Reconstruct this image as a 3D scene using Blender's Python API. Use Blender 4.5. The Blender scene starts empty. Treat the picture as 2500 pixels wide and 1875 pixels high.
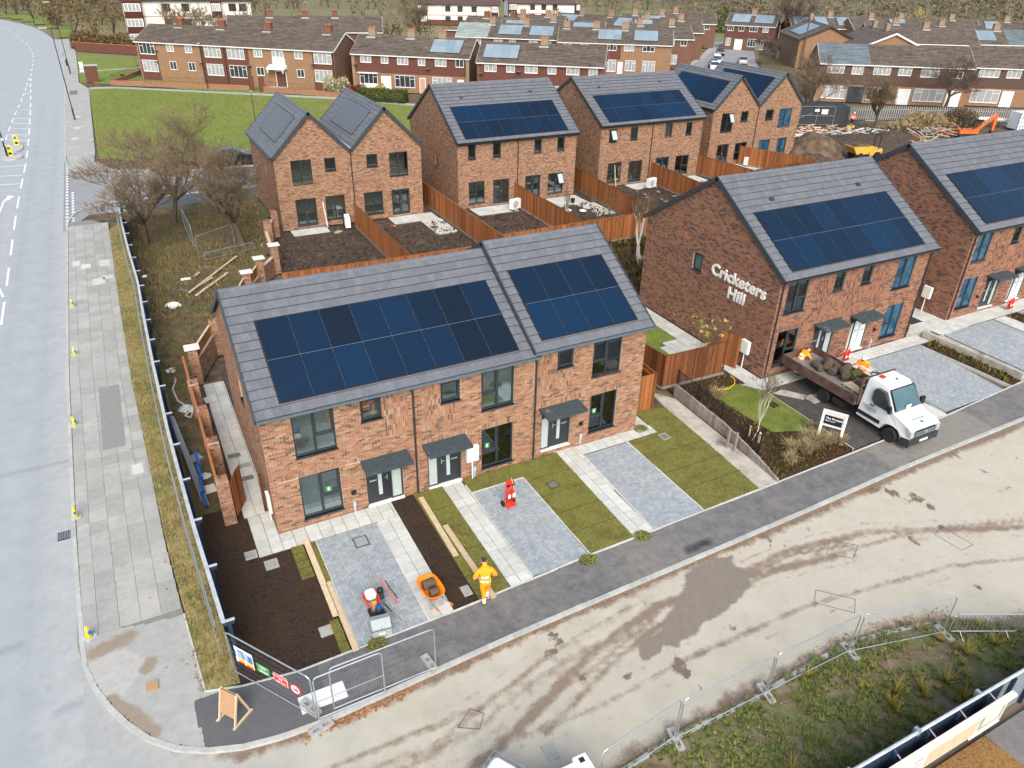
import bpy, math, random
import numpy as np
from mathutils import Vector, Matrix

# ------------------------------------------------------------------ camera, sky, sun, exposure
SC = bpy.context.scene
COL = SC.collection
R = math.radians
cam_d = bpy.data.cameras.new("camera"); cam = bpy.data.objects.new("camera", cam_d); COL.objects.link(cam)
SC.camera = cam
cam_d.sensor_width = 36.0; cam_d.lens = 1803.24 / 2500 * 36
cam_d.clip_start = 0.5; cam_d.clip_end = 3000
_rot = Matrix.Rotation(R(-27.986),4, 'Z') @ Matrix.Rotation(R(-30.281),4, 'X') @ Matrix.Rotation(R(-1.241),4, 'Y')
cam.matrix_world = Matrix.Translation((0,0,18.4)) @ _rot @ Matrix.Rotation(R(90),4, 'X')

world = bpy.data.worlds.new("World"); SC.world = world; world.use_nodes = True
wn = world.node_tree; wn.nodes.clear()
sky = wn.nodes.new('ShaderNodeTexSky'); sky.sky_type = 'NISHITA'; sky.sun_disc = False
SUN_EL, SUN_AZ = 42.0,200.0          # azimuth clockwise from +Y
sky.sun_elevation = R(SUN_EL); sky.sun_rotation = R(SUN_AZ)
sky.air_density = 1.0; sky.dust_density = 4.0; sky.ozone_density = 0.6
bg = wn.nodes.new('ShaderNodeBackground'); bg.inputs[1].default_value = 0.15
wo = wn.nodes.new('ShaderNodeOutputWorld')
_hs = wn.nodes.new('ShaderNodeMix'); _hs.data_type = 'RGBA'; _hs.blend_type = 'MULTIPLY'; _hs.inputs[0].default_value = 1.0; _hs.inputs[7].default_value = (.99,1.01,.975,1)   # overcast white balance
wn.links.new(sky.outputs[0], _hs.inputs[6]); wn.links.new(_hs.outputs[2], bg.inputs[0]); wn.links.new(bg.outputs[0], wo.inputs[0])
sd = bpy.data.lights.new("sun", 'SUN'); sd.energy = 1.1; sd.angle = R(45); sd.color = (1.0,0.98,0.94)
sun = bpy.data.objects.new("sun", sd); COL.objects.link(sun)
_az, _el = R(SUN_AZ), R(SUN_EL)
sun.rotation_euler = Vector((math.sin(_az) * math.cos(_el), math.cos(_az) * math.cos(_el), math.sin(_el))).to_track_quat('Z', 'Y').to_euler()
vs = SC.view_settings
vs.view_transform = 'Standard'; vs.look = 'None'; vs.gamma = 1.0; vs.use_curve_mapping = False
vs.exposure = 0.82
SC.cycles.max_bounces = 6; SC.cycles.transparent_max_bounces = 12

rnd = random.Random(11)
nr = np.random.RandomState(5)

# ------------------------------------------------------------------ materials
def ramp(nt, fac, cols, interp='LINEAR'):
    n = nt.nodes.new('ShaderNodeValToRGB'); cr = n.color_ramp; cr.interpolation = interp
    while len(cr.elements) < len(cols): cr.elements.new(0.5)
    for e,(p, c) in zip(cr.elements, cols): e.position = p; e.color = (*c,1)
    nt.links.new(fac, n.inputs[0]); return n.outputs[0]
def mixc(nt, fac, a, b, mode='MIX'):
    n = nt.nodes.new('ShaderNodeMix'); n.data_type = 'RGBA'; n.blend_type = mode; n.clamp_factor = True
    for sock, v in ((n.inputs[0], fac),(n.inputs[6], a),(n.inputs[7], b)):
        if isinstance(v,(int, float)): sock.default_value = v
        elif isinstance(v, tuple): sock.default_value = (*v,1)
        else: nt.links.new(v, sock)
    return n.outputs[2]
def math_(nt, op, a, b=0.0, c=None):
    n = nt.nodes.new('ShaderNodeMath'); n.operation = op
    for i, v in enumerate((a, b) if c is None else (a, b, c)):
        if isinstance(v,(int, float)): n.inputs[i].default_value = v
        else: nt.links.new(v, n.inputs[i])
    return n.outputs[0]
def noise(nt, vec, scale, detail=4.0, rough=0.6, dist=0.0):
    n = nt.nodes.new('ShaderNodeTexNoise'); n.inputs['Scale'].default_value = scale
    n.inputs['Detail'].default_value = detail; n.inputs['Roughness'].default_value = rough
    n.inputs['Distortion'].default_value = dist; nt.links.new(vec, n.inputs['Vector']); return n.outputs[0]
def pos(nt, scale=None):
    g = nt.nodes.new('ShaderNodeNewGeometry'); v = g.outputs['Position']
    if scale:
        m = nt.nodes.new('ShaderNodeMapping'); m.inputs['Scale'].default_value = scale; nt.links.new(v, m.inputs[0]); v = m.outputs[0]
    return v
def attr(nt, name='tone'):
    a = nt.nodes.new('ShaderNodeAttribute'); a.attribute_name = name; return a.outputs['Fac']
def newmat(name, rough=0.8, spec=0.3, metal=0.0):
    m = bpy.data.materials.new(name); m.use_nodes = True; nt = m.node_tree
    b = nt.nodes['Principled BSDF']; b.inputs['Roughness'].default_value = rough
    b.inputs['Specular IOR Level'].default_value = spec; b.inputs['Metallic'].default_value = metal
    return m, nt, b
def bump(nt, b, h, strength=0.4, dist=0.02):
    n = nt.nodes.new('ShaderNodeBump'); n.inputs['Strength'].default_value = strength; n.inputs['Distance'].default_value = dist
    nt.links.new(h, n.inputs['Height']); nt.links.new(n.outputs[0], b.inputs['Normal'])
M = {}
def surf(name, cols, scale=8.0, rough=0.85, spec=0.25, metal=0.0, tone=None, bmp=0.3, bdist=0.01, det=5.0, fine=0.0, stretch=None, big=None, nlo=0.3, nhi=0.7):
    """noise-driven colour ramp, optional multiply by the 'tone' attribute, second larger patch noise"""
    m, nt, b = newmat(name, rough, spec, metal)
    p = pos(nt, stretch)
    n1 = noise(nt, p, scale, det)
    mr = nt.nodes.new('ShaderNodeMapRange'); mr.inputs[1].default_value = nlo; mr.inputs[2].default_value = nhi; nt.links.new(n1, mr.inputs[0])
    k = len(cols) - 1
    c = ramp(nt, mr.outputs[0],[(i / max(k,1), q) for i, q in enumerate(cols)]) if k else None
    if c is None:
        c = mixc(nt,0.0, cols[0], cols[0])
    if big:
        c2, s2, lo, hi = big
        f = nt.nodes.new('ShaderNodeMapRange'); f.inputs[1].default_value = lo; f.inputs[2].default_value = hi
        nt.links.new(noise(nt, p, s2,5.0,0.65,0.3), f.inputs[0]); c = mixc(nt, f.outputs[0], c, c2)
    if tone:
        t = nt.nodes.new('ShaderNodeMapRange'); t.inputs[3].default_value = 1 - tone; t.inputs[4].default_value = 1 + tone
        nt.links.new(attr(nt), t.inputs[0])
        cb = nt.nodes.new('ShaderNodeCombineColor')
        for i in range(3): nt.links.new(t.outputs[0], cb.inputs[i])
        c = mixc(nt,1.0, c, cb.outputs[0], 'MULTIPLY')
    if fine:
        g = noise(nt, pos(nt),90.0,2.0)
        t = nt.nodes.new('ShaderNodeMapRange'); t.inputs[1].default_value = .3; t.inputs[2].default_value = .7; t.inputs[3].default_value = 1 - fine; t.inputs[4].default_value = 1 + fine
        nt.links.new(g, t.inputs[0]); cb = nt.nodes.new('ShaderNodeCombineColor')
        for i in range(3): nt.links.new(t.outputs[0], cb.inputs[i])
        c = mixc(nt,1.0, c, cb.outputs[0], 'MULTIPLY')
    nt.links.new(c, b.inputs['Base Color'])
    if bmp: bump(nt, b, n1, bmp, bdist)
    M[name] = m; return m
def palette(name, cols, rough=0.85, grain=0.12, spec=0.2, interp='CONSTANT'):
    """colour picked by the face attribute tone (0..1)"""
    m, nt, b = newmat(name, rough, spec)
    n = len(cols)
    if name[:5] == 'brick': cols = [tuple(v * .97 + sum(c_) / 3 * .03 for v in c_) for c_ in cols]
    c = ramp(nt, attr(nt),[(i / n, q) for i, q in enumerate(cols)], interp)
    t = nt.nodes.new('ShaderNodeMapRange'); t.inputs[1].default_value = .3; t.inputs[2].default_value = .7; t.inputs[3].default_value = 1 - grain; t.inputs[4].default_value = 1 + grain
    nt.links.new(noise(nt, pos(nt),14.0,5.0), t.inputs[0]); cb = nt.nodes.new('ShaderNodeCombineColor')
    for i in range(3): nt.links.new(t.outputs[0], cb.inputs[i])
    c = mixc(nt,1.0, c, cb.outputs[0], 'MULTIPLY')
    nt.links.new(c, b.inputs['Base Color']); M[name] = m; return m

palette('brick_light',[(.32,.18,.118),(.29,.148,.092),(.34,.21,.145),(.26,.125,.078),(.31,.17,.108),(.36,.24,.17),(.30,.155,.10),
                        (.33,.19,.12),(.27,.125,.072),(.135,.085,.062),(.31,.165,.10),(.19,.115,.08),(.30,.15,.088)])
palette('brick_warm',[(.29,.145,.092),(.25,.115,.072),(.32,.17,.11),(.23,.105,.068),(.28,.135,.085),(.105,.066,.06),(.27,.125,.08),
                        (.30,.155,.10),(.14,.085,.072),(.25,.12,.076),(.10,.063,.06),(.28,.14,.09),(.24,.11,.07)])
palette('brick_buff',[(.34,.20,.125),(.30,.155,.09),(.36,.22,.14),(.27,.13,.075),(.32,.175,.105),(.37,.24,.16),(.17,.105,.08),
                        (.31,.165,.10),(.28,.135,.08),(.14,.09,.07),(.33,.19,.12),(.29,.145,.085),(.19,.115,.085)])
surf('mortar_light',[(.46,.36,.27),(.54,.43,.33)],20,.95, tone=None)
surf('mortar_warm',[(.36,.26,.20),(.43,.32,.26)],20,.95)
surf('mortar_buff',[(.34,.26,.19),(.42,.33,.25)],20,.95)
surf('roof_tile',[(.112,.121,.141),(.145,.154,.178)],6,.8, tone=.10, fine=.12, bmp=.15)
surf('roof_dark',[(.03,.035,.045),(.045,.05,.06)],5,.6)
surf('verge_trim',[(.03,.04,.05),(.05,.065,.08)],5,.5, spec=.4)
surf('gutter_black',[(.018,.024,.03),(.03,.037,.045)],5,.35, spec=.5)
surf('gutter_steel',[(.10,.14,.18),(.14,.19,.24)],5,.45, spec=.5)
surf('frame_grey',[(.022,.028,.036),(.032,.04,.05)],5,.4, spec=.5)
surf('frame_white',[(.72,.73,.74),(.8,.8,.8)],3,.4)
surf('door_dark',[(.018,.022,.03),(.028,.033,.042)],4,.35, spec=.5)
surf('door_white',[(.62,.66,.70),(.72,.75,.78)],4,.4)
surf('white_paint',[(.72,.72,.70),(.82,.82,.80)],6,.45)
surf('plaster',[(.72,.71,.68),(.80,.79,.76)],2,.9)
surf('room_floor',[(.34,.29,.24),(.46,.42,.37)],1.5,.8)
surf('steel',[(.42,.46,.50),(.55,.60,.64)],30,.38, spec=.5, metal=.7)
surf('steel_dull',[(.26,.29,.32),(.34,.37,.40)],30,.5, metal=.4)
surf('panel_line',[(.10,.135,.17),(.14,.18,.22)],5,.5)
surf('lead',[(.30,.33,.36),(.40,.43,.46)],20,.5)
surf('timber_orange',[(.19,.065,.022),(.29,.11,.04),(.24,.085,.028)],5,.8, tone=.42, stretch=(6,6,.6), bmp=.3)
surf('timber_red',[(.11,.04,.018),(.19,.07,.028)],5,.75, tone=.45, stretch=(6,6,.6))
surf('timber_pale',[(.50,.38,.25),(.62,.50,.34)],6,.85, tone=.12, stretch=(1,1,1))
surf('timber_old',[(.20,.17,.15),(.32,.28,.25)],7,.9, tone=.2)
surf('ply',[(.36,.22,.12),(.44,.28,.16)],8,.8)
surf('soil_dark',[(.020,.014,.011),(.042,.028,.020),(.060,.038,.026)],9,1.0, bmp=.9, bdist=.05, fine=.3, big=((.055,.032,.020),.9,.45,.7))
surf('soil_brown',[(.028,.020,.016),(.07,.050,.038),(.13,.095,.072)],4.5,1.0, bmp=1.0, bdist=.12, fine=.4, big=((.15,.11,.08),.8,.58,.75))
surf('soil_site',[(.05,.036,.026),(.11,.08,.055),(.17,.13,.09)],1.2,1.0, bmp=1.0, bdist=.15, big=((.22,.17,.11),.12,.55,.7))
surf('sand_pale',[(.42,.33,.20),(.55,.44,.28)],2,1.0, bmp=.4)
surf('slab_cream',[(.46,.47,.45),(.56,.57,.545)],5,.85, tone=.10, bmp=.08, fine=.05, big=((.38,.37,.33),1.1,.55,.8))
surf('slab_grey',[(.305,.31,.295),(.365,.37,.352)],4,.9, tone=.10, bmp=.1, fine=.12, big=((.42,.41,.385),.6,.5,.75))
surf('slab_dark',[(.15,.145,.145),(.20,.19,.19)],6,.9, tone=.1)
surf('joint_sand',[(.19,.19,.17),(.26,.255,.235)],12,1.0)
surf('joint_grey',[(.085,.09,.095),(.12,.125,.13)],12,1.0)
surf('block_grey',[(.27,.305,.335),(.33,.365,.395)],6,.85, tone=.13, bmp=.1, fine=.14, big=((.38,.39,.39),.9,.5,.75))
surf('kerb_concrete',[(.34,.35,.34),(.46,.47,.45)],4,.9, tone=.08, fine=.08)
surf('concrete',[(.30,.30,.29),(.42,.42,.40)],6,.9, tone=.1, fine=.1)
surf('asphalt_new',[(.08,.082,.09),(.125,.126,.135)],2.2,.9, tone=None, bmp=.2, fine=.22, big=((.20,.19,.175),.55,.5,.78))
surf('asphalt_drive',[(.055,.050,.050),(.085,.078,.075)],3,.9, bmp=.2, fine=.2, big=((.13,.12,.105),.7,.55,.75))
surf('road_far',[(.23,.235,.25),(.29,.295,.305)],.8,.9, bmp=.1)
surf('road_paint',[(.62,.64,.66),(.74,.75,.76)],6,.7, fine=.08)
surf('turf',[(.105,.112,.026),(.17,.172,.042),(.23,.215,.065)],14,1.0, bmp=.9, bdist=.04, fine=.3, big=((.11,.088,.03),1.3,.48,.72))
surf('lawn',[(.095,.142,.024),(.145,.195,.038),(.195,.228,.055)],1.6,1.0, bmp=.7, bdist=.04, fine=.22, big=((.22,.215,.065),.25,.5,.75))
surf('verge_dry',[(.16,.15,.05),(.26,.215,.09),(.34,.27,.145)],2.5,1.0, bmp=.8, bdist=.05, fine=.25, big=((.10,.13,.03),.5,.5,.7))
surf('weeds_ground',[(.10,.085,.05),(.17,.14,.085),(.26,.20,.15)],2.2,1.0, bmp=1.0, bdist=.08, fine=.25, big=((.10,.14,.035),.7,.45,.7))
surf('rough_grass',[(.06,.052,.028),(.12,.092,.05),(.18,.13,.085)],1.6,1.0, bmp=1.0, bdist=.08, fine=.3, big=((.085,.105,.03),.45,.48,.66))
surf('mulch',[(.022,.012,.009),(.06,.03,.018),(.095,.05,.028)],11,1.0, bmp=1.0, bdist=.05, fine=.4)
surf('bark_strip',[(.16,.085,.035),(.27,.145,.05),(.25,.18,.09)],14,1.0, bmp=1.0, bdist=.04, fine=.35)
surf('field',[(.15,.14,.07),(.22,.20,.11)],.02,1.0, bmp=0, big=((.12,.14,.05),.01,.5,.7))
surf('hivis',[(.95,.30,.012),(1.0,.36,.02)],9,.7)
surf('hivis_red',[(.85,.14,.02),(.92,.18,.03)],9,.7)
surf('reflective',[(.78,.80,.80),(.86,.88,.88)],9,.4)
surf('skin',[(.50,.28,.20),(.55,.32,.23)],9,.6)
surf('hair_dark',[(.02,.018,.02),(.05,.045,.05)],30,.6)
surf('boot',[(.05,.035,.025),(.09,.06,.04)],9,.8)
surf('helmet_white',[(.75,.75,.76),(.8,.8,.8)],9,.3)
surf('rubber',[(.018,.018,.020),(.03,.03,.032)],9,.8)
surf('truck_white',[(.70,.73,.76),(.76,.79,.81)],2,.25, spec=.6)
surf('rust_bed',[(.055,.032,.026),(.11,.065,.05),(.16,.10,.08)],2.5,.8, fine=.2)
surf('bed_floor',[(.15,.135,.135),(.23,.21,.205)],1.5,.8, fine=.15)
surf('plastic_black',[(.015,.017,.02),(.025,.028,.032)],9,.5)
surf('headlight',[(.30,.34,.36),(.45,.48,.5)],9,.15, spec=.8)
surf('orange_plastic',[(.95,.22,.008),(1.0,.28,.012)],5,.45)
surf('red_paint',[(.62,.035,.02),(.72,.06,.03)],5,.4)
surf('red_equipment',[(.55,.03,.02),(.70,.05,.03)],5,.45)
surf('blue_paint',[(.012,.06,.26),(.02,.10,.36)],5,.4)
surf('yellow_plastic',[(.85,.55,.02),(.9,.62,.03)],5,.45)
surf('turf_roll',[(.075,.055,.042),(.13,.10,.08)],9,1.0, bmp=1.0, bdist=.03, fine=.25)
surf('turf_side',[(.05,.055,.015),(.10,.10,.03)],12,1.0, bmp=1.0, bdist=.03, fine=.3)
surf('hoarding_navy',[(.012,.026,.055),(.022,.042,.085)],2,.55, spec=.4)
surf('hoarding_cap',[(.34,.38,.42),(.50,.53,.56)],3,.6, fine=.1)
surf('hoarding_grey',[(.16,.20,.25),(.22,.27,.33)],2,.5, fine=.1)
surf('red_cladding',[(.10,.042,.034),(.145,.058,.045)],4,.8, bmp=.3, bdist=.03)
surf('render_white',[(.66,.655,.62),(.76,.75,.71)],.6,.85)
surf('pink_trim',[(.45,.27,.22),(.5,.3,.25)],3,.8)
surf('cladding_maroon',[(.05,.016,.014),(.08,.024,.02)],4,.7)
surf('old_roof',[(.085,.070,.062),(.13,.108,.094),(.16,.13,.10)],1.6,.9, tone=.2, fine=.1, big=((.16,.13,.085),.4,.6,.8))
surf('old_roof_blue',[(.12,.155,.185),(.18,.215,.245)],1.6,.8, tone=.2)
surf('old_roof_green',[(.26,.31,.31),(.34,.38,.37)],1.6,.8, tone=.15)
surf('bark',[(.075,.055,.04),(.15,.12,.085)],9,.95, bmp=.6)
surf('twig',[(.12,.09,.06),(.21,.16,.105)],3,.95, tone=.35)
surf('twig_dark',[(.09,.065,.055),(.15,.11,.085)],3,.95, tone=.35)
surf('birch_bark',[(.50,.47,.43),(.68,.66,.62)],14,.8)
surf('leaf_litter',[(.26,.115,.05),(.42,.22,.09)],5,.9, tone=.45, bmp=0)
surf('rubble',[(.25,.22,.19),(.42,.38,.33)],8,.95, tone=.4)
surf('plastic_white',[(.65,.67,.69),(.80,.82,.83)],9,.5, tone=.12)
surf('plastic_sheet',[(.45,.50,.54),(.62,.66,.68)],9,.35, tone=.3)
surf('pipe_red',[(.42,.11,.07),(.52,.16,.10)],5,.6, tone=.2)
surf('palisade',[(.28,.31,.34),(.38,.41,.43)],9,.5, metal=.4)
surf('rail_green',[(.03,.05,.03),(.05,.07,.045)],9,.6)
surf('old_brick_wall',[(.14,.065,.045),(.21,.10,.065)],3,.9, bmp=.3)
surf('car_black',[(.012,.013,.016),(.02,.021,.024)],2,.25, spec=.6)
surf('car_silver',[(.42,.45,.48),(.48,.51,.54)],2,.3, metal=.5)
surf('car_blue',[(.02,.06,.16),(.03,.08,.2)],2,.25, spec=.6)
surf('car_white',[(.68,.70,.72),(.74,.76,.78)],2,.3, spec=.6)
surf('excavator_orange',[(.55,.12,.03),(.64,.15,.04)],3,.45)
surf('skip_yellow',[(.60,.33,.04),(.68,.40,.07)],3,.5)
surf('light_red',[(.7,.02,.02),(.8,.03,.03)],3,.3)
surf('sign_green',[(.08,.27,.10),(.10,.32,.13)],3,.5)
surf('sign_red',[(.68,.035,.03),(.74,.05,.04)],3,.5)
surf('sign_blue',[(.02,.16,.48),(.03,.20,.55)],3,.5)
surf('sign_yellow',[(.85,.60,.12),(.9,.66,.16)],3,.5)
surf('sign_white',[(.78,.80,.81),(.84,.85,.86)],3,.5)
surf('sign_navy',[(.010,.014,.035),(.014,.02,.045)],3,.5)
surf('sign_pink',[(.62,.53,.53),(.68,.58,.58)],3,.5)
surf('sign_cream',[(.62,.60,.54),(.70,.68,.62)],2,.6)
surf('map_tan',[(.50,.38,.25),(.62,.50,.36),(.42,.36,.30)],5,.6)
surf('map_blue',[(.50,.58,.62),(.62,.70,.73)],2,.6)
surf('map_green',[(.22,.30,.22),(.38,.42,.38)],5,.6)
surf('black_print',[(.012,.013,.016),(.016,.017,.02)],3,.5)
palette('foliage_autumn',[(.13,.10,.055),(.17,.125,.065),(.11,.10,.05),(.20,.13,.055),(.10,.09,.045),(.14,.11,.075),(.24,.155,.055),(.12,.09,.06)],1.0,.25,.05, 'LINEAR')
palette('foliage_wood',[(.15,.13,.10),(.19,.16,.115),(.13,.12,.08),(.22,.17,.11),(.11,.12,.07),(.17,.145,.12),(.23,.19,.11),(.15,.12,.105)],1.0,.25,.05, 'LINEAR')
palette('foliage_green',[(.030,.045,.014),(.050,.070,.020),(.040,.055,.018),(.070,.090,.028)],1.0,.2,.1, 'LINEAR')
palette('foliage_weed',[(.075,.12,.035),(.12,.165,.045),(.17,.20,.05),(.24,.235,.07),(.09,.13,.065),(.30,.25,.09),(.13,.17,.05)],1.0,.2,.1, 'LINEAR')
palette('foliage_dry',[(.30,.23,.13),(.38,.30,.18),(.22,.17,.09),(.33,.27,.15)],1.0,.2,.1, 'LINEAR')
palette('foliage_turf',[(.12,.14,.03),(.18,.195,.045),(.23,.22,.065),(.16,.14,.045)],1.0,.2,.1, 'LINEAR')
palette('foliage_verge',[(.20,.18,.06),(.29,.235,.11),(.13,.16,.04),(.35,.28,.14),(.24,.20,.08)],1.0,.2,.1, 'LINEAR')
palette('foliage_shrub',[(.09,.03,.015),(.05,.06,.02),(.16,.13,.03),(.04,.05,.02),(.10,.05,.03)],1.0,.2,.1, 'LINEAR')
palette('foliage_red',[(.22,.02,.02),(.30,.04,.02),(.12,.02,.015)],1.0,.2,.1, 'LINEAR')
palette('foliage_yellow',[(.30,.25,.04),(.24,.22,.05),(.34,.28,.08)],1.0,.2,.1, 'LINEAR')
palette('foliage_cream',[(.34,.32,.20),(.26,.26,.13),(.40,.37,.25)],1.0,.2,.1, 'LINEAR')

def glass(name, tint, tr, edge=.10):
    m = bpy.data.materials.new(name); m.use_nodes = True; nt = m.node_tree; nt.nodes.clear()
    o = nt.nodes.new('ShaderNodeOutputMaterial'); t = nt.nodes.new('ShaderNodeBsdfTransparent'); t.inputs[0].default_value = (*tint,1)
    g = nt.nodes.new('ShaderNodeBsdfGlossy'); g.inputs['Roughness'].default_value = .03; g.inputs[0].default_value = (.85,.95,1,1)
    f = nt.nodes.new('ShaderNodeFresnel'); f.inputs[0].default_value = 1.52
    s = math_(nt, 'MULTIPLY_ADD', f.outputs[0], tr, edge)
    mx = nt.nodes.new('ShaderNodeMixShader'); nt.links.new(s, mx.inputs[0]); nt.links.new(t.outputs[0], mx.inputs[1]); nt.links.new(g.outputs[0], mx.inputs[2]); nt.links.new(mx.outputs[0], o.inputs[0])
    M[name] = m
glass('glass',(.88,.95,.94),1.0,.09)
surf('glass_blue',[(.008,.025,.06),(.018,.085,.17),(.07,.15,.20)],1.6,.12, spec=.6, bmp=0)
surf('glass_frosted',[(.38,.46,.46),(.44,.52,.52)],2,.25, spec=.7, bmp=0)
surf('glass_dark',[(.025,.032,.04),(.05,.06,.07)],.8,.08, spec=.8, bmp=0)
surf('glass_curtain',[(.22,.24,.26),(.36,.38,.40),(.14,.15,.17)],4,.15, spec=.7, bmp=0, stretch=(4,4,.3))
surf('glass_tint',[(.05,.10,.12),(.09,.16,.18)],1.5,.08, spec=.8, bmp=0)

def solar_mat(name, dark, light, spec, rough):
    m, nt, b = newmat(name, rough, spec)
    t = nt.nodes.new('ShaderNodeTexCoord'); n1 = noise(nt, t.outputs['Object'],1.2,3.0)
    c = ramp(nt, attr(nt),[(0.0, dark),(1.0, light)])
    # fine cell grid drawn from object coordinates
    sp = nt.nodes.new('ShaderNodeSeparateXYZ'); nt.links.new(t.outputs['Object'], sp.inputs[0])
    gx = math_(nt, 'PINGPONG', sp.outputs[0],.05); gy = math_(nt, 'PINGPONG', sp.outputs[1],.08)
    l = math_(nt, 'LESS_THAN', math_(nt, 'MINIMUM', gx, gy),.0035)
    c = mixc(nt, math_(nt, 'MULTIPLY', l,.35), c,(.05,.07,.10))
    c = mixc(nt, math_(nt, 'MULTIPLY', n1,.4), c, dark)
    nt.links.new(c, b.inputs['Base Color']); M[name] = m
solar_mat('solar_dark',(.004,.010,.022),(.003,.024,.068),.30,.3)
solar_mat('solar_old',(.17,.23,.28),(.26,.33,.38),.5,.35)

def brick_far(name, c1, c2, mortar):
    m, nt, b = newmat(name,.9,.2)
    uv = nt.nodes.new('ShaderNodeUVMap'); uv.uv_map = 'UVMap'
    t = nt.nodes.new('ShaderNodeTexBrick'); nt.links.new(uv.outputs[0], t.inputs['Vector'])
    t.inputs['Scale'].default_value = 1.0; t.inputs['Brick Width'].default_value = .225; t.inputs['Row Height'].default_value = .075
    t.inputs['Mortar Size'].default_value = .010; t.inputs['Color1'].default_value = (*c1,1); t.inputs['Color2'].default_value = (*c2,1); t.inputs['Mortar'].default_value = (*mortar,1)
    n = noise(nt, pos(nt),1.3,6.0,.7); c = mixc(nt, math_(nt, 'MULTIPLY', n,.5), t.outputs[0], tuple(x * .55 for x in c2))
    nt.links.new(c, b.inputs['Base Color']); M[name] = m
brick_far('far_orange',(.35,.19,.105),(.24,.125,.07),(.32,.25,.18))
brick_far('far_brown',(.20,.095,.06),(.125,.06,.042),(.20,.15,.12))
brick_far('far_red',(.17,.06,.042),(.11,.042,.032),(.16,.10,.08))

# ------------------------------------------------------------------ mesh building
def obj(name, data, parent=None,**kw):
    o = bpy.data.objects.new(name, data); COL.objects.link(o)
    if parent is not None: o.parent = parent
    for k, v in kw.items(): o[k] = v
    return o
def thing(name, label, cat, loc=(0,0,0), rz=0.0, group=None):
    o = obj(name, None); o.location = loc; o.rotation_euler = (0,0, rz)
    o['label'] = label; o['category'] = cat
    if group: o['group'] = group
    return o
def struct(o): o['kind'] = 'structure'; return o

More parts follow.
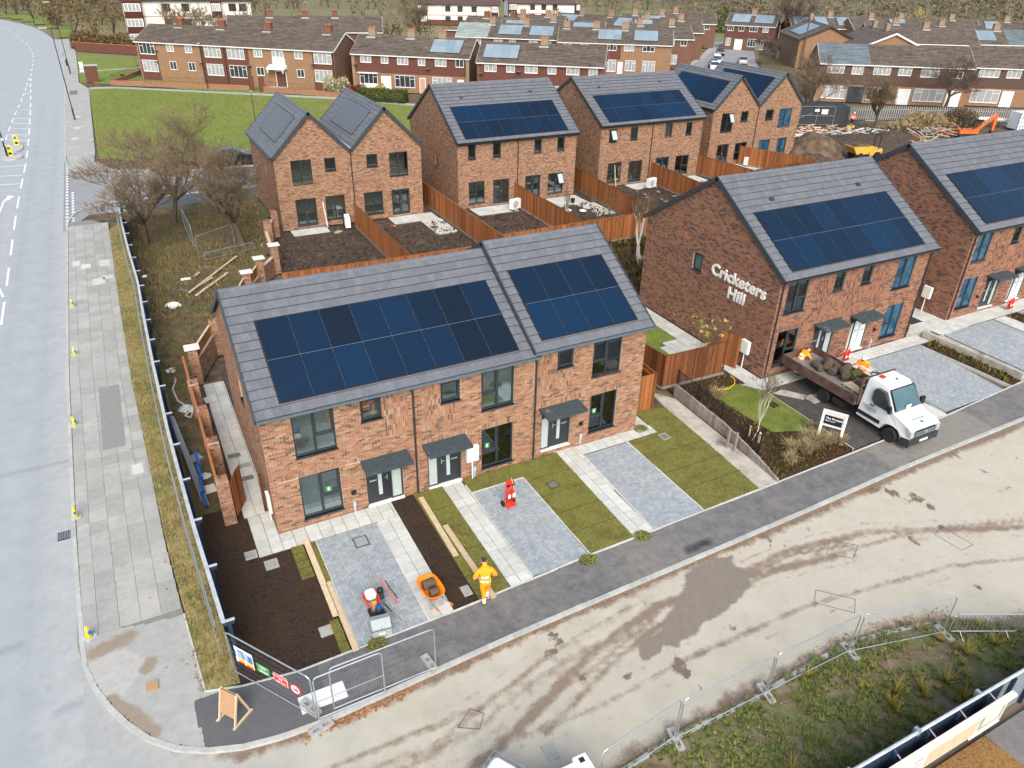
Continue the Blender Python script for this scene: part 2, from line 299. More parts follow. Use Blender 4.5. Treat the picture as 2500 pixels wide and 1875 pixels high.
FRAME0 = (np.zeros(3), np.array([1.,0,0]), np.array([0,1.,0]), np.array([0,0,1.]))
def frame(o, u, b=None, c=(0,0,1)):
    """local frame: a along u, b along b (outward normal), c up"""
    u = np.array(u, float); u /= np.linalg.norm(u); c = np.array(c, float); c /= np.linalg.norm(c)
    b = np.cross(u, c) if b is None else np.array(b, float)
    return (np.array(o, float), u, b, c)
def fr_pt(fr, p): return fr[0] + p[0] * fr[1] + p[1] * fr[2] + p[2] * fr[3]
_Q = np.array([[0,3,2,1],[4,5,6,7],[0,1,5,4],[1,2,6,5],[2,3,7,6],[3,0,4,7]])   # bottom top -b +a +b -a
class MB:
    def __init__(s): s.V = []; s.Q = []; s.T = []; s.n = 0; s.tq = []; s.tt = []; s.mq = []; s.mt = []; s.N = []; s.tn = []; s.mn = []; s.uv = []
    def addv(s, v):
        v = np.asarray(v, float).reshape(-1,3); k = s.n; s.V.append(v); s.n += len(v); return k
    def boxes(s, lo, hi, fr=FRAME0, tone=None, mat=0, faces=(0,1,2,3,4,5), shear=0.0, taper=0.0, fm=None):
        lo = np.atleast_2d(np.asarray(lo, float)); hi = np.atleast_2d(np.asarray(hi, float)); n = len(lo)
        x0, y0, z0 = lo.T; x1, y1, z1 = hi.T
        P = np.empty((n,8,3))
        for i,(a, b, c) in enumerate(((x0, y0, z0),(x1, y0, z0),(x1, y1, z0),(x0, y1, z0),(x0, y0, z1),(x1, y0, z1),(x1, y1, z1),(x0, y1, z1))):
            P[:, i,0] = a; P[:, i,1] = b; P[:, i,2] = c
        if shear: P[:,4:,1] += shear
        if taper:
            mx = (x0 + x1) / 2
            P[:,4:,0] = mx[:, None] + (P[:,4:,0] - mx[:, None]) * (1 - taper)
            my = (y0 + y1) / 2
            P[:,4:,1] = my[:, None] + (P[:,4:,1] - my[:, None]) * (1 - taper)
        O, A, B, C = fr
        W = O + P[...,0:1] * A + P[...,1:2] * B + P[...,2:3] * C
        k = s.addv(W.reshape(-1,3))
        F = _Q[list(faces)]
        q = (F[None] + (k + 8 * np.arange(n))[:, None, None]).reshape(-1,4)
        if np.dot(np.cross(A, B), C) < 0: q = q[:,::-1]
        s.Q.append(q)
        if tone is None: tone = nr.rand(n)
        tone = np.broadcast_to(np.asarray(tone, float),(n,))
        s.tq.append(np.repeat(tone, len(F))); s.mq.append(np.full(len(q), mat) if fm is None else np.tile(fm, n))
        return s
    def box(s, lo, hi, fr=FRAME0, mat=0, tone=None,**k): return s.boxes([lo],[hi], fr, tone, mat,**k)
    def quads(s, v, tone=None, mat=0):
        v = np.asarray(v, float).reshape(-1,4,3); k = s.addv(v.reshape(-1,3)); n = len(v)
        s.Q.append(k + np.arange(4 * n).reshape(-1,4)); s.tq.append(nr.rand(n) if tone is None else np.broadcast_to(tone,(n,)).astype(float)); s.mq.append(np.full(n, mat)); return s
    def tris(s, v, tone=None, mat=0):
        v = np.asarray(v, float).reshape(-1,3,3); k = s.addv(v.reshape(-1,3)); n = len(v)
        s.T.append(k + np.arange(3 * n).reshape(-1,3)); s.tt.append(nr.rand(n) if tone is None else np.broadcast_to(tone,(n,)).astype(float)); s.mt.append(np.full(n, mat)); return s
    def poly(s, pts, mat=0, tone=.5):
        k = s.addv(pts); s.N.append(list(range(k, k + len(pts)))); s.tn.append(tone); s.mn.append(mat); return s
    def prism(s, poly, z0, z1, fr=FRAME0, mat=0, tone=.5, axis='c'):
        """extrude a 2-D polygon; axis c: polygon in (a,b) from c=z0..z1, axis b: polygon in (a,c) from b=z0..z1, axis a: polygon in (b,c)"""
        def P(p, h): return fr_pt(fr,(p[0], p[1], h)) if axis == 'c' else (fr_pt(fr,(p[0], h, p[1])) if axis == 'b' else fr_pt(fr,(h, p[0], p[1])))
        A = [P(p, z0) for p in poly]; B = [P(p, z1) for p in poly]; n = len(poly)
        ar = sum(poly[i][0] * poly[(i + 1) % n][1] - poly[(i + 1) % n][0] * poly[i][1] for i in range(n))
        flip = (ar > 0) ^ (z1 < z0) ^ (axis == 'b') ^ (np.dot(np.cross(fr[1], fr[2]), fr[3]) < 0)
        s.poly(B if flip else B[::-1], mat, tone); s.poly(A[::-1] if flip else A, mat, tone)
        for i in range(n):
            j = (i + 1) % n; q = [A[i], A[j], B[j], B[i]]
            s.poly(q if flip else q[::-1], mat, tone)
        return s
    def tube(s, pts, r, n=6, mat=0, tone=.5, cap=True):
        pts = [np.asarray(p, float) for p in pts]; rr = r if hasattr(r, '__len__') else [r] * len(pts); rings = []
        for i, p in enumerate(pts):
            d = (pts[min(i + 1, len(pts) - 1)] - pts[max(i - 1,0)]); d /= (np.linalg.norm(d) + 1e-9)
            h = np.array([0,0,1.]) if abs(d[2]) < .9 else np.array([1.,0,0])
            u = np.cross(d, h); u /= np.linalg.norm(u); w = np.cross(d, u)
            a = np.arange(n) * 2 * np.pi / n + np.pi / n
            rings.append(s.addv(p + rr[i] * (np.cos(a)[:, None] * u + np.sin(a)[:, None] * w)))
        for i in range(len(pts) - 1):
            a, b = rings[i], rings[i + 1]
            s.Q.append(np.array([[a + j, a + (j + 1) % n, b + (j + 1) % n, b + j] for j in range(n)])); s.tq.append(np.full(n, float(tone))); s.mq.append(np.full(n, mat))
        if cap:
            s.N.append([rings[0] + j for j in range(n)][::-1]); s.N.append([rings[-1] + j for j in range(n)]); s.tn += [tone] * 2; s.mn += [mat] * 2
        return s
    def lathe(s, prof, c=(0,0,0), n=16, mat=0, tone=.5, axis='z'):
        rings = []
        for r_, z in prof:
            a = np.arange(n) * 2 * np.pi / n
            P = np.stack([r_ * np.cos(a), r_ * np.sin(a), np.full(n, z)],1)
            if axis == 'x': P = P[:,[2,0,1]]
            elif axis == 'y': P = P[:,[1,2,0]]
            rings.append(s.addv(P + np.asarray(c)))
        for i in range(len(prof) - 1):
            a, b = rings[i], rings[i + 1]
            s.Q.append(np.array([[a + j, a + (j + 1) % n, b + (j + 1) % n, b + j] for j in range(n)])); s.tq.append(np.full(n, float(tone))); s.mq.append(np.full(n, mat))
        for k_, rv in ((0, True),(-1, False)):
            if prof[k_][0] > 1e-4:
                f = [rings[k_] + j for j in range(n)]; s.N.append(f[::-1] if rv else f); s.tn.append(tone); s.mn.append(mat)
        return s
    def mesh(s, name, mats, smooth=False):
        me = bpy.data.meshes.new(name)
        V = np.concatenate(s.V) if s.V else np.zeros((0,3))
        loops = []; cnt = []; tone = []; mi = []
        if s.Q:
            q = np.concatenate(s.Q); loops.append(q.ravel()); cnt.append(np.full(len(q),4)); tone.append(np.concatenate(s.tq)); mi.append(np.concatenate(s.mq))
        if s.T:
            t = np.concatenate(s.T); loops.append(t.ravel()); cnt.append(np.full(len(t),3)); tone.append(np.concatenate(s.tt)); mi.append(np.concatenate(s.mt))
        if s.N:
            loops.append(np.array([i for f in s.N for i in f])); cnt.append(np.array([len(f) for f in s.N])); tone.append(np.array(s.tn, float)); mi.append(np.array(s.mn))
        L = np.concatenate(loops).astype(np.int32); c = np.concatenate(cnt).astype(np.int32); st = np.concatenate([[0], np.cumsum(c)[:-1]]).astype(np.int32)
        me.vertices.add(len(V)); me.vertices.foreach_set('co', V.ravel().astype(np.float32))
        me.loops.add(len(L)); me.loops.foreach_set('vertex_index', L)
        me.polygons.add(len(c)); me.polygons.foreach_set('loop_start', st); me.polygons.foreach_set('loop_total', c)
        me.polygons.foreach_set('material_index', np.concatenate(mi).astype(np.int32))
        me.polygons.foreach_set('use_smooth', np.full(len(c), bool(smooth)))
        for m_ in (mats if isinstance(mats,(list, tuple)) else [mats]): me.materials.append(M[m_])
        me.update(calc_edges=True)
        a = me.attributes.new('tone', 'FLOAT', 'FACE'); a.data.foreach_set('value', np.concatenate(tone).astype(np.float32))
        me.validate(); return me
    def build(s, name, mats, parent=None, smooth=False,**kw): return obj(name, s.mesh(name, mats, smooth), parent,**kw)

def tag(o, label, cat, group=None):
    o['label'] = label; o['category'] = cat
    if group: o['group'] = group
    return o
def setuv(o, scale=1.0):
    """UV in metres taken along the wall and up it"""
    me = o.data; uv = me.uv_layers.new(name='UVMap')
    for p in me.polygons:
        n = p.normal; h = Vector((-n.y, n.x,0)); h = h.normalized() if h.length > .1 else Vector((1,0,0))
        for li in p.loop_indices:
            co = me.vertices[me.loops[li].vertex_index].co
            uv.data[li].uv = (co.dot(h), co.z if abs(n.z) < .9 else co.y)

def pieces(parent, name, lo, hi, fr, mat, tone=None, limit=300, order=None, shear=0.0, variants=10, faces=(0,1,2,3,4,5), kindname=None, fm=None):
    """first `limit` boxes (in order) as single objects that share a few meshes when they have the same size, the rest joined"""
    lo = np.atleast_2d(lo).astype(float); hi = np.atleast_2d(hi).astype(float); n = len(lo)
    if tone is None: tone = nr.rand(n)
    idx = np.arange(n) if order is None else np.argsort(order)
    single = idx[:limit]; rest = idx[limit:]
    cache = {}
    O, A, B, C = fr
    Rm = Matrix(((A[0], B[0], C[0],0),(A[1], B[1], C[1],0),(A[2], B[2], C[2],0),(0,0,0,1)))
    for i in single:
        sz = tuple(np.round(hi[i] - lo[i],3)); v = int(tone[i] * variants); key = (sz, v)
        if key not in cache:
            mb = MB(); mb.boxes([[-sz[0] / 2,0,0]],[[sz[0] / 2, sz[1], sz[2]]], tone=(v + .5) / variants, shear=shear, faces=faces, fm=fm)
            cache[key] = mb.mesh(name, mat)
        o = obj(name, cache[key], parent)
        p = fr_pt(fr,((lo[i][0] + hi[i][0]) / 2, lo[i][1], lo[i][2]))
        o.matrix_basis = Matrix.Translation(Vector(p)) @ Rm
    if len(rest):
        mb = MB(); mb.boxes(lo[rest], hi[rest], fr, tone[rest], shear=shear, faces=faces, fm=fm)
        mb.build(kindname or name, mat, parent, kind='stuff')

# ------------------------------------------------------------------ new brick houses
_rebase = []
def site_thing(name, label, cat, base, group=None):
    """parts are given in world coordinates; the empty is moved to the base of the thing at the end"""
    o = thing(name, label, cat, group=group); _rebase.append((o, base)); return o

def cut(ints, a, b):
    out = []
    for x, y in ints:
        if b <= x or a >= y: out.append((x, y)); continue
        if a > x: out.append((x, a))
        if b < y: out.append((b, y))
    return out

def brick_wall(parent, name, fr, W, H, mat, mortar, openings=(), soldiers=(), gable=None, single=0, bz=0.0):
    """mortar face with openings and reveals; bricks stand proud of it. gable=(a_apex, h_apex) above H"""
    sn = lambda z: bz + round((z - bz) / .075) * .075
    soldiers = [(o[0], o[1] if any(abs(o[1] - q[3]) < .04 for q in openings) else sn(o[1]), o[2], sn(o[3])) for o in soldiers]
    mb = MB()
    def rg(h):      # wall extent at height h
        if gable is None or h <= H: return 0.0, W
        t = (h - H) / (gable[1] - H); return gable[0] * t, W - (W - gable[0]) * t
    zs = sorted({bz, H} | {z for o in openings for z in (o[1], o[3]) if bz < z < H})
    for z0, z1 in zip(zs[:-1], zs[1:]):
        ints = [(0, W)]
        for o in openings:
            if o[1] < z1 - 1e-6 and o[3] > z0 + 1e-6: ints = cut(ints, o[0], o[2])
        for a, b in ints: mb.quads([[fr_pt(fr,(a,0, z0)), fr_pt(fr,(b,0, z0)), fr_pt(fr,(b,0, z1)), fr_pt(fr,(a,0, z1))]],.5)
    if gable: mb.poly([fr_pt(fr,(0,0, H)), fr_pt(fr,(W,0, H)), fr_pt(fr,(gable[0],0, gable[1]))])
    for a0, z0, a1, z1 in openings:     # reveals
        for p, q in (((a0, z0),(a0, z1)),((a0, z1),(a1, z1)),((a1, z1),(a1, z0)),((a1, z0),(a0, z0))):
            mb.quads([[fr_pt(fr,(p[0],0, p[1])), fr_pt(fr,(q[0],0, q[1])), fr_pt(fr,(q[0],-.16, q[1])), fr_pt(fr,(p[0],-.16, p[1]))]],.5)
    wall = mb.build(name, mortar, parent)
    lo = []; hi = []
    top = gable[1] if gable else H; nrow = int((top - bz) / .075)
    blocked = list(openings) + list(soldiers)
    for i in range(nrow):
        z0 = bz + i * .075 + .005; z1 = z0 + .065
        a0, a1 = rg(z1)
        if a1 - a0 < .12: continue
        ints = [(a0 + .002, a1 - .002)]
        for o in blocked:
            if o[1] < z1 - .02 and o[3] > z0 + .02: ints = cut(ints, o[0], o[2])
        off = 0.1125 * (i % 2)
        for s0, s1 in ints:
            k = math.floor((s0 - off) / .225)
            while True:
                b0 = off + k * .225 + .005; b1 = b0 + .215; k += 1
                if b0 > s1 - .03: break
                c0, c1 = max(b0, s0), min(b1, s1)
                if c1 - c0 > .03: lo.append((c0,-.004, z0)); hi.append((c1,.006, z1))
    for o in soldiers:
        nr_ = max(1, round((o[3] - o[1]) / .225)); rh = (o[3] - o[1]) / nr_
        for r_ in range(nr_):
            nc = max(1, round((o[2] - o[0]) / .075)); cw = (o[2] - o[0]) / nc
            for c in range(nc):
                x0 = o[0] + c * cw + .005; z0 = o[1] + r_ * rh + .005
                x1, z1 = x0 + cw - .01, z0 + rh - .01
                if any(q[0] < x1 - .01 and q[2] > x0 + .01 and q[1] < z1 - .01 and q[3] > z0 + .01 for q in openings): continue
                lo.append((x0,-.004, z0)); hi.append((x1,.008, z1))
    lo = np.array(lo); hi = np.array(hi); n = len(lo)
    hi[:,1] += nr.rand(n) * .004
    tone = nr.rand(n)
    order = None
    if single:      # nearest to the camera first
        c = (lo + hi) / 2; w = fr[0] + c[:,0:1] * fr[1] + c[:,1:2] * fr[2] + c[:,2:3] * fr[3]
        order = np.linalg.norm(w - np.array([0,0,18.4]), axis=1)
    pieces(wall, 'brick', lo, hi, fr, mat, tone, limit=single, order=order, faces=(0,1,3,4,5))
    return wall

def window(parent, fr, a0, z0, a1, z1, kind='left', gl='glass', frame_mat='frame_grey', sticker=False, open_=False, blind=False, bar=.055, split=None):
    """kind: left/right = which half is divided; single; double (two plain halves); french"""
    mb = MB(); B0, B1 = -.14,-.065
    def b(x0, y0, x1, y1, d0=B0, d1=B1): mb.box((x0, d0, y0),(x1, d1, y1), fr)
    b(a0, z0, a1, z0 + bar); b(a0, z1 - bar, a1, z1); b(a0, z0 + bar, a0 + bar, z1 - bar); b(a1 - bar, z0 + bar, a1, z1 - bar)
    am = (a0 + a1) / 2; panes = []
    ia0, ia1, iz0, iz1 = a0 + bar, a1 - bar, z0 + bar, z1 - bar
    zt = z0 + (z1 - z0) * (split or .40)
    if kind in ('left', 'right'):
        b(am - .04, iz0, am + .04, iz1, B0 + .001, B1 + .012)
        sa, sb = ((ia0, am - .04) if kind == 'left' else (am + .04, ia1))
        b(sa, zt - .035, sb, zt + .035, B0 + .002, B1 + .006)
        s_ = .045      # opening sash
        b(sa, zt + .035, sb, zt + .035 + s_, B0 + .003, B1 + .02); b(sa, iz1 - s_, sb, iz1, B0 + .003, B1 + .02)
        b(sa, zt + .035 + s_, sa + s_, iz1 - s_, B0 + .003, B1 + .02); b(sb - s_, zt + .035 + s_, sb, iz1 - s_, B0 + .003, B1 + .02)
        oa, ob = ((am + .04, ia1) if kind == 'left' else (ia0, am - .04))
        panes = [(sa, iz0, sb, zt - .035),(sa + s_, zt + .035 + s_, sb - s_, iz1 - s_),(oa, iz0, ob, iz1)]
    elif kind == 'single':
        s_ = .05
        b(ia0, iz0, ia1, iz0 + s_, B0 + .002, B1 + .02); b(ia0, iz1 - s_, ia1, iz1, B0 + .002, B1 + .02)
        b(ia0, iz0 + s_, ia0 + s_, iz1 - s_, B0 + .002, B1 + .02); b(ia1 - s_, iz0 + s_, ia1, iz1 - s_, B0 + .002, B1 + .02)
        panes = [(ia0 + s_, iz0 + s_, ia1 - s_, iz1 - s_)]
    elif kind == 'double':
        b(am - .035, iz0, am + .035, iz1, B0 + .002, B1 + .01); panes = [(ia0, iz0, am - .035, iz1),(am + .035, iz0, ia1, iz1)]
    elif kind == 'french':
        for x0, x1 in ((ia0, am - .005),(am + .005, ia1)):
            s_ = .09
            b(x0, iz0, x1, iz0 + .18, B0 + .002, B1 + .02); b(x0, iz1 - s_, x1, iz1, B0 + .002, B1 + .02)
            b(x0, iz0 + .18, x0 + s_, iz1 - s_, B0 + .002, B1 + .02); b(x1 - s_, iz0 + .18, x1, iz1 - s_, B0 + .002, B1 + .02)
            panes.append((x0 + s_, iz0 + .18, x1 - s_, iz1 - s_))
    w = mb.build('window' if kind != 'french' else 'patio_door', frame_mat, parent)
    for p in panes:
        MB().box((p[0],-.112, p[1]),(p[2],-.104, p[3]), fr).build('pane', gl, w)
    if kind != 'french':
        MB().box((a0 - .03,-.10, z0 - .055),(a1 + .03,.045, z0), fr).build('sill', frame_mat, w)
        MB().box((a0,-.40, z0 + .07),(a1,-.165, z0 + .10), fr).build('window_board', 'white_paint', w)
    else:
        for s in (-1,1): MB().box((am + s * .06 - .012,-.045, z0 + .98),(am + s * .06 + .012,-.02, z0 + 1.12), fr).build('handle', 'steel', w)
    if sticker:
        p = panes[1] if kind in ('left', 'right') else panes[0]
        x = p[0] + .10
        MB().box((x,-.103, p[1] + .04),(x + .20,-.098, p[1] + .28), fr).build('sticker', 'sign_green', w, label='small green notice stuck inside the glass')
        MB().box((x + .06,-.097, p[1] + .10),(x + .12,-.094, p[1] + .22), fr).build('sticker_print', 'sign_white', w)
    if blind:
        for p in panes:
            m2 = MB(); n = int((p[2] - p[0]) / .09)
            xs = p[0] + .02 + np.arange(n) * .09
            m2.boxes(np.stack([xs, np.full(n,-.22), np.full(n, p[1])],1), np.stack([xs + .05, np.full(n,-.21), np.full(n, p[3])],1), fr)
            m2.build('blind', 'plaster', w)
    if open_:
        # top-hung sash pushed outwards
        p = panes[1] if kind in ('left', 'right') else panes[0]
        f2 = (fr_pt(fr,(p[0],.0, p[3])), fr[1], None, None); ang = R(28)
        cdir = fr[3] * math.cos(ang) - fr[2] * math.sin(ang); bdir = fr[2] * math.cos(ang) + fr[3] * math.sin(ang)
        f2 = (f2[0], fr[1], bdir, cdir); h = p[3] - p[1]; wd = p[2] - p[0]; m3 = MB()
        for q in ((0,-h, wd,-h + .05),(0,-.05, wd,0),(0,-h + .05,.05,-.05),(wd - .05,-h + .05, wd,-.05)): m3.box((q[0],0, q[1]),(q[2],.05, q[3]), f2)
        sh = m3.build('open_sash', frame_mat, w)
        MB().box((.05,.02,-h + .05),(wd - .05,.03,-.05), f2).build('pane', 'glass_frosted', w)
    return w

def front_door(parent, fr, a0, z0, a1, z1, side='left', leaf='door_dark', frosted=True):
    """leaf with a vertical glass strip and a side light on the given side"""
    mb = MB(); B0, B1 = -.14,-.06; bar = .055; W = a1 - a0
    for q in ((a0, z1 - bar, a1, z1),(a0, z0, a0 + bar, z1 - bar),(a1 - bar, z0, a1, z1 - bar)): mb.box((q[0], B0, q[1]),(q[2], B1, q[3]), fr)
    sw = W - .98
    if side == 'left': m0 = a0 + sw; la, lb = m0 + .03, a1 - bar; ga, gb = a0 + bar, m0 - .03
    else: m0 = a1 - sw; la, lb = a0 + bar, m0 - .03; ga, gb = m0 + .03, a1 - bar
    mb.box((m0 - .03, B0, z0),(m0 + .03, B1, z1 - bar), fr)
    mb.box((ga, B0 + .002, z0),(gb, B1 - .002, z0 + bar), fr)
    mb.build('door_frame', 'frame_grey', parent)
    d = MB().box((la,-.125, z0 + .03),(lb,-.075, z1 - bar), fr).build('front_door', leaf, parent)
    s = 1 if side == 'left' else -1; gx = (la if side == 'left' else lb) + s * .33
    MB().box((min(gx, gx + s * .15),-.074, z0 + .35),(max(gx, gx + s * .15),-.068, z0 + 1.85), fr).build('glass_strip', 'glass_frosted', d)
    hx = (la if side == 'left' else lb) + s * .12
    MB().box((hx - .015,-.074, z0 + .98),(hx + .015,-.05, z0 + 1.22), fr).box((min(hx, hx + s * .12),-.05, z0 + 1.10),(max(hx, hx + s * .12),-.03, z0 + 1.13), fr).build('handle', 'steel', d)
    lx = (la + lb) / 2 + s * .22
    MB().box((lx - .14,-.074, z0 + 1.05),(lx + .14,-.066, z0 + 1.11), fr).build('letterbox', 'steel', d)
    MB().box((ga,-.112, z0 + bar),(gb,-.104, z1 - bar), fr).build('side_light', 'glass_frosted', parent)
    MB().box((a0,-.16, z0 - .04),(a1,.06, z0 + .012), fr).build('threshold', 'white_paint', parent)

def canopy(parent, fr, a0, a1, z, depth=.80):
    mb = MB().prism([(0.007, z - .02),(depth, z - .09),(depth, z - .21),(depth - .04, z - .21),(depth - .04, z - .16),(0.007, z - .12)], a0, a1, fr, axis='a')
    c = mb.build('door_canopy', 'canopy_slate', parent)
    m2 = MB()
    for q in (a0 + .16, a1 - .22): m2.prism([(.007, z - .55),(.06, z - .55),(.42, z - .16),(.007, z - .13)], q, q + .05, fr, axis='a')
    m2.build('bracket', 'frame_grey', c)
surf('canopy_slate',[(.035,.05,.06),(.06,.08,.09)],5,.7, bmp=.2, fine=.15, big=((.30,.27,.24),1.7,.63,.80))

def downpipe(parent, fr, a, ztop, zbot=.05, side=-.12):
    g = lambda x, y, z: fr_pt(fr,(x, y, z))
    MB().tube([g(a + side,.20, ztop), g(a + side,.18, ztop - .10), g(a,.07, ztop - .32), g(a,.07, zbot)],.036,8).build('downpipe', 'gutter_black', parent)

def roof_slope(parent, fr_eave, W, L, single=0, skip=None, name='roof_slope', mat='roof_tile', gauge=.40, tw=.30, trims=True, tone0=None):
    """fr_eave: origin at left end of eave on the deck, a along eave, c up the slope, b outward normal"""
    deck = MB().box((0,-.10,0),(W,-.012, L), fr_eave).build(name, 'roof_dark', parent)
    n = max(1, round(L / gauge)); g = L / n; lo = []; hi = []
    for i in range(n):
        x = -(.5 * tw if i % 2 else 0.0)
        while x < W - .02:
            x0, x1 = max(x,.0) + .0015, min(x + tw, W) - .0015; x += tw
            if x1 - x0 < .03: continue
            c0, c1 = i * g,(i + 1) * g
            if skip and x0 > skip[0] - .02 and x1 < skip[2] + .02 and c0 > skip[1] - .02 and c1 < skip[3] + .02: continue
            lo.append((x0,.022, c0 - .03)); hi.append((x1,.056, c1))
    lo = np.array(lo); hi = np.array(hi)
    order = None
    if single:
        c = (lo + hi) / 2; w = fr_eave[0] + c[:,0:1] * fr_eave[1] + c[:,2:3] * fr_eave[3]; order = np.linalg.norm(w - np.array([0,0,18.4]), axis=1)
    pieces(deck, 'roof_tile', lo, hi, fr_eave,[mat, 'roof_dark'], nr.rand(len(lo)), limit=single, order=order, shear=-.045, fm=(1,0,0,0,0,0), kindname='roof_tiles', variants=6)  # dark tail faces: shadow line under each course put into the colour
    return deck

def solar(parent, fr, a0, c0, a1, c1, nx, ny, mat='solar_dark', frame_='panel_line', lift=.06, gap=.020, dark=(), rail=True):
    base = MB()
    base.box((a0 - .05,-.01, c0 - .05),(a1 + .05, lift - .003, c1 + .05), fr)
    ar = base.build('solar_array', 'plastic_black', parent)
    w = (a1 - a0) / nx; h = (c1 - c0) / ny
    for j in range(ny):
        for i in range(nx):
            x0, y0 = a0 + i * w + gap / 2, c0 + j * h + gap / 2; x1, y1 = x0 + w - gap, y0 + h - gap
            t = .15 + .75 * rnd.random() if (i, j) not in dark else 0.0
            mb = MB(); mb.box((0, lift,0),(x1 - x0, lift + .022, y1 - y0), tone=t)
            o = mb.build('solar_panel', mat, ar)
            A, B, C = fr[1], fr[2], fr[3]; p = fr_pt(fr,(x0,0, y0))
            o.matrix_basis = Matrix.Translation(Vector(p)) @ Matrix(((A[0], B[0], C[0],0),(A[1], B[1], C[1],0),(A[2], B[2], C[2],0),(0,0,0,1)))
    mb = MB()
    for j in range(1, ny): mb.box((a0, lift + .0225, c0 + j * h - .007),(a1, lift + .026, c0 + j * h + .007), fr)
    if rail:
        for i in range(1, nx): mb.box((a0 + i * w - .003, lift + .0222, c0),(a0 + i * w + .003, lift + .0242, c1), fr)
    if len(mb.V): mb.build('panel_rail', frame_, ar)
    if rail:
        m2 = MB()
        for i in range(nx + 1):
            for c in np.linspace(c0 + .25, c1 - .25,4 * ny): m2.box((a0 + i * w - .018, lift + .0228, c - .03),(a0 + i * w + .018, lift + .034, c + .03), fr)
        m2.build('panel_clamps', 'plastic_black', ar)
    return ar

def bx(name, lo, hi, m, parent=None,**k): return MB().box(lo, hi).build(name, m, parent,**k)

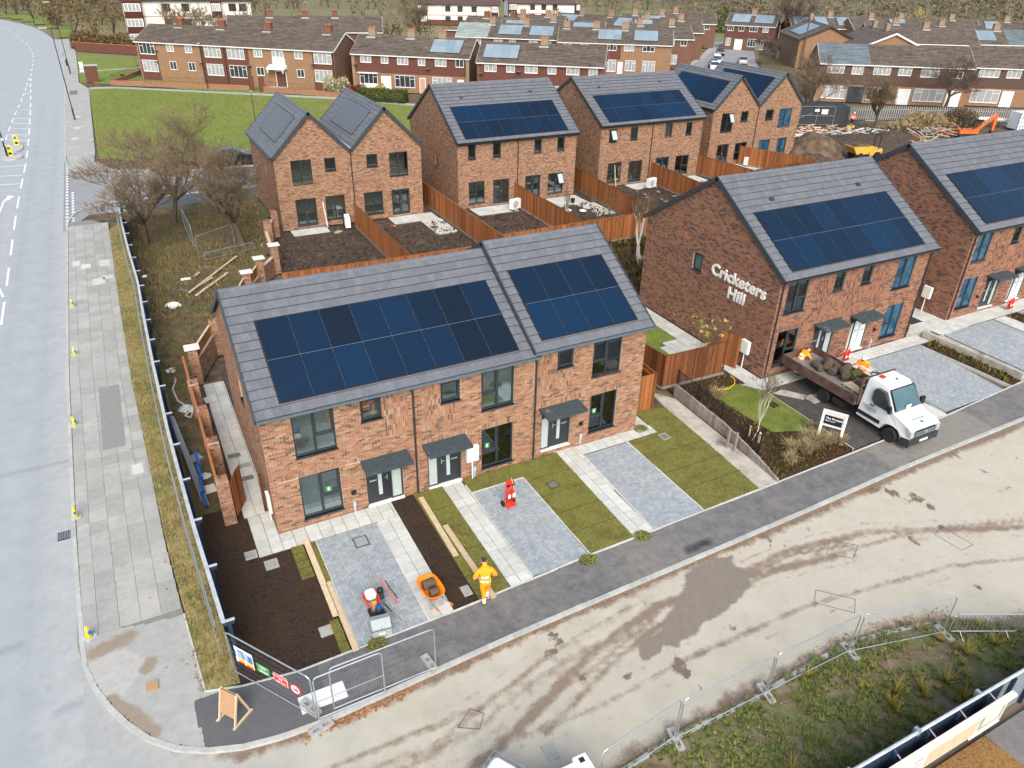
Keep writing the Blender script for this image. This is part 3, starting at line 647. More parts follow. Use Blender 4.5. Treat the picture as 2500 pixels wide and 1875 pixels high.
def house_x(label, x0, x1, y0, y1, zb, eave, ridge, pal, mort, fw, fd, side=None, side_sol=(), soldiers=(), single_b=0, single_t=0, panels=None,
            pipes=(), cans=(), gut='gutter_steel', group=None, sidewin=(), end_wall=True, right_end=True, vent=(), left_wall_from=None):
    """ridge runs along x; y0 is the near front"""
    yr = (y0 + y1) / 2; t = site_thing('terraced_house', label, 'house',(x0, y0, zb), group)
    op = [w[:4] for w in fw] + [d[:4] for d in fd]
    f = frame((x0, y0,0),(1,0,0),(0,-1,0))
    op = [(a - x0, b_, c - x0, d) for a, b_, c, d in op]; so = [(a - x0, b_, c - x0, d) for a, b_, c, d in soldiers]
    brick_wall(t, 'front_wall', f, x1 - x0, eave, pal, mort, op, so, single=single_b, bz=zb)
    fw_ = frame((x0, y0,0),(0,1,0),(-1,0,0))    # left side, a runs away from the camera
    D = y1 - y0
    if left_wall_from is None:
        brick_wall(t, 'side_wall', fw_, D, eave, pal, mort,[(q[0] - y0, q[1], q[2] - y0, q[3]) for q in sidewin], gable=(D / 2, ridge - .12), bz=zb)
    else:   # only the step above the neighbour's roof shows
        mb = MB(); mb.poly([(x0, y0, zb),(x0, y1, zb),(x0, y1, eave),(x0, yr, ridge - .1),(x0, y0, eave)]); mb.build('side_wall', mort, t)
    mb = MB(); mb.poly([(x1, y0, zb),(x1, y0, eave),(x1, yr, ridge - .1),(x1, y1, eave),(x1, y1, zb)]); mb.poly([(x0, y1, zb),(x0, y1, eave),(x1, y1, eave),(x1, y1, zb)])
    mb.build('rear_walls', pal, t)
    # floors and partitions seen through the windows
    mb = MB(); i0, i1, j0, j1 = x0 + .17, x1 - .17, y0 + .17, y1 - .17
    mb.box((i0, j0, zb + .05),(i1, j1, zb + .14)); mb.build('ground_floor', 'room_floor', t)
    mb = MB(); z1 = zb + 2.62; xm = (x0 + x1) / 2
    mb.box((i0, j0, z1),(i1, j1, z1 + .22)); mb.box((i0, j0, eave - .12),(i1, j1, eave - .02))
    for zz0, zz1 in ((zb + .14, z1),(z1 + .22, eave - .12)):
        mb.box((i0, yr - 1.2, zz0),(i1, yr - 1.1, zz1)); mb.box((i0 - .1, j0, zz0),(i0, yr - 1.2, zz1)); mb.box((i1, j0, zz0),(i1 + .1, yr - 1.2, zz1))
        for k in (pipes or (xm,)): mb.box((k - .06, j0, zz0),(k + .06, yr - 1.2, zz1))
    mb.build('inner_walls', 'plaster', t)
    for w in fw:
        a0, z0, a1, z1_ = w[0] - x0, w[1], w[2] - x0, w[3]; window(t, f, a0, z0, a1, z1_, w[4],**(w[5] if len(w) > 5 else {}))
    for q in sidewin: window(t, fw_, q[0] - y0, q[1], q[2] - y0, q[3], 'single', gl='glass_tint')
    for d in fd: front_door(t, f, d[0] - x0, d[1], d[2] - x0, d[3],*d[4:])
    for c in cans: canopy(t, f, c[0] - x0, c[1] - x0, c[2])
    # roof
    oh = .28; e0 = (y0 - oh, eave); L = math.hypot(yr - e0[0], ridge - eave); c = ((0, yr - e0[0], ridge - eave)); n = (0,-(ridge - eave), yr - e0[0]); n = np.array(n) / np.linalg.norm(n)
    frf = (np.array([x0 - .10, e0[0], eave]), np.array([1.,0,0]), n, np.array(c) / L)
    W = x1 - x0 + .20
    sk = None
    if panels:
        pa0, pa1, py0, py1, nx, ny = panels[:6]; k = L / (yr - e0[0]); q = (pa0 - x0 + .10,(py0 - e0[0]) * k, pa1 - x0 + .10,(py1 - e0[0]) * k); sk = q
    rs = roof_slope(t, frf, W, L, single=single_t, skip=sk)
    n2 = n * np.array([1,-1,1]); frb = (np.array([x1 + .10, y1 + oh, eave]), np.array([-1.,0,0]), n2, np.array([0,-c[1], c[2]]) / L)
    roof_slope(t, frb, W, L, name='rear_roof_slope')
    if sk: solar(t, frf, q[0], q[1], q[2], q[3], nx, ny, dark=panels[6] if len(panels) > 6 else ())
    for a in vent:
        MB().box((a[0] - x0,.03, a[1]),(a[0] - x0 + .28,.075, a[1] + .22), frf).build('roof_vent', 'frame_grey', t)
    # ridge caps
    mb = MB(); k = 0; xx = x0 - .12
    while xx < x1 + .1:
        mb.prism([(yr - .16, ridge - .05),(yr - .05, ridge + .045),(yr + .05, ridge + .045),(yr + .16, ridge - .05)], xx, min(xx + .445, x1 + .12),(np.zeros(3), np.array([1.,0,0]), np.array([0,1.,0]), np.array([0,0,1.])), axis='a', tone=rnd.random()); xx += .45
    mb.build('ridge_tiles', 'roof_tile', t)
    # verges (dark dry verge) at both gables, gutter, fascia
    mb = MB()
    for xa in (-.06, W): MB().box((xa,-.16,-.03),(xa + .06,.065, L + .02), frf).build('verge_trim', 'verge_trim', t); MB().box((W - xa - .06,-.16,-.03),(W - xa,.065, L + .02), frb).build('verge_trim', 'verge_trim', t)
    mb = MB(); mb.box((x0 - .03, y0 - .20, eave - .20),(x1 + .03, y0 - .008, eave - .055)); mb.build('fascia', 'gutter_black', t)
    MB().prism([(y0 - .40, eave + .0),(y0 - .38, eave - .09),(y0 - .31, eave - .13),(y0 - .24, eave - .09),(y0 - .205, eave + .0),(y0 - .24, eave - .02),(y0 - .31, eave - .045),(y0 - .37, eave - .02)], x0 - .1, x1 + .1, axis='a').build('gutter', gut, t)
    for p in pipes: downpipe(t, f, p - x0, eave - .10, zb + .05)
    return t, f, frf

def wall_light(parent, f, a, z):
    MB().lathe([(.001,0),(.075,.005),(.075,.03),(.055,.05),(.055,.10),(.001,.11)], fr_pt(f,(a,.11, z)),12, axis='y').box((a - .09,.008, z - .09),(a + .09,.05, z + .09), f).build('wall_light', 'plastic_black', parent)
def gas_box(parent, f, a, z):
    MB().box((a - .06,.007, z + .28),(a + .06,.09, z + .48), f).box((a - .035,.01, z - .02),(a + .035,.07, z + .28), f).build('cable_riser', 'plastic_grey', parent)
surf('plastic_grey',[(.36,.42,.47),(.42,.48,.52)],5,.5)
S = lambda a, z0, b, z1: (a, z0, b, z1)

# front pair (two houses under one lower roof) ------------------------------------
hA, fA, rA = house_x('long brown-brick pair of homes with one wide roof of sixteen solar panels, nearest the road',2.17,12.60,21.90,30.90,0.0,5.05,7.80, 'brick_light', 'mortar_light',
    [(3.16,.30,4.63,2.20, 'right', dict(sticker=True)),(3.19,3.04,4.66,4.78, 'right'),(5.60,3.86,6.38,4.74, 'single'),(8.65,3.82,9.45,4.70, 'single'),
     (10.32,3.02,11.74,4.76, 'left'),(10.32,.26,11.74,2.16, 'left', dict(sticker=True))],
    [(5.56,.04,7.00,2.08, 'right'),(8.02,.04,9.44,2.08, 'left')],
    soldiers=[S(2.42,2.215,4.66,2.42), S(3.10,4.79,4.75,4.995), S(10.30,2.175,12.1,2.38), S(9.95,4.775,11.85,4.985), S(6.45,3.00,7.35,4.80), S(5.5,4.76,7.38,4.98), S(8.0,2.80,8.62,4.72), S(8.62,2.80,9.2,3.76),
              S(7.95,4.74,9.5,4.96), S(4.85,2.22,5.5,2.42), S(7.9,2.22,9.7,2.42)],
    single_b=300, single_t=300, panels=(2.98,11.92,22.02,24.98,8,2,((6,0),(7,0),(2,1),(6,1))), pipes=(7.55,), cans=((5.40,7.20,2.24),(7.82,9.60,2.24)),
    sidewin=[(25.6,3.4,26.3,4.4)])
for a, z in ((5.04,.92),(10.16,.90)): wall_light(hA, fA, a - 2.17, z)
gas_box(hA, fA,5.02 - 2.17,.02); gas_box(hA, fA,9.98 - 2.17,.02)
hB, fB, rB = house_x('taller end house stepped up beside the long pair, eight solar panels on its roof',12.60,17.95,21.90,30.90,0.0,5.22,8.08, 'brick_light', 'mortar_light',
    [(13.66,4.10,14.43,4.95, 'single'),(15.35,3.29,16.76,4.95, 'left'),(15.40,.53,16.76,2.40, 'left', dict(sticker=True))],
    [(13.05,.28,14.46,2.28, 'left')],
    soldiers=[S(12.62,3.2,13.62,5.10), S(13.62,3.2,14.45,4.03), S(13.62,4.97,14.5,5.12), S(15.2,4.96,17.1,5.13), S(15.3,2.415,17.2,2.62), S(12.9,2.5,15.1,2.70)],
    single_b=300, single_t=300, panels=(12.98,17.42,22.02,24.96,4,2), pipes=(12.68,), cans=((12.90,14.75,2.46),), left_wall_from=True)
wall_light(hB, fB,14.98 - 12.6,1.15); gas_box(hB, fB,15.0 - 12.6,.12)
# Cricketers Hill pair -------------------------------------------------------------
hC, fC, rC = house_x('dark red brick house with white lettering on its gable wall',26.42,37.25,22.85,33.35,0.05,5.38,8.90, 'brick_warm', 'mortar_warm',
    [(26.95,3.45,28.35,5.18, 'right', dict(blind=True)),(26.95,.54,28.40,2.50, 'right', dict(blind=True)),(30.12,4.08,30.88,5.10, 'single'),(32.10,4.10,32.88,5.12, 'single'),
     (34.72,3.36,36.15,5.10, 'left', dict(gl='glass_blue')),(34.85,.44,36.25,2.40, 'left', dict(gl='glass_blue'))],
    [(29.55,.30,31.05,2.36, 'right'),(32.30,.22,33.62,2.30, 'left', 'door_white')],
    soldiers=[S(26.7,2.515,28.7,2.72), S(26.9,5.19,28.6,5.36), S(28.95,3.0,30.08,4.8), S(30.95,3.0,32.05,4.8), S(32.95,3.0,33.9,4.8), S(30.1,3.3,30.9,4.0), S(32.1,3.3,32.9,4.0), S(34.5,2.415,36.5,2.62), S(34.5,5.11,36.4,5.30), S(29.4,2.6,33.8,2.80)],
    single_b=300, single_t=300, panels=(27.05,36.45,22.95,25.98,8,2), pipes=(26.55,37.12), cans=((29.35,31.15,2.50),(32.0,33.75,2.46)), gut='gutter_black',
    sidewin=[(28.37,3.70,29.10,4.72)], vent=((28.6,4.6),(34.9,4.7)))
wall_light(hC, fC,34.25 - 26.42,1.15); gas_box(hC, fC,34.2 - 26.42,.1); gas_box(hC, fC,28.75 - 26.42,.1)
hD, fD, rD = house_x('dark red brick house cut off by the right edge of the picture',40.55,51.5,22.85,33.35,.42,5.80,9.32, 'brick_warm', 'mortar_warm',
    [(41.05,3.85,42.4,5.52, 'left', dict(gl='glass_blue')),(41.05,.98,42.45,2.88, 'left', dict(gl='glass_blue')),(44.3,4.5,45.1,5.5, 'single'),(46.6,4.5,47.4,5.5, 'single'),(49.0,3.85,50.4,5.5, 'left')],
    [(43.35,.62,44.75,2.68, 'right'),(46.0,.62,47.35,2.68, 'left', 'door_white')],
    soldiers=[S(40.8,2.90,42.7,3.1), S(42.9,3.4,44.2,5.2), S(45.2,3.4,46.5,5.2)], panels=(41.35,50.7,22.95,25.98,8,2), pipes=(40.68,), cans=((43.15,44.95,2.84),(45.8,47.6,2.84)), gut='gutter_black')
wall_light(hD, fD,42.85 - 40.55,1.5)
# letters on the gable wall
def text_mesh(s, size, extrude=.0, bold=0.0, align='CENTER', space=1.0):
    c = bpy.data.curves.new('text', 'FONT'); c.body = s; c.size = size; c.extrude = extrude; c.offset = bold; c.align_x = align; c.space_character = space; c.resolution_u = 3
    o = bpy.data.objects.new('text', c); COL.objects.link(o)
    me = bpy.data.meshes.new_from_object(o.evaluated_get(bpy.context.evaluated_depsgraph_get())); bpy.data.objects.remove(o); bpy.data.curves.remove(c)
    return me
def put_text(name, s, size, mat, origin, a, up, parent=None, extrude=.0, bold=0.0, align='CENTER', sx=1.0, space=1.0,**kw):
    me = text_mesh(s, size, extrude, bold, align, space); me.name = name; me.materials.clear(); me.materials.append(M[mat])
    A = Vector(a).normalized(); U = Vector(up).normalized(); N = A.cross(U)
    o = obj(name, me, parent,**kw)
    o.matrix_basis = Matrix.Translation(Vector(origin)) @ Matrix(((A.x * sx, U.x, N.x,0),(A.y * sx, U.y, N.y,0),(A.z * sx, U.z, N.z,0),(0,0,0,1)))
    return o
put_text('wall_lettering', 'Cricketers',.84, 'white_paint',(26.42 - .045,25.58,4.02),(0,-1,0),(0,0,1), hC,.03,.022, space=1.03, sx=1.06)
put_text('wall_lettering', 'Hill',.84, 'white_paint',(26.42 - .045,25.50,3.22),(0,-1,0),(0,0,1), hC,.03,.022, space=1.03, sx=1.06)
fs = frame((26.42,22.85,0),(0,1,0),(-1,0,0))
for a, z in ((7.0,5.3),(6.75,5.22),(8.2,3.0),(6.6,2.6),(5.6,2.9)): MB().box((a,.006, z),(a + .2,.016, z + .14), fs).build('air_brick', 'pipe_red', hC)

# rear row -------------------------------------------------------------------------
def house_plain(label, x0, x1, y0, y1, eave, ridge, wins, panels, pipes):
    return house_x(label, x0, x1, y0, y1,0.0, eave, ridge, 'brick_buff', 'mortar_buff', wins,[], panels=panels, pipes=pipes, gut='gutter_black', vent=(((x0 + 2.0),4.8),((x1 - 2.5),5.0)), sidewin=[(y0 + 4.3,2.6, y0 + 4.75,3.5)])
F_ = [(24.80,3.98,25.48,5.12, 'single'),(27.02,3.98,27.75,5.10, 'single'),(30.84,3.95,31.56,5.07, 'single'),(33.06,3.95,33.8,5.06, 'single'),
      (24.82,.36,26.28,2.16, 'left'),(27.05,.10,28.56,2.14, 'french'),(30.07,.10,31.56,2.14, 'french'),(32.30,.36,33.82,2.13, 'right', dict(open_=True))]
house_plain('pale brick pair in the middle of the rear row, one ground window pushed open',23.90,34.95,55.0,65.6,5.36,8.95, F_,(24.62,34.05,55.05,58.0,8,2),(29.3,))
G_ = [(38.98,3.97,39.80,5.08, 'single', dict(open_=True)),(41.3,3.97,42.1,5.10, 'single'),(45.18,3.95,46.0,5.10, 'single'),(47.58,3.93,48.33,5.08, 'single'),
      (39.1,.36,40.62,2.10, 'left'),(41.42,.10,42.95,2.08, 'french'),(44.45,.10,46.03,2.10, 'french'),(46.80,.36,48.4,2.08, 'right')]
house_plain('pale brick pair in the rear row beside the right twin gables',38.10,49.55,56.0,66.6,5.45,8.75, G_,(38.95,48.6,56.05,59.0,8,2),(43.7,))

def house_twin(label, x0, xm, x1, y0, y1, eave, apex, valley, wins, panels_left, pal='brick_buff', mort='mortar_buff', pipe=None, slate_panels=False):
    t = site_thing('gabled_house', label, 'house',(x0, y0,0)); W = x1 - x0; m = xm - x0
    f = frame((x0, y0,0),(1,0,0),(0,-1,0))
    # one wall per gable
    for k,(a, b) in enumerate(((x0, xm),(xm, x1))):
        fk = frame((a, y0,0),(1,0,0),(0,-1,0))
        brick_wall(t, 'front_wall', fk, b - a, eave, pal, mort,[(w[0] - a, w[1], w[2] - a, w[3]) for w in wins if a - .01 <= w[0] < b], gable=((b - a) / 2, apex - .1))
    fl = frame((x0, y0,0),(0,1,0),(-1,0,0)); D = y1 - y0
    brick_wall(t, 'side_wall', fl, D, eave, pal, mort,[(3.4,3.3,3.75,4.2)])
    window(t, fl,3.4,3.3,3.75,4.2, 'single', gl='glass_tint')
    mb = MB(); mb.poly([(x1, y0,0),(x1, y0, eave),(x1, y1, eave),(x1, y1,0)]); mb.poly([(x0, y1,0),(x0, y1, eave),(x1, y1, eave),(x1, y1,0)])
    for a, b in ((x0, xm),(xm, x1)): mb.poly([(a, y1, eave),((a + b) / 2, y1, apex - .1),(b, y1, eave)])
    mb.build('rear_walls', pal, t)
    bx('ground_floor',(x0 + .17, y0 + .17,.05),(x1 - .17, y1 - .17,.14), 'room_floor', t)
    mb = MB(); mb.box((x0 + .17, y0 + .17,2.62),(x1 - .17, y1 - .17,2.84)); mb.box((x0 + .17, y0 + .17, eave - .12),(x1 - .17, y1 - .17, eave - .02))
    for q0, q1 in ((.14,2.62),(2.84, eave - .12)):
        mb.box((x0 + .17, y0 + 3.4, q0),(x1 - .17, y0 + 3.5, q1)); mb.box((xm - .06, y0 + .17, q0),(xm + .06, y0 + 3.4, q1))
    mb.build('inner_walls', 'plaster', t)
    for w in wins: window(t, f, w[0] - x0, w[1], w[2] - x0, w[3], w[4],**(w[5] if len(w) > 5 else {}))
    if pipe: downpipe(t, f, pipe - x0, eave - .05,.05, side=0)
    oy = .14; Ly = D + 2 * oy
    for gi,(a, b) in enumerate(((x0, xm),(xm, x1))):
        xr = (a + b) / 2; dz = apex - eave; hw = xr - a; L0 = math.hypot(hw, dz)
        ex = .16 if gi == 0 else .0; ex2 = .16 if gi == 1 else .0
        # left-facing slope
        c = np.array([hw,0, dz]) / L0; n = np.array([-dz,0, hw]) / L0
        L = L0 + ex; frl = (np.array([a, y1 + oy, eave]) - c * ex, np.array([0,-1.,0]), n, c)
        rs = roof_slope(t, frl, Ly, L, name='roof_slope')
        c2 = np.array([-hw,0, dz]) / L0; n2 = np.array([dz,0, hw]) / L0; L2 = L0 + ex2
        frr = (np.array([b, y0 - oy, eave]) - c2 * ex2, np.array([0,1.,0]), n2, c2)
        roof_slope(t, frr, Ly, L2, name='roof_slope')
        for q in (-.06, Ly): MB().box((q,-.16,-.02),(q + .06,.065, L + .02), frl).build('verge_trim', 'verge_trim', t); MB().box((q,-.16,-.02),(q + .06,.065, L2 + .02), frr).build('verge_trim', 'verge_trim', t)
        mb = MB(); yy = y0 - oy
        while yy < y1 + oy:
            mb.prism([(xr - .16, apex - .05),(xr - .05, apex + .045),(xr + .05, apex + .045),(xr + .16, apex - .05)], yy, min(yy + .445, y1 + oy), axis='b', tone=rnd.random()); yy += .45
        mb.build('ridge_tiles', 'roof_tile', t)
        if panels_left:
            p0, p1, q0, q1, nx, ny, mt = panels_left
            solar(t, frl, Ly - p1, q0, Ly - p0, q1, nx, ny, mat=mt, rail=False)
    MB().prism([(x0 - .32, eave - .05),(x0 - .29, eave - .16),(x0 - .2, eave - .16),(x0 - .17, eave - .05)], y0 - .1, y1 + .1, axis='b').build('gutter', 'gutter_black', t)
    MB().box((x0 - .15, y0, eave - .2),(x0 - .008, y1, eave - .08)).build('fascia', 'gutter_black', t)
    # lead valley between the gables
    MB().prism([(xm - .3, eave + .16),(xm + .3, eave + .16),(xm, eave - .02)], y0 - .12, y1 + .1, axis='b').build('valley_gutter', 'lead', t)
    return t, f
solar_mat('solar_slate',(.10,.115,.135),(.12,.14,.165),.3,.6)
house_twin('pale brick twin-gabled pair at the left end of the rear row with slate-grey roof',9.72,15.32,20.95,55.4,64.8,5.52,8.35, None,
    [(10.87,3.35,12.38,5.10, 'right'),(13.34,4.12,14.19,5.08, 'single'),(10.88,.14,12.42,2.26, 'french'),(13.12,.44,14.62,2.25, 'left'),
     (16.55,4.10,17.42,5.06, 'single'),(18.34,3.22,19.85,5.02, 'left'),(16.12,.45,17.64,2.18, 'right'),(18.36,.12,19.86,2.16, 'french')],
    (1.6,7.6,1.0,3.3,6,1, 'solar_slate'), pipe=15.35)
house_twin('twin-gabled pair beside the building site, dark solar panels on both roofs',52.5,58.3,64.2,58.0,67.5,5.65,8.5, None,
    [(53.62,3.32,55.14,5.12, 'right', dict(open_=True)),(56.08,4.17,57.08,5.16, 'single'),(59.4,4.1,60.5,5.10, 'single'),(61.3,3.28,63.05,5.08, 'left', dict(gl='glass_blue')),
     (53.6,.14,55.15,2.14, 'french'),(55.95,.44,57.55,2.10, 'left'),(59.2,.44,60.7,2.10, 'left', dict(gl='glass_blue')),(61.78,.12,63.1,2.10, 'french', dict(gl='glass_blue'))],
    (1.0,8.4,.7,3.3,6,1, 'solar_dark'), pipe=58.3)

# ------------------------------------------------------------------ ground, roads, paving
def pad(name, pts, z, m, zb=-.30, kind='structure', parent=None):
    pts = list(pts)
    o = MB().prism(pts, zb, z).build(name, m, parent)
    if parent is None: o['kind'] = kind
    return o
def sheet(name, pts, z, m, parent=None, kind='structure'):
    o = MB().poly([(x, y, z) for x, y in pts]).build(name, m, parent)
    if parent is None: o['kind'] = kind
    return o
def rect(x0, y0, x1, y1): return [(x0, y0),(x1, y0),(x1, y1),(x0, y1)]
def inside(pts, x, y):
    """vectorised point in polygon"""
    x = np.asarray(x); y = np.asarray(y); c = np.zeros(x.shape, bool); n = len(pts)
    for i in range(n):
        x0, y0 = pts[i]; x1, y1 = pts[(i + 1) % n]
        if y0 == y1: continue
        c ^= ((y0 > y) != (y1 > y)) & (x < (x1 - x0) * (y - y0) / (y1 - y0) + x0)
    return c
def segdist(x, y, pts):
    d = np.full(x.shape,1e9)
    for (x0, y0),(x1, y1) in zip(pts[:-1], pts[1:]):
        L = (x1 - x0) ** 2 + (y1 - y0) ** 2 + 1e-9; t = np.clip(((x - x0) * (x1 - x0) + (y - y0) * (y1 - y0)) / L,0,1)
        d = np.minimum(d, np.hypot(x - x0 - t * (x1 - x0), y - y0 - t * (y1 - y0)))
    return d
def vnoise(x, y, seed=0):
    """smooth value noise, 0..1"""
    r_ = np.random.RandomState(seed).rand(64,64)
    xi = np.floor(x).astype(int); yi = np.floor(y).astype(int); fx = x - xi; fy = y - yi; fx = fx * fx * (3 - 2 * fx); fy = fy * fy * (3 - 2 * fy)
    g = lambda a, b: r_[a % 64, b % 64]
    return (g(xi, yi) * (1 - fx) + g(xi + 1, yi) * fx) * (1 - fy) + (g(xi, yi + 1) * (1 - fx) + g(xi + 1, yi + 1) * fx) * fy
def fbm(x, y, s, seed=0, oct=4):
    v = 0; a = .5
    for k in range(oct): v = v + a * vnoise(x * s * 2 ** k, y * s * 2 ** k, seed + k); a *= .5
    return v / (1 - .5 ** oct)
def grid(name, x0, y0, x1, y1, step, z, m, zf=None, masks=None, clip=None, kind='structure', smooth=True):
    """dense sheet; zf(x, y) height; masks: {attribute: f(x, y)} point values used by the material for stains, mud and wear"""
    nx = int(round((x1 - x0) / step)) + 1; ny = int(round((y1 - y0) / step)) + 1
    X, Y = np.meshgrid(np.linspace(x0, x1, nx), np.linspace(y0, y1, ny)); Z = np.full(X.shape, z, float)
    if zf is not None: Z = Z + zf(X, Y)
    idx = np.arange(nx * ny).reshape(ny, nx)
    q = np.stack([idx[:-1,:-1], idx[:-1,1:], idx[1:,1:], idx[1:,:-1]],-1).reshape(-1,4)
    if clip is not None:
        cx = (X[:-1,:-1] + X[1:,1:]).ravel() / 2; cy = (Y[:-1,:-1] + Y[1:,1:]).ravel() / 2; q = q[inside(clip, cx, cy)]
    mb = MB(); mb.V.append(np.stack([X, Y, Z],-1).reshape(-1,3)); mb.n = nx * ny; mb.Q.append(q); mb.tq.append(np.full(len(q),.5)); mb.mq.append(np.zeros(len(q), int))
    o = mb.build(name, m, smooth=smooth, kind=kind)
    for k, f in (masks or {}).items():
        a = o.data.attributes.new(k, 'FLOAT', 'POINT'); a.data.foreach_set('value', f(X, Y).ravel().astype(np.float32))
    return o
def layered(name, cols, scale, layers, rough=.95, bmp=.2, fine=.12, spec=.2, stretch=None):
    """base ramp with attribute-driven layers: (attribute, colour, edge softness, roughness)"""
    m, nt, b = newmat(name, rough, spec); p = pos(nt, stretch); n1 = noise(nt, p, scale,6.0,.65)
    mr = nt.nodes.new('ShaderNodeMapRange'); mr.inputs[1].default_value = .3; mr.inputs[2].default_value = .7; nt.links.new(n1, mr.inputs[0])
    c = ramp(nt, mr.outputs[0],[(i / (len(cols) - 1), q) for i, q in enumerate(cols)]); rg = None
    for at, col, soft, rv, nsc in layers:
        a = attr(nt, at); nn = noise(nt, pos(nt), nsc,6.0,.7)
        v = math_(nt, 'ADD', a, math_(nt, 'MULTIPLY', math_(nt, 'SUBTRACT', nn,.5),1.3))
        f = nt.nodes.new('ShaderNodeMapRange'); f.inputs[1].default_value = .5 - soft; f.inputs[2].default_value = .5 + soft; nt.links.new(v, f.inputs[0])
        col2 = mixc(nt, noise(nt, pos(nt),5.0,4.0), tuple(x * .82 for x in col), tuple(min(1, x * 1.18) for x in col))
        c = mixc(nt, f.outputs[0], c, col2)
        if rv is not None:
            rr = nt.nodes.new('ShaderNodeMapRange'); rr.inputs[3].default_value = rough; rr.inputs[4].default_value = rv; nt.links.new(f.outputs[0], rr.inputs[0]); rg = rr.outputs[0]; nt.links.new(rg, b.inputs['Roughness'])
    if fine:
        g = noise(nt, pos(nt),70.0,3.0); t = nt.nodes.new('ShaderNodeMapRange'); t.inputs[1].default_value = .3; t.inputs[2].default_value = .7; t.inputs[3].default_value = 1 - fine; t.inputs[4].default_value = 1 + fine
        nt.links.new(g, t.inputs[0]); cb = nt.nodes.new('ShaderNodeCombineColor')
        for i in range(3): nt.links.new(t.outputs[0], cb.inputs[i])
        c = mixc(nt,1.0, c, cb.outputs[0], 'MULTIPLY')
    nt.links.new(c, b.inputs['Base Color']); bump(nt, b, n1, bmp,.02); M[name] = m

surf('slab_mid',[(.22,.22,.215),(.27,.27,.262)],5,.9, fine=.15)
surf('rubble_brown',[(.10,.075,.055),(.20,.155,.12)],8,1.0, tone=.4)
# far ground to the horizon
grid('ground',-700,-100,1500,1300,50,-.16, 'field', zf=lambda x, y: np.clip((np.hypot(x, y) - 420) / 500,0,1) ** 1.5 * (10 + 18 * np.clip(x / 600,0,1)))
grid('terrain_site',-4,14,125,150,1.0,-.13, 'soil_site', zf=lambda x, y: (fbm(x, y,.3,3) - .5) * .06)

# main road with its right kerb bending away to the left
def poly_off(pts, d):
    out = []
    for i, p in enumerate(pts):
        a = pts[max(i - 1,0)]; b = pts[min(i + 1, len(pts) - 1)]; tx, ty = b[0] - a[0], b[1] - a[1]; L = math.hypot(tx, ty)
        out.append((p[0] - ty / L * d, p[1] + tx / L * d))
    return out
def smooth_line(pts, n=8):
    out = []
    P = [pts[0]] + list(pts) + [pts[-1]]
    for i in range(1, len(P) - 2):
        for k in range(n):
            t = k / n; a, b, c, d = P[i - 1], P[i], P[i + 1], P[i + 2]
            out.append(tuple(.5 * ((2 * b[j]) + (-a[j] + c[j]) * t + (2 * a[j] - 5 * b[j] + 4 * c[j] - d[j]) * t * t + (-a[j] + 3 * b[j] - 3 * c[j] + d[j]) * t ** 3) for j in (0,1)))
    out.append(tuple(pts[-1])); return out
road_r = [(-4.30,19.5),(-4.48,25),(-4.68,38),(-4.70,60),(-4.86,86),(-5.0,132),(-5.28,165),(-5.7,185),(-7.2,205),(-9.6,224),(-13.0,242),(-20.9,266),(-33,292),(-60,335)]
RR = smooth_line(road_r,4)
def strip(name, line, d0, d1, z, m,**k):
    A = poly_off(line, d0); B = poly_off(line, d1); mb = MB()
    for i in range(len(line) - 1): mb.quads([[(*A[i], z),(*A[i + 1], z),(*B[i + 1], z),(*B[i], z)][::1 if d1 > d0 else -1]],.5)
    return mb.build(name, m,**k)
layered('road_blue',[(.30,.325,.345),(.36,.385,.405)],1.0,[('pale',(.42,.42,.41),.3, None,3.0),('mud',(.40,.375,.315),.35, None,1.2),('dark',(.25,.265,.28),.3, None,2.0)],.9,.1,.14)
# near part of the main road, dense for its stains
grid('road',-26,0,-4.2,120,.3,-.100, 'road_blue', masks=dict(
    pale=lambda x, y: np.clip(1 - np.abs(x + 4.7) / 1.6,0,1) * .42 + np.clip(1 - np.abs(x + 8.6) / 1.4,0,1) * .35,
    mud=lambda x, y: np.clip((20 - y) / 7,0,1) * (.22 + (x + 4.3) / 60) * (.7 + .6 * fbm(x, y,.12,88)), dark=lambda x, y: np.clip(1 - np.abs(np.abs(x + 6.6) - .85) / .5,0,1) * .22 + .2 * fbm(x, y,.08,66) + (np.abs(y - 20.8 - .06 * x) < .05) * .55 + (np.abs(y - 30.3) < .04) * .5 + (np.abs(y - 17.2 + .05 * x) < .05) * .5))
far_line = [p for p in RR if p[1] > 100]; far_line = [(-4.93,119.6)] + [p for p in far_line if p[1] > 120]
struct(strip('road', far_line,0,13.5,-.098, 'road_blue'))
# opposite footway
struct(strip('pavement', far_line,13.5,17,.0, 'slab_grey')); pad('pavement', rect(-29,30,-24.5,119),0, 'slab_grey')
# dashed lane line, hatching, arrow, give way marks
mk = [( -8.02,44.0)]
cl = smooth_line([(-7.7,26),(-7.95,50),(-8.2,70),(-8.2,88),(-8.5,105),(-8.95,122),(-9.72,147),(-10.1,170),(-10.8,184),(-12.1,198),(-14.1,212),(-16.9,230),(-20,243),(-25,256)],14)
def along(line, s0, s1, w, z, name='lane_marking', parent=None):
    acc = 0; P = []
    for a, b in zip(line[:-1], line[1:]):
        L = math.dist(a, b)
        for t in np.linspace(0,1,5)[:-1]:
            s_ = acc + t * L
            if s0 <= s_ <= s1: P.append((a[0] + (b[0] - a[0]) * t, a[1] + (b[1] - a[1]) * t))
        acc += L
    if len(P) > 1: struct(strip(name, P,-w / 2, w / 2, z, 'road_paint'))
s_ = 2.0
while s_ < 240:
    ln = 4.0 if s_ < 60 else (4.0 if s_ < 120 else 3.0)
    along(cl, s_, s_ + ln,.13,-.094); s_ += ln + (2.0 if s_ < 120 else 3.2)
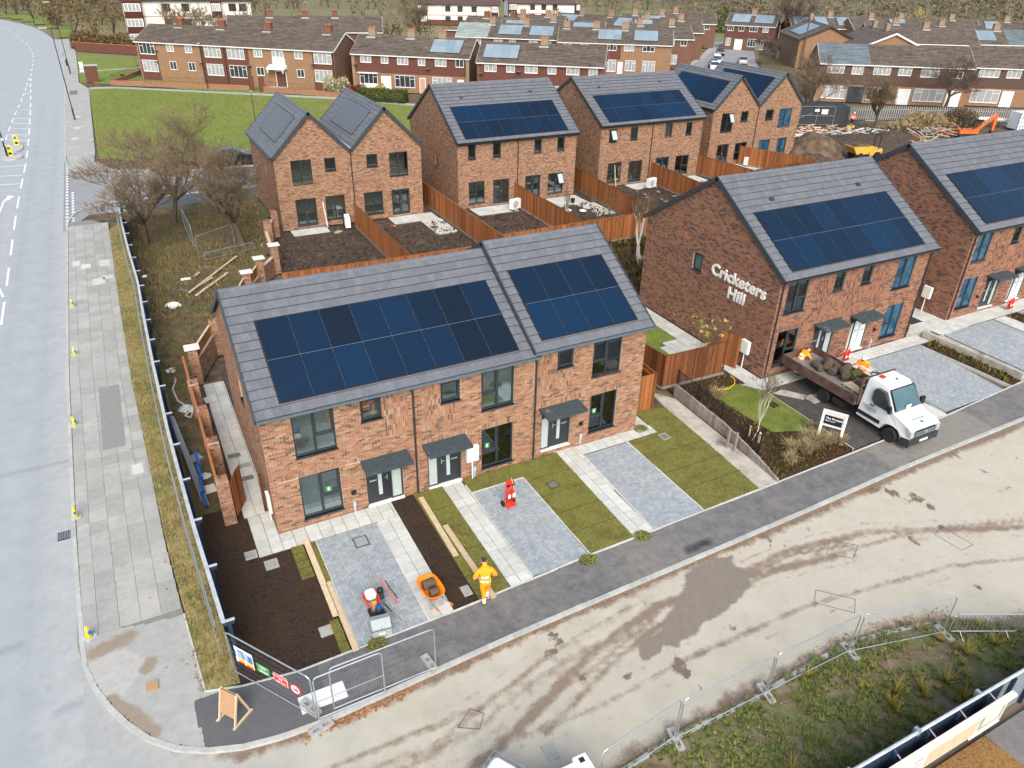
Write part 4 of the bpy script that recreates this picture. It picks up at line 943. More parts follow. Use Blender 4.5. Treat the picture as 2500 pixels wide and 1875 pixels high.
for p0, p1 in (((-8.0,26.0),(-8.5,22.0)),((-8.45,52.5),(-8.05,50.4))):
    struct(strip('lane_marking',[p0, p1],-.06,.06,-.093, 'road_paint'))
hl = smooth_line([(-9.85,146),(-9.95,144),(-10.02,130),(-10.2,120),(-10.45,109),(-10.51,99.7),(-10.4,93)],6)
for s_ in range(0,52,5): along(hl, s_, s_ + 3.2,.12,-.094)
for (x0, y0),(x1, y1) in (((-10.15,123.5),(-8.93,123.1)),((-10.3,116.8),(-8.85,116.2)),((-10.36,110.7),(-8.65,110.0)),((-10.45,107.6),(-8.55,106.8)),((-10.47,104.6),(-8.5,103.6)),((-10.5,101),(-8.4,99.8)),((-10.5,98),(-8.4,96.6)),((-10.6,85.4),(-8.3,85.0)),((-10.6,81.6),(-8.3,81.2)),((-10.6,78.4),(-8.3,78.0)),((-10.15,130),(-9.2,129.7)),((-10.1,137),(-9.5,136.8))):
    struct(strip('hatch_marking',[(x0, y0),(x1, y1)],-.08,.08,-.093, 'road_paint'))
sheet('arrow_marking',[(-9.5,68),(-9.35,68),(-9.2,72.3),(-8.9,73.2),(-9.0,72.6),(-8.55,73.9),(-9.1,74.4),(-9.08,73.9),(-9.33,72.6)][::1],-.093, 'road_paint')
for xg, n0, n1 in ((-4.64,63.6,83),(-4.22,64.2,73)):
    y = n0
    while y < n1: sheet('give_way_marking', rect(xg - .09, y, xg + .09, y + .55),-.072, 'road_paint'); y += .95 if xg < -4.5 else .85
# traffic island
isl = [(-10.4 + .95 * (1 + math.cos(a)),88.9 + 1.3 * math.sin(a)) for a in np.linspace(0,2 * math.pi,18)[:-1]]
pad('traffic_island', isl,.02, 'kerb_concrete'); pad('traffic_island',[(-9.25 + .62 * math.cos(a),93.0 + 1.9 * math.sin(a)) for a in np.linspace(0,2 * math.pi,18)[:-1]],.02, 'kerb_concrete')

# site access road: pale dried mud with tracks -----------------------------------------
TR = [[(-6,10.2),(2,9.9),(6,11.0),(9.6,12.4),(12.5,13.0),(15.2,12.9),(20,12.0)],[(-6,11.6),(1,11.2),(5.4,11.7),(8.5,12.5),(11.5,12.4)],[(7.5,11.6),(9.4,11.9),(11.5,12.5),(13,13.0)],
      [(-6,13.2),(-2,12.2),(4,11.7),(8.7,13.0),(11.8,13.4)],[(16.4,12.9),(18.5,13.0),(22,12.4),(27,10.2),(34,8.0)],[(16.2,12.6),(18,12.4),(24,11.6),(30,9.4)],[(6.0,10.9),(9,10.7),(12,10.9),(17,10.8),(23,9.9),(30,7.5)],
      [(-24,19.5),(-12,16.5),(-5,13.5),(0,12.4),(6,12.2)],[(-24,15),(-14,13.4),(-5,11.0),(0,10.4)]]
WET = [(14.61,13.85),(15.6,13.95),(16.35,13.7),(16.15,13.3),(16.45,12.86),(15.9,12.3),(14.9,12.0),(14.2,11.8),(13.4,11.75),(12.9,11.5),(12.3,11.55),(12.1,11.35),(11.7,11.6),(11.3,11.45),(10.75,11.40),(11.0,12.0),(12.0,12.2),(12.6,12.6),(13.2,12.9),(13.9,13.3),(14.2,13.7)]
def m_track(x, y):
    v = np.zeros(x.shape)
    for i, t in enumerate(TR):
        d = segdist(x, y, t); w = .26 if i in (0,1,4) else .17
        amp = .92 if i in (0,4) else .72
        v = np.maximum(v, np.clip(1 - d / w,0,1) ** .5 * amp * (.55 + .6 * fbm(x, y,.5,21 + i)))
        d2 = np.abs(d - .45); v = np.maximum(v, np.clip(1 - d2 / .12,0,1) * amp * .6 * (.4 + .8 * fbm(x, y,.7,41 + i)))
    return v
def m_wet(x, y):
    d = segdist(x, y, WET + WET[:1]); return np.clip(.5 + np.where(inside(WET, x, y), d,-d) / .35,0,1.2)
KL = [(-4.30,19.6),(-4.20,18.4),(-3.56,16.57),(-2.49,14.95),(-.64,13.88),(1.96,13.64),(8.3,13.95),(21,14.28),(35,14.6),(60,15.5)]
STK = [[(13.4,12.6),(10.2,11.9),(7.0,10.7)],[(13.0,12.9),(10.8,12.75),(8.6,12.1)],[(15.9,12.8),(18.3,12.85),(20.5,12.3)],[(15.6,12.5),(17.6,12.4)]]
def m_streak(x, y):
    v = np.zeros(x.shape)
    for i, t in enumerate(STK): v = np.maximum(v, np.clip(1.15 - segdist(x, y, t) / (.22 - .03 * i),0,1) * (.45 + .5 * fbm(x, y,.9,140 + i)))
    return v
def m_edge(x, y):      # damp brown dirt along both kerbs
    a = np.clip(1.25 - segdist(x, y, KL) / (.22 + .45 * fbm(x, y,.25,61)),0,1) * .75 * np.clip((x + 3.5) / 3,.25,1)
    lowk = np.interp(x,[0,9.9,12.7,16.4,18.9,20.5,22,40],[8.6,8.9,8.95,9.1,8.8,8.3,7.3,3]); b = np.clip(1 - (y - lowk) / (.30 + .95 * fbm(x, y,.3,71)),0,1) * .85
    return np.maximum(a, b * (x > 6))
def m_spots(x, y): return np.clip((fbm(x, y,1.7,90) - .66) * 5 + .1,0,.62) * np.clip((fbm(x, y,.3,33) - .42) * 8,0,1)
layered('road_mud',[(.355,.335,.275),(.415,.390,.325),(.465,.440,.370)],.9,[('fade',(.47,.43,.355),.5, None,.6),('asph',(.335,.345,.35),.45, None,1.2),('track',(.225,.175,.135),.22, None,3.0),('edge',(.20,.15,.115),.18, None,2.0),('spots',(.16,.12,.095),.10, None,5.0),('wet',(.215,.185,.155),.14,.5,2.2)],.95,.25,.10)
grid('site_road',-16,-2,60,20,.12,-.088, 'road_mud', masks=dict(track=lambda x, y: np.maximum(m_track(x, y), m_streak(x, y)), wet=m_wet, edge=m_edge, spots=m_spots, asph=lambda x, y: np.clip(1.0 - (x + 4.3) / 8,0,1), fade=lambda x, y: np.clip(.15 + (x - 8) / 30,0,.6) + 0 * y),
     clip=[(-4.3,-2),(60,-2),(60,14.8),(0.6,14.8),(-3.2,17.4),(-4.25,19.8)])
# manhole and patch frames cut into the road
for pts in (((17.31,10.81),(17.8,11.2),(18.67,10.3),(18.16,9.89)),((23.99,11.24),(24.66,11.4),(24.78,10.23),(24.13,10.23)),((4.87,11.91),(5.42,12.3),(5.7,11.99),(5.39,11.6)),((19.5,12.3),(20.2,12.75),(20.9,12.1),(20.2,11.7))):
    mb = MB()
    for a, b in zip(pts, pts[1:] + pts[:1]): mb.tube([(*a,-.088),(*b,-.088)],.010,4, cap=False)
    struct(mb.build('road_cover', 'soil_brown'))
tag(pad('road_cover',[(6.63,10.4),(7.0,10.31),(6.95,9.86),(6.63,9.92)],-.06, 'slab_grey', zb=-.088), 'square concrete cover lying on the muddy road by the white cabin', 'cover')['kind'] = 'thing'

# kerbs --------------------------------------------------------------------------------
def kerb(line, w=.14, top=.012, L=.91, name='kerb', side=1, m='kerb_concrete', zb=-.12, lim=300):
    root = struct(obj(name, None)); acc = []; 
    # resample
    P = [line[0]]; rem = L
    for a, b in zip(line[:-1], line[1:]):
        a = np.array(a, float); b = np.array(b, float); d = np.linalg.norm(b - a); t = 0
        while d - t >= rem: t += rem; P.append(tuple(a + (b - a) * t / d)); rem = L
        rem -= d - t
    cache = {}
    for a, b in list(zip(P[:-1], P[1:]))[:lim]:
        v = rnd.randrange(5)
        if v not in cache: cache[v] = MB().boxes([[.004,0, zb]],[[L - .004, w, top]], tone=v / 5 + .1).mesh('kerb_stone', m)
        o = obj('kerb_stone', cache[v], root); o.location = (a[0], a[1],0); o.rotation_euler = (0,0, math.atan2(b[1] - a[1], b[0] - a[0])); o.scale = (1, side,1)
    return root
KC = [(-4.45,24),(-4.30,19.6),(-4.20,18.4),(-3.93,17.43),(-3.56,16.57),(-3.03,15.6),(-2.49,14.95),(-1.76,14.35),(-.64,13.88),(.5,13.68),(1.96,13.64),(5.1,13.80),(8.3,13.95),(14.5,14.1),(21,14.28),(27.2,14.5),(35,14.6),(46,14.9),(60,15.5)]
KCs = smooth_line(KC,6)
kerb(KCs)
kerb([(-4.45,24.1),(-4.48,25),(-4.68,38),(-4.70,62.5)], side=-1)
kerb([(-4.86,86.5),(-5.0,132),(-5.28,165),(-5.7,185),(-7.2,205)], side=-1)
SR = smooth_line([(-4.7,62.5),(-4.6,64.5),(-4.0,66.8),(-2.6,68.4),(-.8,68.6),(8,69.0),(24,68.6),(60,68.2)],5)
SF = smooth_line([(-4.86,86.5),(-4.82,84.9),(-4.5,82.2),(-3.4,80.1),(-1.0,78.2),(2,77.2),(10,76.4),(30,75),(60,73)],5)
kerb(SR, side=-1); kerb(SF)
pad('side_road',[(-4.9,62),(-4.9,87)] + [(x, y + .0) for x, y in SF[::1]] + [(62,66)] + [(-3,66)],-.078, 'road_far', zb=-.3)

# footway beside the main road: grey flags ------------------------------------------------
FW = [(-4.36,19.6)] + [(-4.2,18.4),(-3.85,17.5)] + [(-1.34,17.2),(-1.35,19.46),(-1.53,23.0),(-1.62,27.6),(-1.82,35.7),(-1.87,45.4),(-1.86,61),(-2.2,63.0),(-3.0,64.2),(-4.3,64.3),(-4.55,62.5),(-4.55,38),(-4.34,25)]
fw = pad('footway', FW,-.030, 'joint_sand')
lo = []; hi = []
for r_ in range(60):
    y0 = 19.75 + r_ * .72; row_off = 0
    xk = np.interp(y0,[19.7,25,38,62],[-4.19,-4.32,-4.52,-4.54]); xe = np.interp(y0,[19.5,23,27.6,35.7,45.4,61],[-1.38,-1.55,-1.64,-1.84,-1.89,-1.86])
    x = xk; cols = [.42,.60,.60,.60,.60,.60]
    for w in cols:
        x1 = min(x + w, xe)
        if x1 - x > .1: lo.append((x + .005, y0 + .005,-.028)); hi.append((x1 - .005, y0 + .715,.006 + rnd.random() * .008))
        x = x1
lo = np.array(lo)[:,[0,1,2]]; hi = np.array(hi)
pieces(fw, 'paving_slab', lo, hi, FRAME0, 'slab_grey', nr.rand(len(lo)), limit=300, order=lo[:,1])
for q in ((-4.30,53.9,-3.85,54.9),(-3.8,53.2,-3.25,54.0),(-2.7,53.2,-2.1,54.4),(-3.2,49.9,-2.5,51.0),(-2.6,50.7,-2.0,51.3)):
    MB().box((q[0], q[1],.0),(q[2], q[3],.022)).build('paving_slab', 'slab_cream', fw, label='newer pale slab')
MB().box((-3.30,30.3,-.01),(-2.42,36.0,.0165)).build('tarmac_patch', 'slab_mid', fw)
mh = tag(MB().box((-2.42,27.75,-.02),(-1.75,28.85,.02)).build('access_cover', 'concrete'), 'pale square access cover set in the grey flagged footway', 'cover')
MB().box((-2.30,27.95,.0),(-1.88,28.65,.028)).build('cover_plate', 'slab_cream', mh)
gr_ = thing('drain_grate', 'iron gully grate in the gutter of the main road beside the kerb', 'drain',(-4.75,25.3,-.1))
mb = MB().box((-.20,-.24,.0),(.20,.24,.012)); mb.build('frame', 'rubber', gr_)
mb = MB(); xs = np.arange(-.17,.17,.055); mb.boxes(np.stack([xs, np.full(len(xs),-.2), np.full(len(xs),.012)],1), np.stack([xs + .03, np.full(len(xs),.2), np.full(len(xs),.022)],1)); mb.build('bars', 'steel_dull', gr_)
# far footway
pad('footway',[(-4.7,87),(-5.0,132),(-5.28,178),(-7.0,205),(-4.2,205),(-3.1,178),(-3.0,150),(-3.05,138),(-1.8,131),(-2.1,88),(-2.3,84),(-.8,80),(2.5,78.6),(2.4,77.6),(-1,78.7),(-3.2,80.5),(-4.3,82.5)],.0, 'slab_grey')
for x, y in ((-4.2,95),(-3.9,101),(-3.8,108)): sheet('footway_patch', rect(x, y, x + .7, y + 1.0),.006, 'slab_cream')
sheet('footway_patch', rect(-4.3,126,-3.3,130),.006, 'slab_dark')
# tarmac corner with dirt
layered('corner_tarmac',[(.30,.305,.30),(.36,.362,.355)],1.6,[('pale',(.41,.405,.385),.25, None,3.0),('mud',(.27,.225,.175),.16, None,2.5),('dark',(.11,.112,.12),.06, None,4.0)],.9,.15,.2)
CT = [(-4.3,19.7),(-4.07,18.4),(-3.80,17.48),(-3.44,16.65),(-2.92,15.7),(-2.42,15.08),(-1.72,14.48),(-.62,14.0),(.5,13.82),(1.96,13.78),(1.96,15.6),(-.19,15.83),(-1.14,16.1),(-1.34,19.42),(-2.3,19.5),(-3.3,19.75),(-4.2,19.78)]
def m_mud(x, y):
    d = np.minimum(segdist(x, y,[(-3.9,19.0),(-3.0,19.2)]) / .42, segdist(x, y,[(-3.6,17.0),(-3.0,16.2),(-2.55,15.4)]) / .34)
    d = np.minimum(d, segdist(x, y,[(-2.55,17.7),(-2.4,17.9)]) / .3); return np.clip(1.25 - d,0,1) * .8
pad('footway', CT,-.04, 'joint_sand')
grid('corner_pavement',-4.4,13.6,2.0,19.9,.08,.002, 'corner_tarmac', clip=CT, masks=dict(mud=m_mud, dark=lambda x, y: (np.where(x + .07 * (y - 15) > -1.44,1.0,0.0)) * (y < 15.95) * .85, pale=lambda x, y: .35 + .3 * (fbm(x, y,.5,8) > .55)))

# plots in front of the houses ---------------------------------------------------------
layered('site_path',[(.072,.077,.090),(.12,.126,.142)],7.0,[('dust',(.23,.215,.195),.35, None,2.2),('wetp',(.05,.048,.048),.3,.7,3.0)],.9,.25,.28)
AP = [(1.4,15.62),(6.38,15.66),(11.7,15.9),(20.9,16.08),(31.7,16.36),(38.4,16.8),(60,17.6),(60,15.6),(46,15.04),(35,14.74),(27.2,14.64),(21,14.42),(14.5,14.24),(8.3,14.09),(5.1,13.94),(1.5,13.78)]
pad('asphalt_path', AP,-.02, 'asphalt_new')
grid('asphalt_footpath',1.4,13.6,60,17.6,.12,.0, 'site_path', clip=AP, masks=dict(dust=lambda x, y: .20 + .40 * fbm(x, y,.45,77) + .28 * (np.abs(x - 29.5) < 3.4) + .12 * (x > 8), wetp=lambda x, y: np.clip(.95 - segdist(x, y,[(15.1,14.6),(16.0,14.62)]) / .35,0,.8)))
def edging(a, b, w=.05, top=.03, m='slab_cream', name='edging'):
    L = math.dist(a, b); fr = frame((*a,0),((b[0] - a[0]),(b[1] - a[1]),0), None)
    o = MB(); n = max(1, int(L / .9)); xs = np.arange(n) * L / n
    o.boxes(np.stack([xs + .003, np.full(n,-w / 2), np.full(n,-.15)],1), np.stack([xs + L / n - .003, np.full(n, w / 2), np.full(n, top)],1), fr)
    return struct(o.build(name, m))
for a, b in (((1.44,15.62),(6.38,15.70)),((6.38,15.70),(11.7,15.95)),((11.7,15.95),(20.9,16.12)),((20.9,16.12),(31.7,16.40)),((31.7,16.40),(38.4,16.82)),((38.4,16.82),(50,17.3)),((-1.34,19.42),(-1.14,16.12)),((-1.14,16.12),(-.19,15.84)),((-.19,15.84),(1.44,15.62)),
             ((11.78,16.0),(11.72,20.92)),((17.02,16.1),(17.02,21.2)),((5.54,15.7),(5.54,20.88)),((9.40,15.85),(9.42,21.5)),((14.58,16.0),(14.75,21.18)),((3.24,15.65),(3.26,20.92)),((9.42,20.93),(11.72,20.93)),((25.64,16.42),(25.70,21.9)),((37.45,16.8),(37.2,21.65)),((31.95,16.5),(32.7,22.1))):
    edging(a, b)

def slabs(name, poly, sx, sy, z=.0, m='slab_cream', base='joint_grey', ox=0.0, oy=0.0, limit=300, stagger=False, gapw=.009, thick=.03, piece='paving_slab', zb=-.2, bond='stack'):
    """base pad with slabs as pieces; slabs clipped to the polygon's bounding test by centre"""
    root = pad(name, poly, z - .012, base, zb=zb); xs = [p[0] for p in poly]; ys = [p[1] for p in poly]
    lo = []; hi = []; x0, x1, y0, y1 = min(xs), max(xs), min(ys), max(ys)
    ny = int((y1 - y0) / sy) + 2
    for j in range(ny):
        yy = y0 + oy + j * sy
        xx = x0 + ox - (sx / 2 if stagger and j % 2 else 0)
        while xx < x1 - .02:
            a, b, c, d = max(xx, x0), max(yy, y0), min(xx + sx, x1), min(yy + sy, y1); xx += sx
            if c - a < .05 or d - b < .05: continue
            if inside(poly, np.array([(a + c) / 2]), np.array([(b + d) / 2]))[0]:
                lo.append((a + gapw, b + gapw, z - .02)); hi.append((c - gapw, d - gapw, z + .010 + rnd.random() * .004))
    if lo:
        lo = np.array(lo); hi = np.array(hi); pieces(root, piece, lo, hi, FRAME0, m, nr.rand(len(lo)), limit=limit, order=lo[:,1])
    return root
def blocks(name, x0, y0, x1, y1, z=.0, sh=0.0, limit=300, m='block_grey', zb=-.2):
    """herringbone blocks with a soldier border on every side"""
    root = pad(name,[(x0, y0),(x1, y0),(x1 + sh, y1),(x0 + sh, y1)], z - .014, 'joint_grey', zb=zb)
    lo = []; hi = []; u = .1; ix0, iy0 = x0 + .2, y0 + .2; nx = int((x1 - x0 - .4) / u); ny = int((y1 - y0 - .4) / u)
    X1, Y1 = ix0 + nx * u, iy0 + ny * u
    def add(a, b, c, d): lo.append((a + .004, b + .004, z - .03)); hi.append((c - .004, d - .004, z + .008 + rnd.random() * .004))
    for j in range(-1, ny):
        for i in range(-1, nx):
            k = (i - j) % 4
            if k == 0: a, b, c, d = i, j, i + 2, j + 1
            elif k == 3: a, b, c, d = i, j, i + 1, j + 2
            else: continue
            a, b, c, d = max(a,0), max(b,0), min(c, nx), min(d, ny)
            if c > a and d > b: add(ix0 + a * u, iy0 + b * u, ix0 + c * u, iy0 + d * u)
    xx = x0
    while xx < x1 - .03:
        add(xx, y0, min(xx + .1, x1), iy0); add(xx, Y1, min(xx + .1, x1), y1); xx += .1
    yy = iy0
    while yy < Y1 - .03: add(x0, yy, ix0, min(yy + .1, Y1)); add(X1, yy, x1, min(yy + .1, Y1)); yy += .1
    lo = np.array(lo); hi = np.array(hi); ex = x1 - X1
    if sh:
        t = ((lo[:,1] + hi[:,1]) / 2 - y0) / (y1 - y0) * sh; lo[:,0] += t; hi[:,0] += t
    pieces(root, 'paving_block', lo, hi, FRAME0, m, nr.rand(len(lo)), limit=limit, order=lo[:,1])
    return root
pad('soil_bed',[(-.35,15.82),(1.44,15.66),(3.0,15.68),(3.0,20.95),(1.3,20.95),(1.25,24.2),(-.35,24.2)],-.03, 'soil_dark')
slabs('side_path',[(1.2,23.3),(2.16,23.3),(2.16,34.2),(1.2,34.2)],.45,.45,.0, limit=80)
slabs('front_path',[(1.3,20.95),(2.16,20.95),(2.16,23.3),(1.3,23.3)],.45,.45,.001, limit=40)
slabs('front_path',[(2.16,20.95),(6.42,20.95),(6.42,21.88),(2.16,21.88)],.46,.46,.0, limit=60)
for x, y in ((1.3,27.4),(1.55,26.5),(1.5,25.6)): MB().box((x, y,.0),(x + .5, y + .3,.014)).build('paving_slab', 'slab_dark', bpy.data.objects['side_path'], label='darker damp slab')
blocks('driveway',3.27,15.72,5.52,20.93)
slabs('garden_path',[(5.56,15.72),(6.42,15.72),(6.42,20.95),(5.56,20.95)],.43,.45,.0, limit=60)
pad('soil_bed', rect(6.42,15.72,7.35,21.85),-.02, 'soil_dark')
slabs('garden_path',[(8.54,15.84),(9.37,15.84),(9.40,21.85),(8.58,21.85)],.42,.45,.0, limit=60)
blocks('driveway',9.42,15.95,11.72,20.92)
slabs('garden_path',[(13.72,15.98),(14.56,15.98),(14.73,21.2),(14.73,22.0),(13.85,22.0)],.43,.45,.0, limit=60)
slabs('front_path',[(14.73,21.22),(18.7,21.22),(18.7,21.88),(14.73,21.88)],.45,.33,.0, limit=60)
slabs('front_path',[(17.97,21.88),(18.65,21.88),(18.65,23.0),(17.97,23.0)],.34,.45,.0, limit=20)
blocks('driveway',14.60,16.05,16.98,21.16, sh=.05)
def turf(name, poly, z=.02, n=None, dens=420, h=.06, mat='turf', fm='foliage_turf', zb=-.2, seed=1):
    pad(name, poly, z, mat, zb=zb)
    blades(name.replace('turf', 'grass') if 'turf' in name else 'grass', poly, z, dens, h, fm, seed)
def blades(name, poly, z, dens, h, fm, seed=1, w=.35, lean=.5, clump=None, zf=None, kind='stuff', parent=None):
    r_ = np.random.RandomState(seed); xs = [p[0] for p in poly]; ys = [p[1] for p in poly]
    ar = (max(xs) - min(xs)) * (max(ys) - min(ys)); n = int(ar * dens); n = min(n,60000)
    x = min(xs) + r_.rand(n) * (max(xs) - min(xs)); y = min(ys) + r_.rand(n) * (max(ys) - min(ys)); k = inside(poly, x, y)
    if clump is not None: k &= clump(x, y, r_)
    x = x[k]; y = y[k]; n = len(x)
    if not n: return
    hh = h * (.5 + r_.rand(n)); a = r_.rand(n) * 6.283; ww = hh * w * (.6 + .8 * r_.rand(n)); z0 = z + (zf(x, y) if zf is not None else 0)
    dx, dy = np.cos(a) * ww / 2, np.sin(a) * ww / 2; l = r_.rand(n) * 6.283; lx, ly = np.cos(l) * hh * lean * r_.rand(n), np.sin(l) * hh * lean * r_.rand(n)
    V = np.stack([np.stack([x - dx, y - dy, z0 - .01 + 0 * x],1), np.stack([x + dx, y + dy, z0 - .01 + 0 * x],1), np.stack([x + lx, y + ly, z0 + hh],1)],1)
    tone = np.clip(.25 + .5 * fbm(x, y,.6, seed + 3) + .35 * (r_.rand(n) - .3),0,1)
    return MB().tris(V, tone).build(name, fm, parent, kind=kind)
turf('turf',[(7.35,15.78),(8.52,15.84),(8.56,21.85),(7.35,21.85)])
turf('turf',[(9.44,20.96),(11.74,20.96),(11.76,15.98),(13.70,16.0),(13.82,21.86),(9.44,21.86)], seed=2)
turf('turf',[(17.05,16.1),(19.92,16.12),(20.15,19.56),(20.3,22.7),(18.7,23.3),(18.7,21.2),(17.05,21.2)], seed=3)
for k, q in enumerate(((2.38,19.26,2.80,20.93),(3.05,18.7,3.24,20.9),(2.70,15.7,2.98,17.05))): turf('turf', rect(*q), z=.035, seed=5 + k, dens=500)
for y in (20.5,20.1,19.7,19.35): sheet('turf_joint', rect(2.38, y,2.8, y + .03),.040, 'soil_dark')
# turf strips have visible seams
for x0, x1, ys in ((11.76,13.7,(17.2,18.35,19.5,20.6)),(17.07,20.1,(17.4,18.6,19.8,20.9)),(7.37,8.5,(16.9,18.1,19.4,20.6))):
    for y in ys: MB().box((x0, y,-.01),(x1, y + .03,.028)).build('turf_seam', 'turf_side', kind='structure')
surf('slab_strip',[(.30,.27,.23),(.42,.39,.34),(.50,.47,.43)],1.6,.95, fine=.15, bmp=.3, big=((.14,.11,.08),.9,.56,.75))
pad('gravel_strip',[(19.94,16.14),(20.9,16.16),(21.0,17.2),(21.1,19.4),(21.25,23.2),(20.55,24.3),(20.3,22.7),(20.17,19.56)],-.005, 'slab_strip')

# Cricketers Hill plot
pad('mulch_bed',[(20.95,16.15),(25.6,16.42),(25.62,17.9),(24.2,18.6),(23.35,18.95),(23.1,21.5),(23.0,23.05),(25.2,23.1),(25.3,23.9),(21.5,24.1),(21.45,19.9),(21.1,17.8)],.03, 'mulch')
turf('lawn',[(23.35,18.95),(24.2,18.6),(25.62,17.9),(25.66,21.85),(24.9,22.9),(23.2,23.03),(23.1,21.5)], z=.05, mat='lawn', seed=11)
pad('driveway',[(25.66,16.40),(28.0,16.48),(31.9,16.50),(32.6,22.0),(25.68,21.9)],.0, 'asphalt_drive')
sheet('driveway_patch', rect(27.0,19.9,28.0,20.6),.006, 'slab_strip'); sheet('driveway_patch',[(25.9,21.5),(26.6,21.6),(27.3,20.6),(26.8,20.4)],.006, 'slab_strip')
slabs('front_path',[(24.9,21.92),(38.1,21.92),(38.1,22.83),(24.9,22.83)],.45,.45,.012, limit=100)
slabs('side_path',[(25.35,22.83),(26.40,22.83),(26.40,34.0),(25.35,34.0)],.5,.45,.008, limit=100)
slabs('garden_path',[(30.6,16.45),(31.9,16.45),(32.6,21.9),(31.5,21.9)],.45,.45,.012, limit=60)
blocks('driveway',32.1,16.65,36.7,21.85, z=.012, sh=.55, limit=300)
pad('soil_bed',[(37.45,16.85),(38.4,16.9),(38.35,21.9),(37.3,21.7)],.03, 'mulch')
sheet('access_cover', rect(24.83,20.4,25.3,20.88),.062, 'rubber')
# plot behind the retaining edge
pad('garden_path',[(38.75,21.6),(38.1,23.3),(40.52,23.3),(40.52,22.84),(51.5,22.84),(51.5,21.9),(43.4,21.9)],.43, 'slab_cream', zb=-.2)
pad('raised_plot',[(38.5,16.95),(60,17.65),(60,22.5),(38.2,22.5)],.36, 'slab_strip')
blocks('driveway',38.75,17.05,43.2,21.7, z=.42, limit=200)
slabs('garden_path', rect(38.5,21.75,51.0,22.80),.45,.45,.445, limit=100); slabs('garden_path', rect(43.3,17.15,44.4,21.7),.45,.45,.43, limit=60); slabs('side_path', rect(39.2,22.85,40.5,27),.45,.45,.43, limit=40)
pad('soil_bed', rect(44.45,17.3,45.5,21.7),.44, 'mulch'); blocks('driveway',45.6,17.5,49.8,21.7, z=.42, limit=60)

# rear gardens and surroundings
pad('rough_ground',[(-.4,24.2),(.75,24.2),(.8,34.4),(2.3,37.2),(4.7,42.1),(7.2,46.8),(8.8,54.9),(9.7,60),(9.7,66),(-1.3,64.5),(-.9,56),(-.6,40)],-.06, 'rough_grass')
grid('rough_grass_bank',-.8,24,9.6,66,.35,-.03, 'rough_grass', clip=[(-.35,24.2),(.70,24.2),(.75,34.4),(2.3,37.4),(4.6,42.4),(7.0,47),(8.6,55),(9.6,60),(9.6,65.6),(-.9,64.5),(-.7,40)], zf=lambda x, y: .28 * fbm(x, y,.35,15) * np.clip((y - 33) / 6,0,1))
pad('garden_soil',[(2.2,31),(7,41.8),(22,41.8),(22,31)],-.05, 'soil_brown')
def dug(x0, y0, x1, y1, seed): grid('dug_soil', x0, y0, x1, y1,.22,-.02, 'soil_brown', zf=lambda x, y: .34 * (fbm(x, y,1.7, seed) - .40) * np.clip(np.minimum(np.minimum(x - x0, x1 - x), np.minimum(y - y0, y1 - y)) * 2,0,1))
pad('garden_soil',[(7,41.9),(21.9,41.9),(21.9,55.3),(9.4,55.3),(8.2,49)],-.06, 'soil_brown')
dug(8.6,42.1,14.8,53.9,1); dug(15.0,42.1,19.9,53.3,2); dug(22.1,43.4,28.4,52.7,3); dug(28.8,43.4,34.4,51.9,4); dug(35.3,44.5,42.6,54.0,6); dug(43.4,47,49.3,54,7)
pad('garden_soil',[(21.9,43.2),(35,43.3),(50,50),(64.3,51),(64.3,57.9),(38,55.9),(22,54.9)],-.06, 'soil_brown')
for q in ((10.2,53.9,12.9,55.3),(17.9,53.6,21.6,55.3),(20.0,50.0,21.7,53.6),(24.8,52.85,28.4,54.85),(32.0,52.3,35.0,54.85),(33.6,49.0,35.4,52.3),(41,54.0,43.4,55.8),(47,54,49.4,55.9),(54.8,54.7,57.4,57.9),(28.9,53.3,30,54.9),(47.0,50.2,49.0,54.0)):
    slabs('patio', rect(*q),.45,.45,.012, limit=24, base='joint_sand')
pad('rear_lawn',[(18.2,31.2),(26.0,31.2),(26.0,34),(30,38),(31.5,42),(29.4,43),(22,41.7),(18.2,38)],-.03, 'lawn')
turf('lawn',[(20.9,24.7),(25.3,24.7),(25.3,34),(26.1,37),(20.5,40),(18.4,36),(18.4,26)], z=.02, mat='lawn', seed=31, dens=60)
slabs('patio',[(22.9,26.2),(25.35,25.1),(25.35,28.2),(24.1,28.2),(23.8,26.8)],.45,.45,.035, limit=40)
pad('mulch_bed',[(26.6,34.5),(34.8,34.5),(34.8,43.2),(30.3,43.2),(28.6,38)],-.01, 'mulch')
pad('side_gap',[(36.6,22.9),(40.5,22.9),(40.5,40),(36.6,40)],-.04, 'slab_strip')
# the big green and lawns beyond
pad('green',[(-1.85,87),(-1.8,130.6),(1.6,130.4),(22.0,115.2),(29.2,109.6),(38.2,100.2),(46,92),(46,77.5),(9,80),(2.4,82.4),(-1.7,85.6)],-.02, 'lawn')
blades('grass',[(-1.7,87),(-1.7,129),(1.6,129),(29,108),(37,99),(45,91),(45,79),(9,81),(2.4,83.4)],-.02,14,.16, 'foliage_turf',44)
pad('rear_path',[(-1.8,130.6),(-1.7,132.2),(1.6,131.8),(22.4,116.6),(30.0,110.9),(39.5,100.8),(47,93),(46,92),(38.2,100.2),(29.2,109.6),(22.0,115.2),(1.6,130.4)],.0, 'slab_grey')
pad('verge',[(-1.3,16.15),(-1.3,19.4),(-1.5,23),(-1.62,27.6),(-1.82,35.7),(-1.87,45.4),(-1.86,61),(-1.2,62.4),(-.85,62.4),(-.6,50),(-.45,40),(-.4,25),(-.2,16.0)],.0, 'verge_dry')
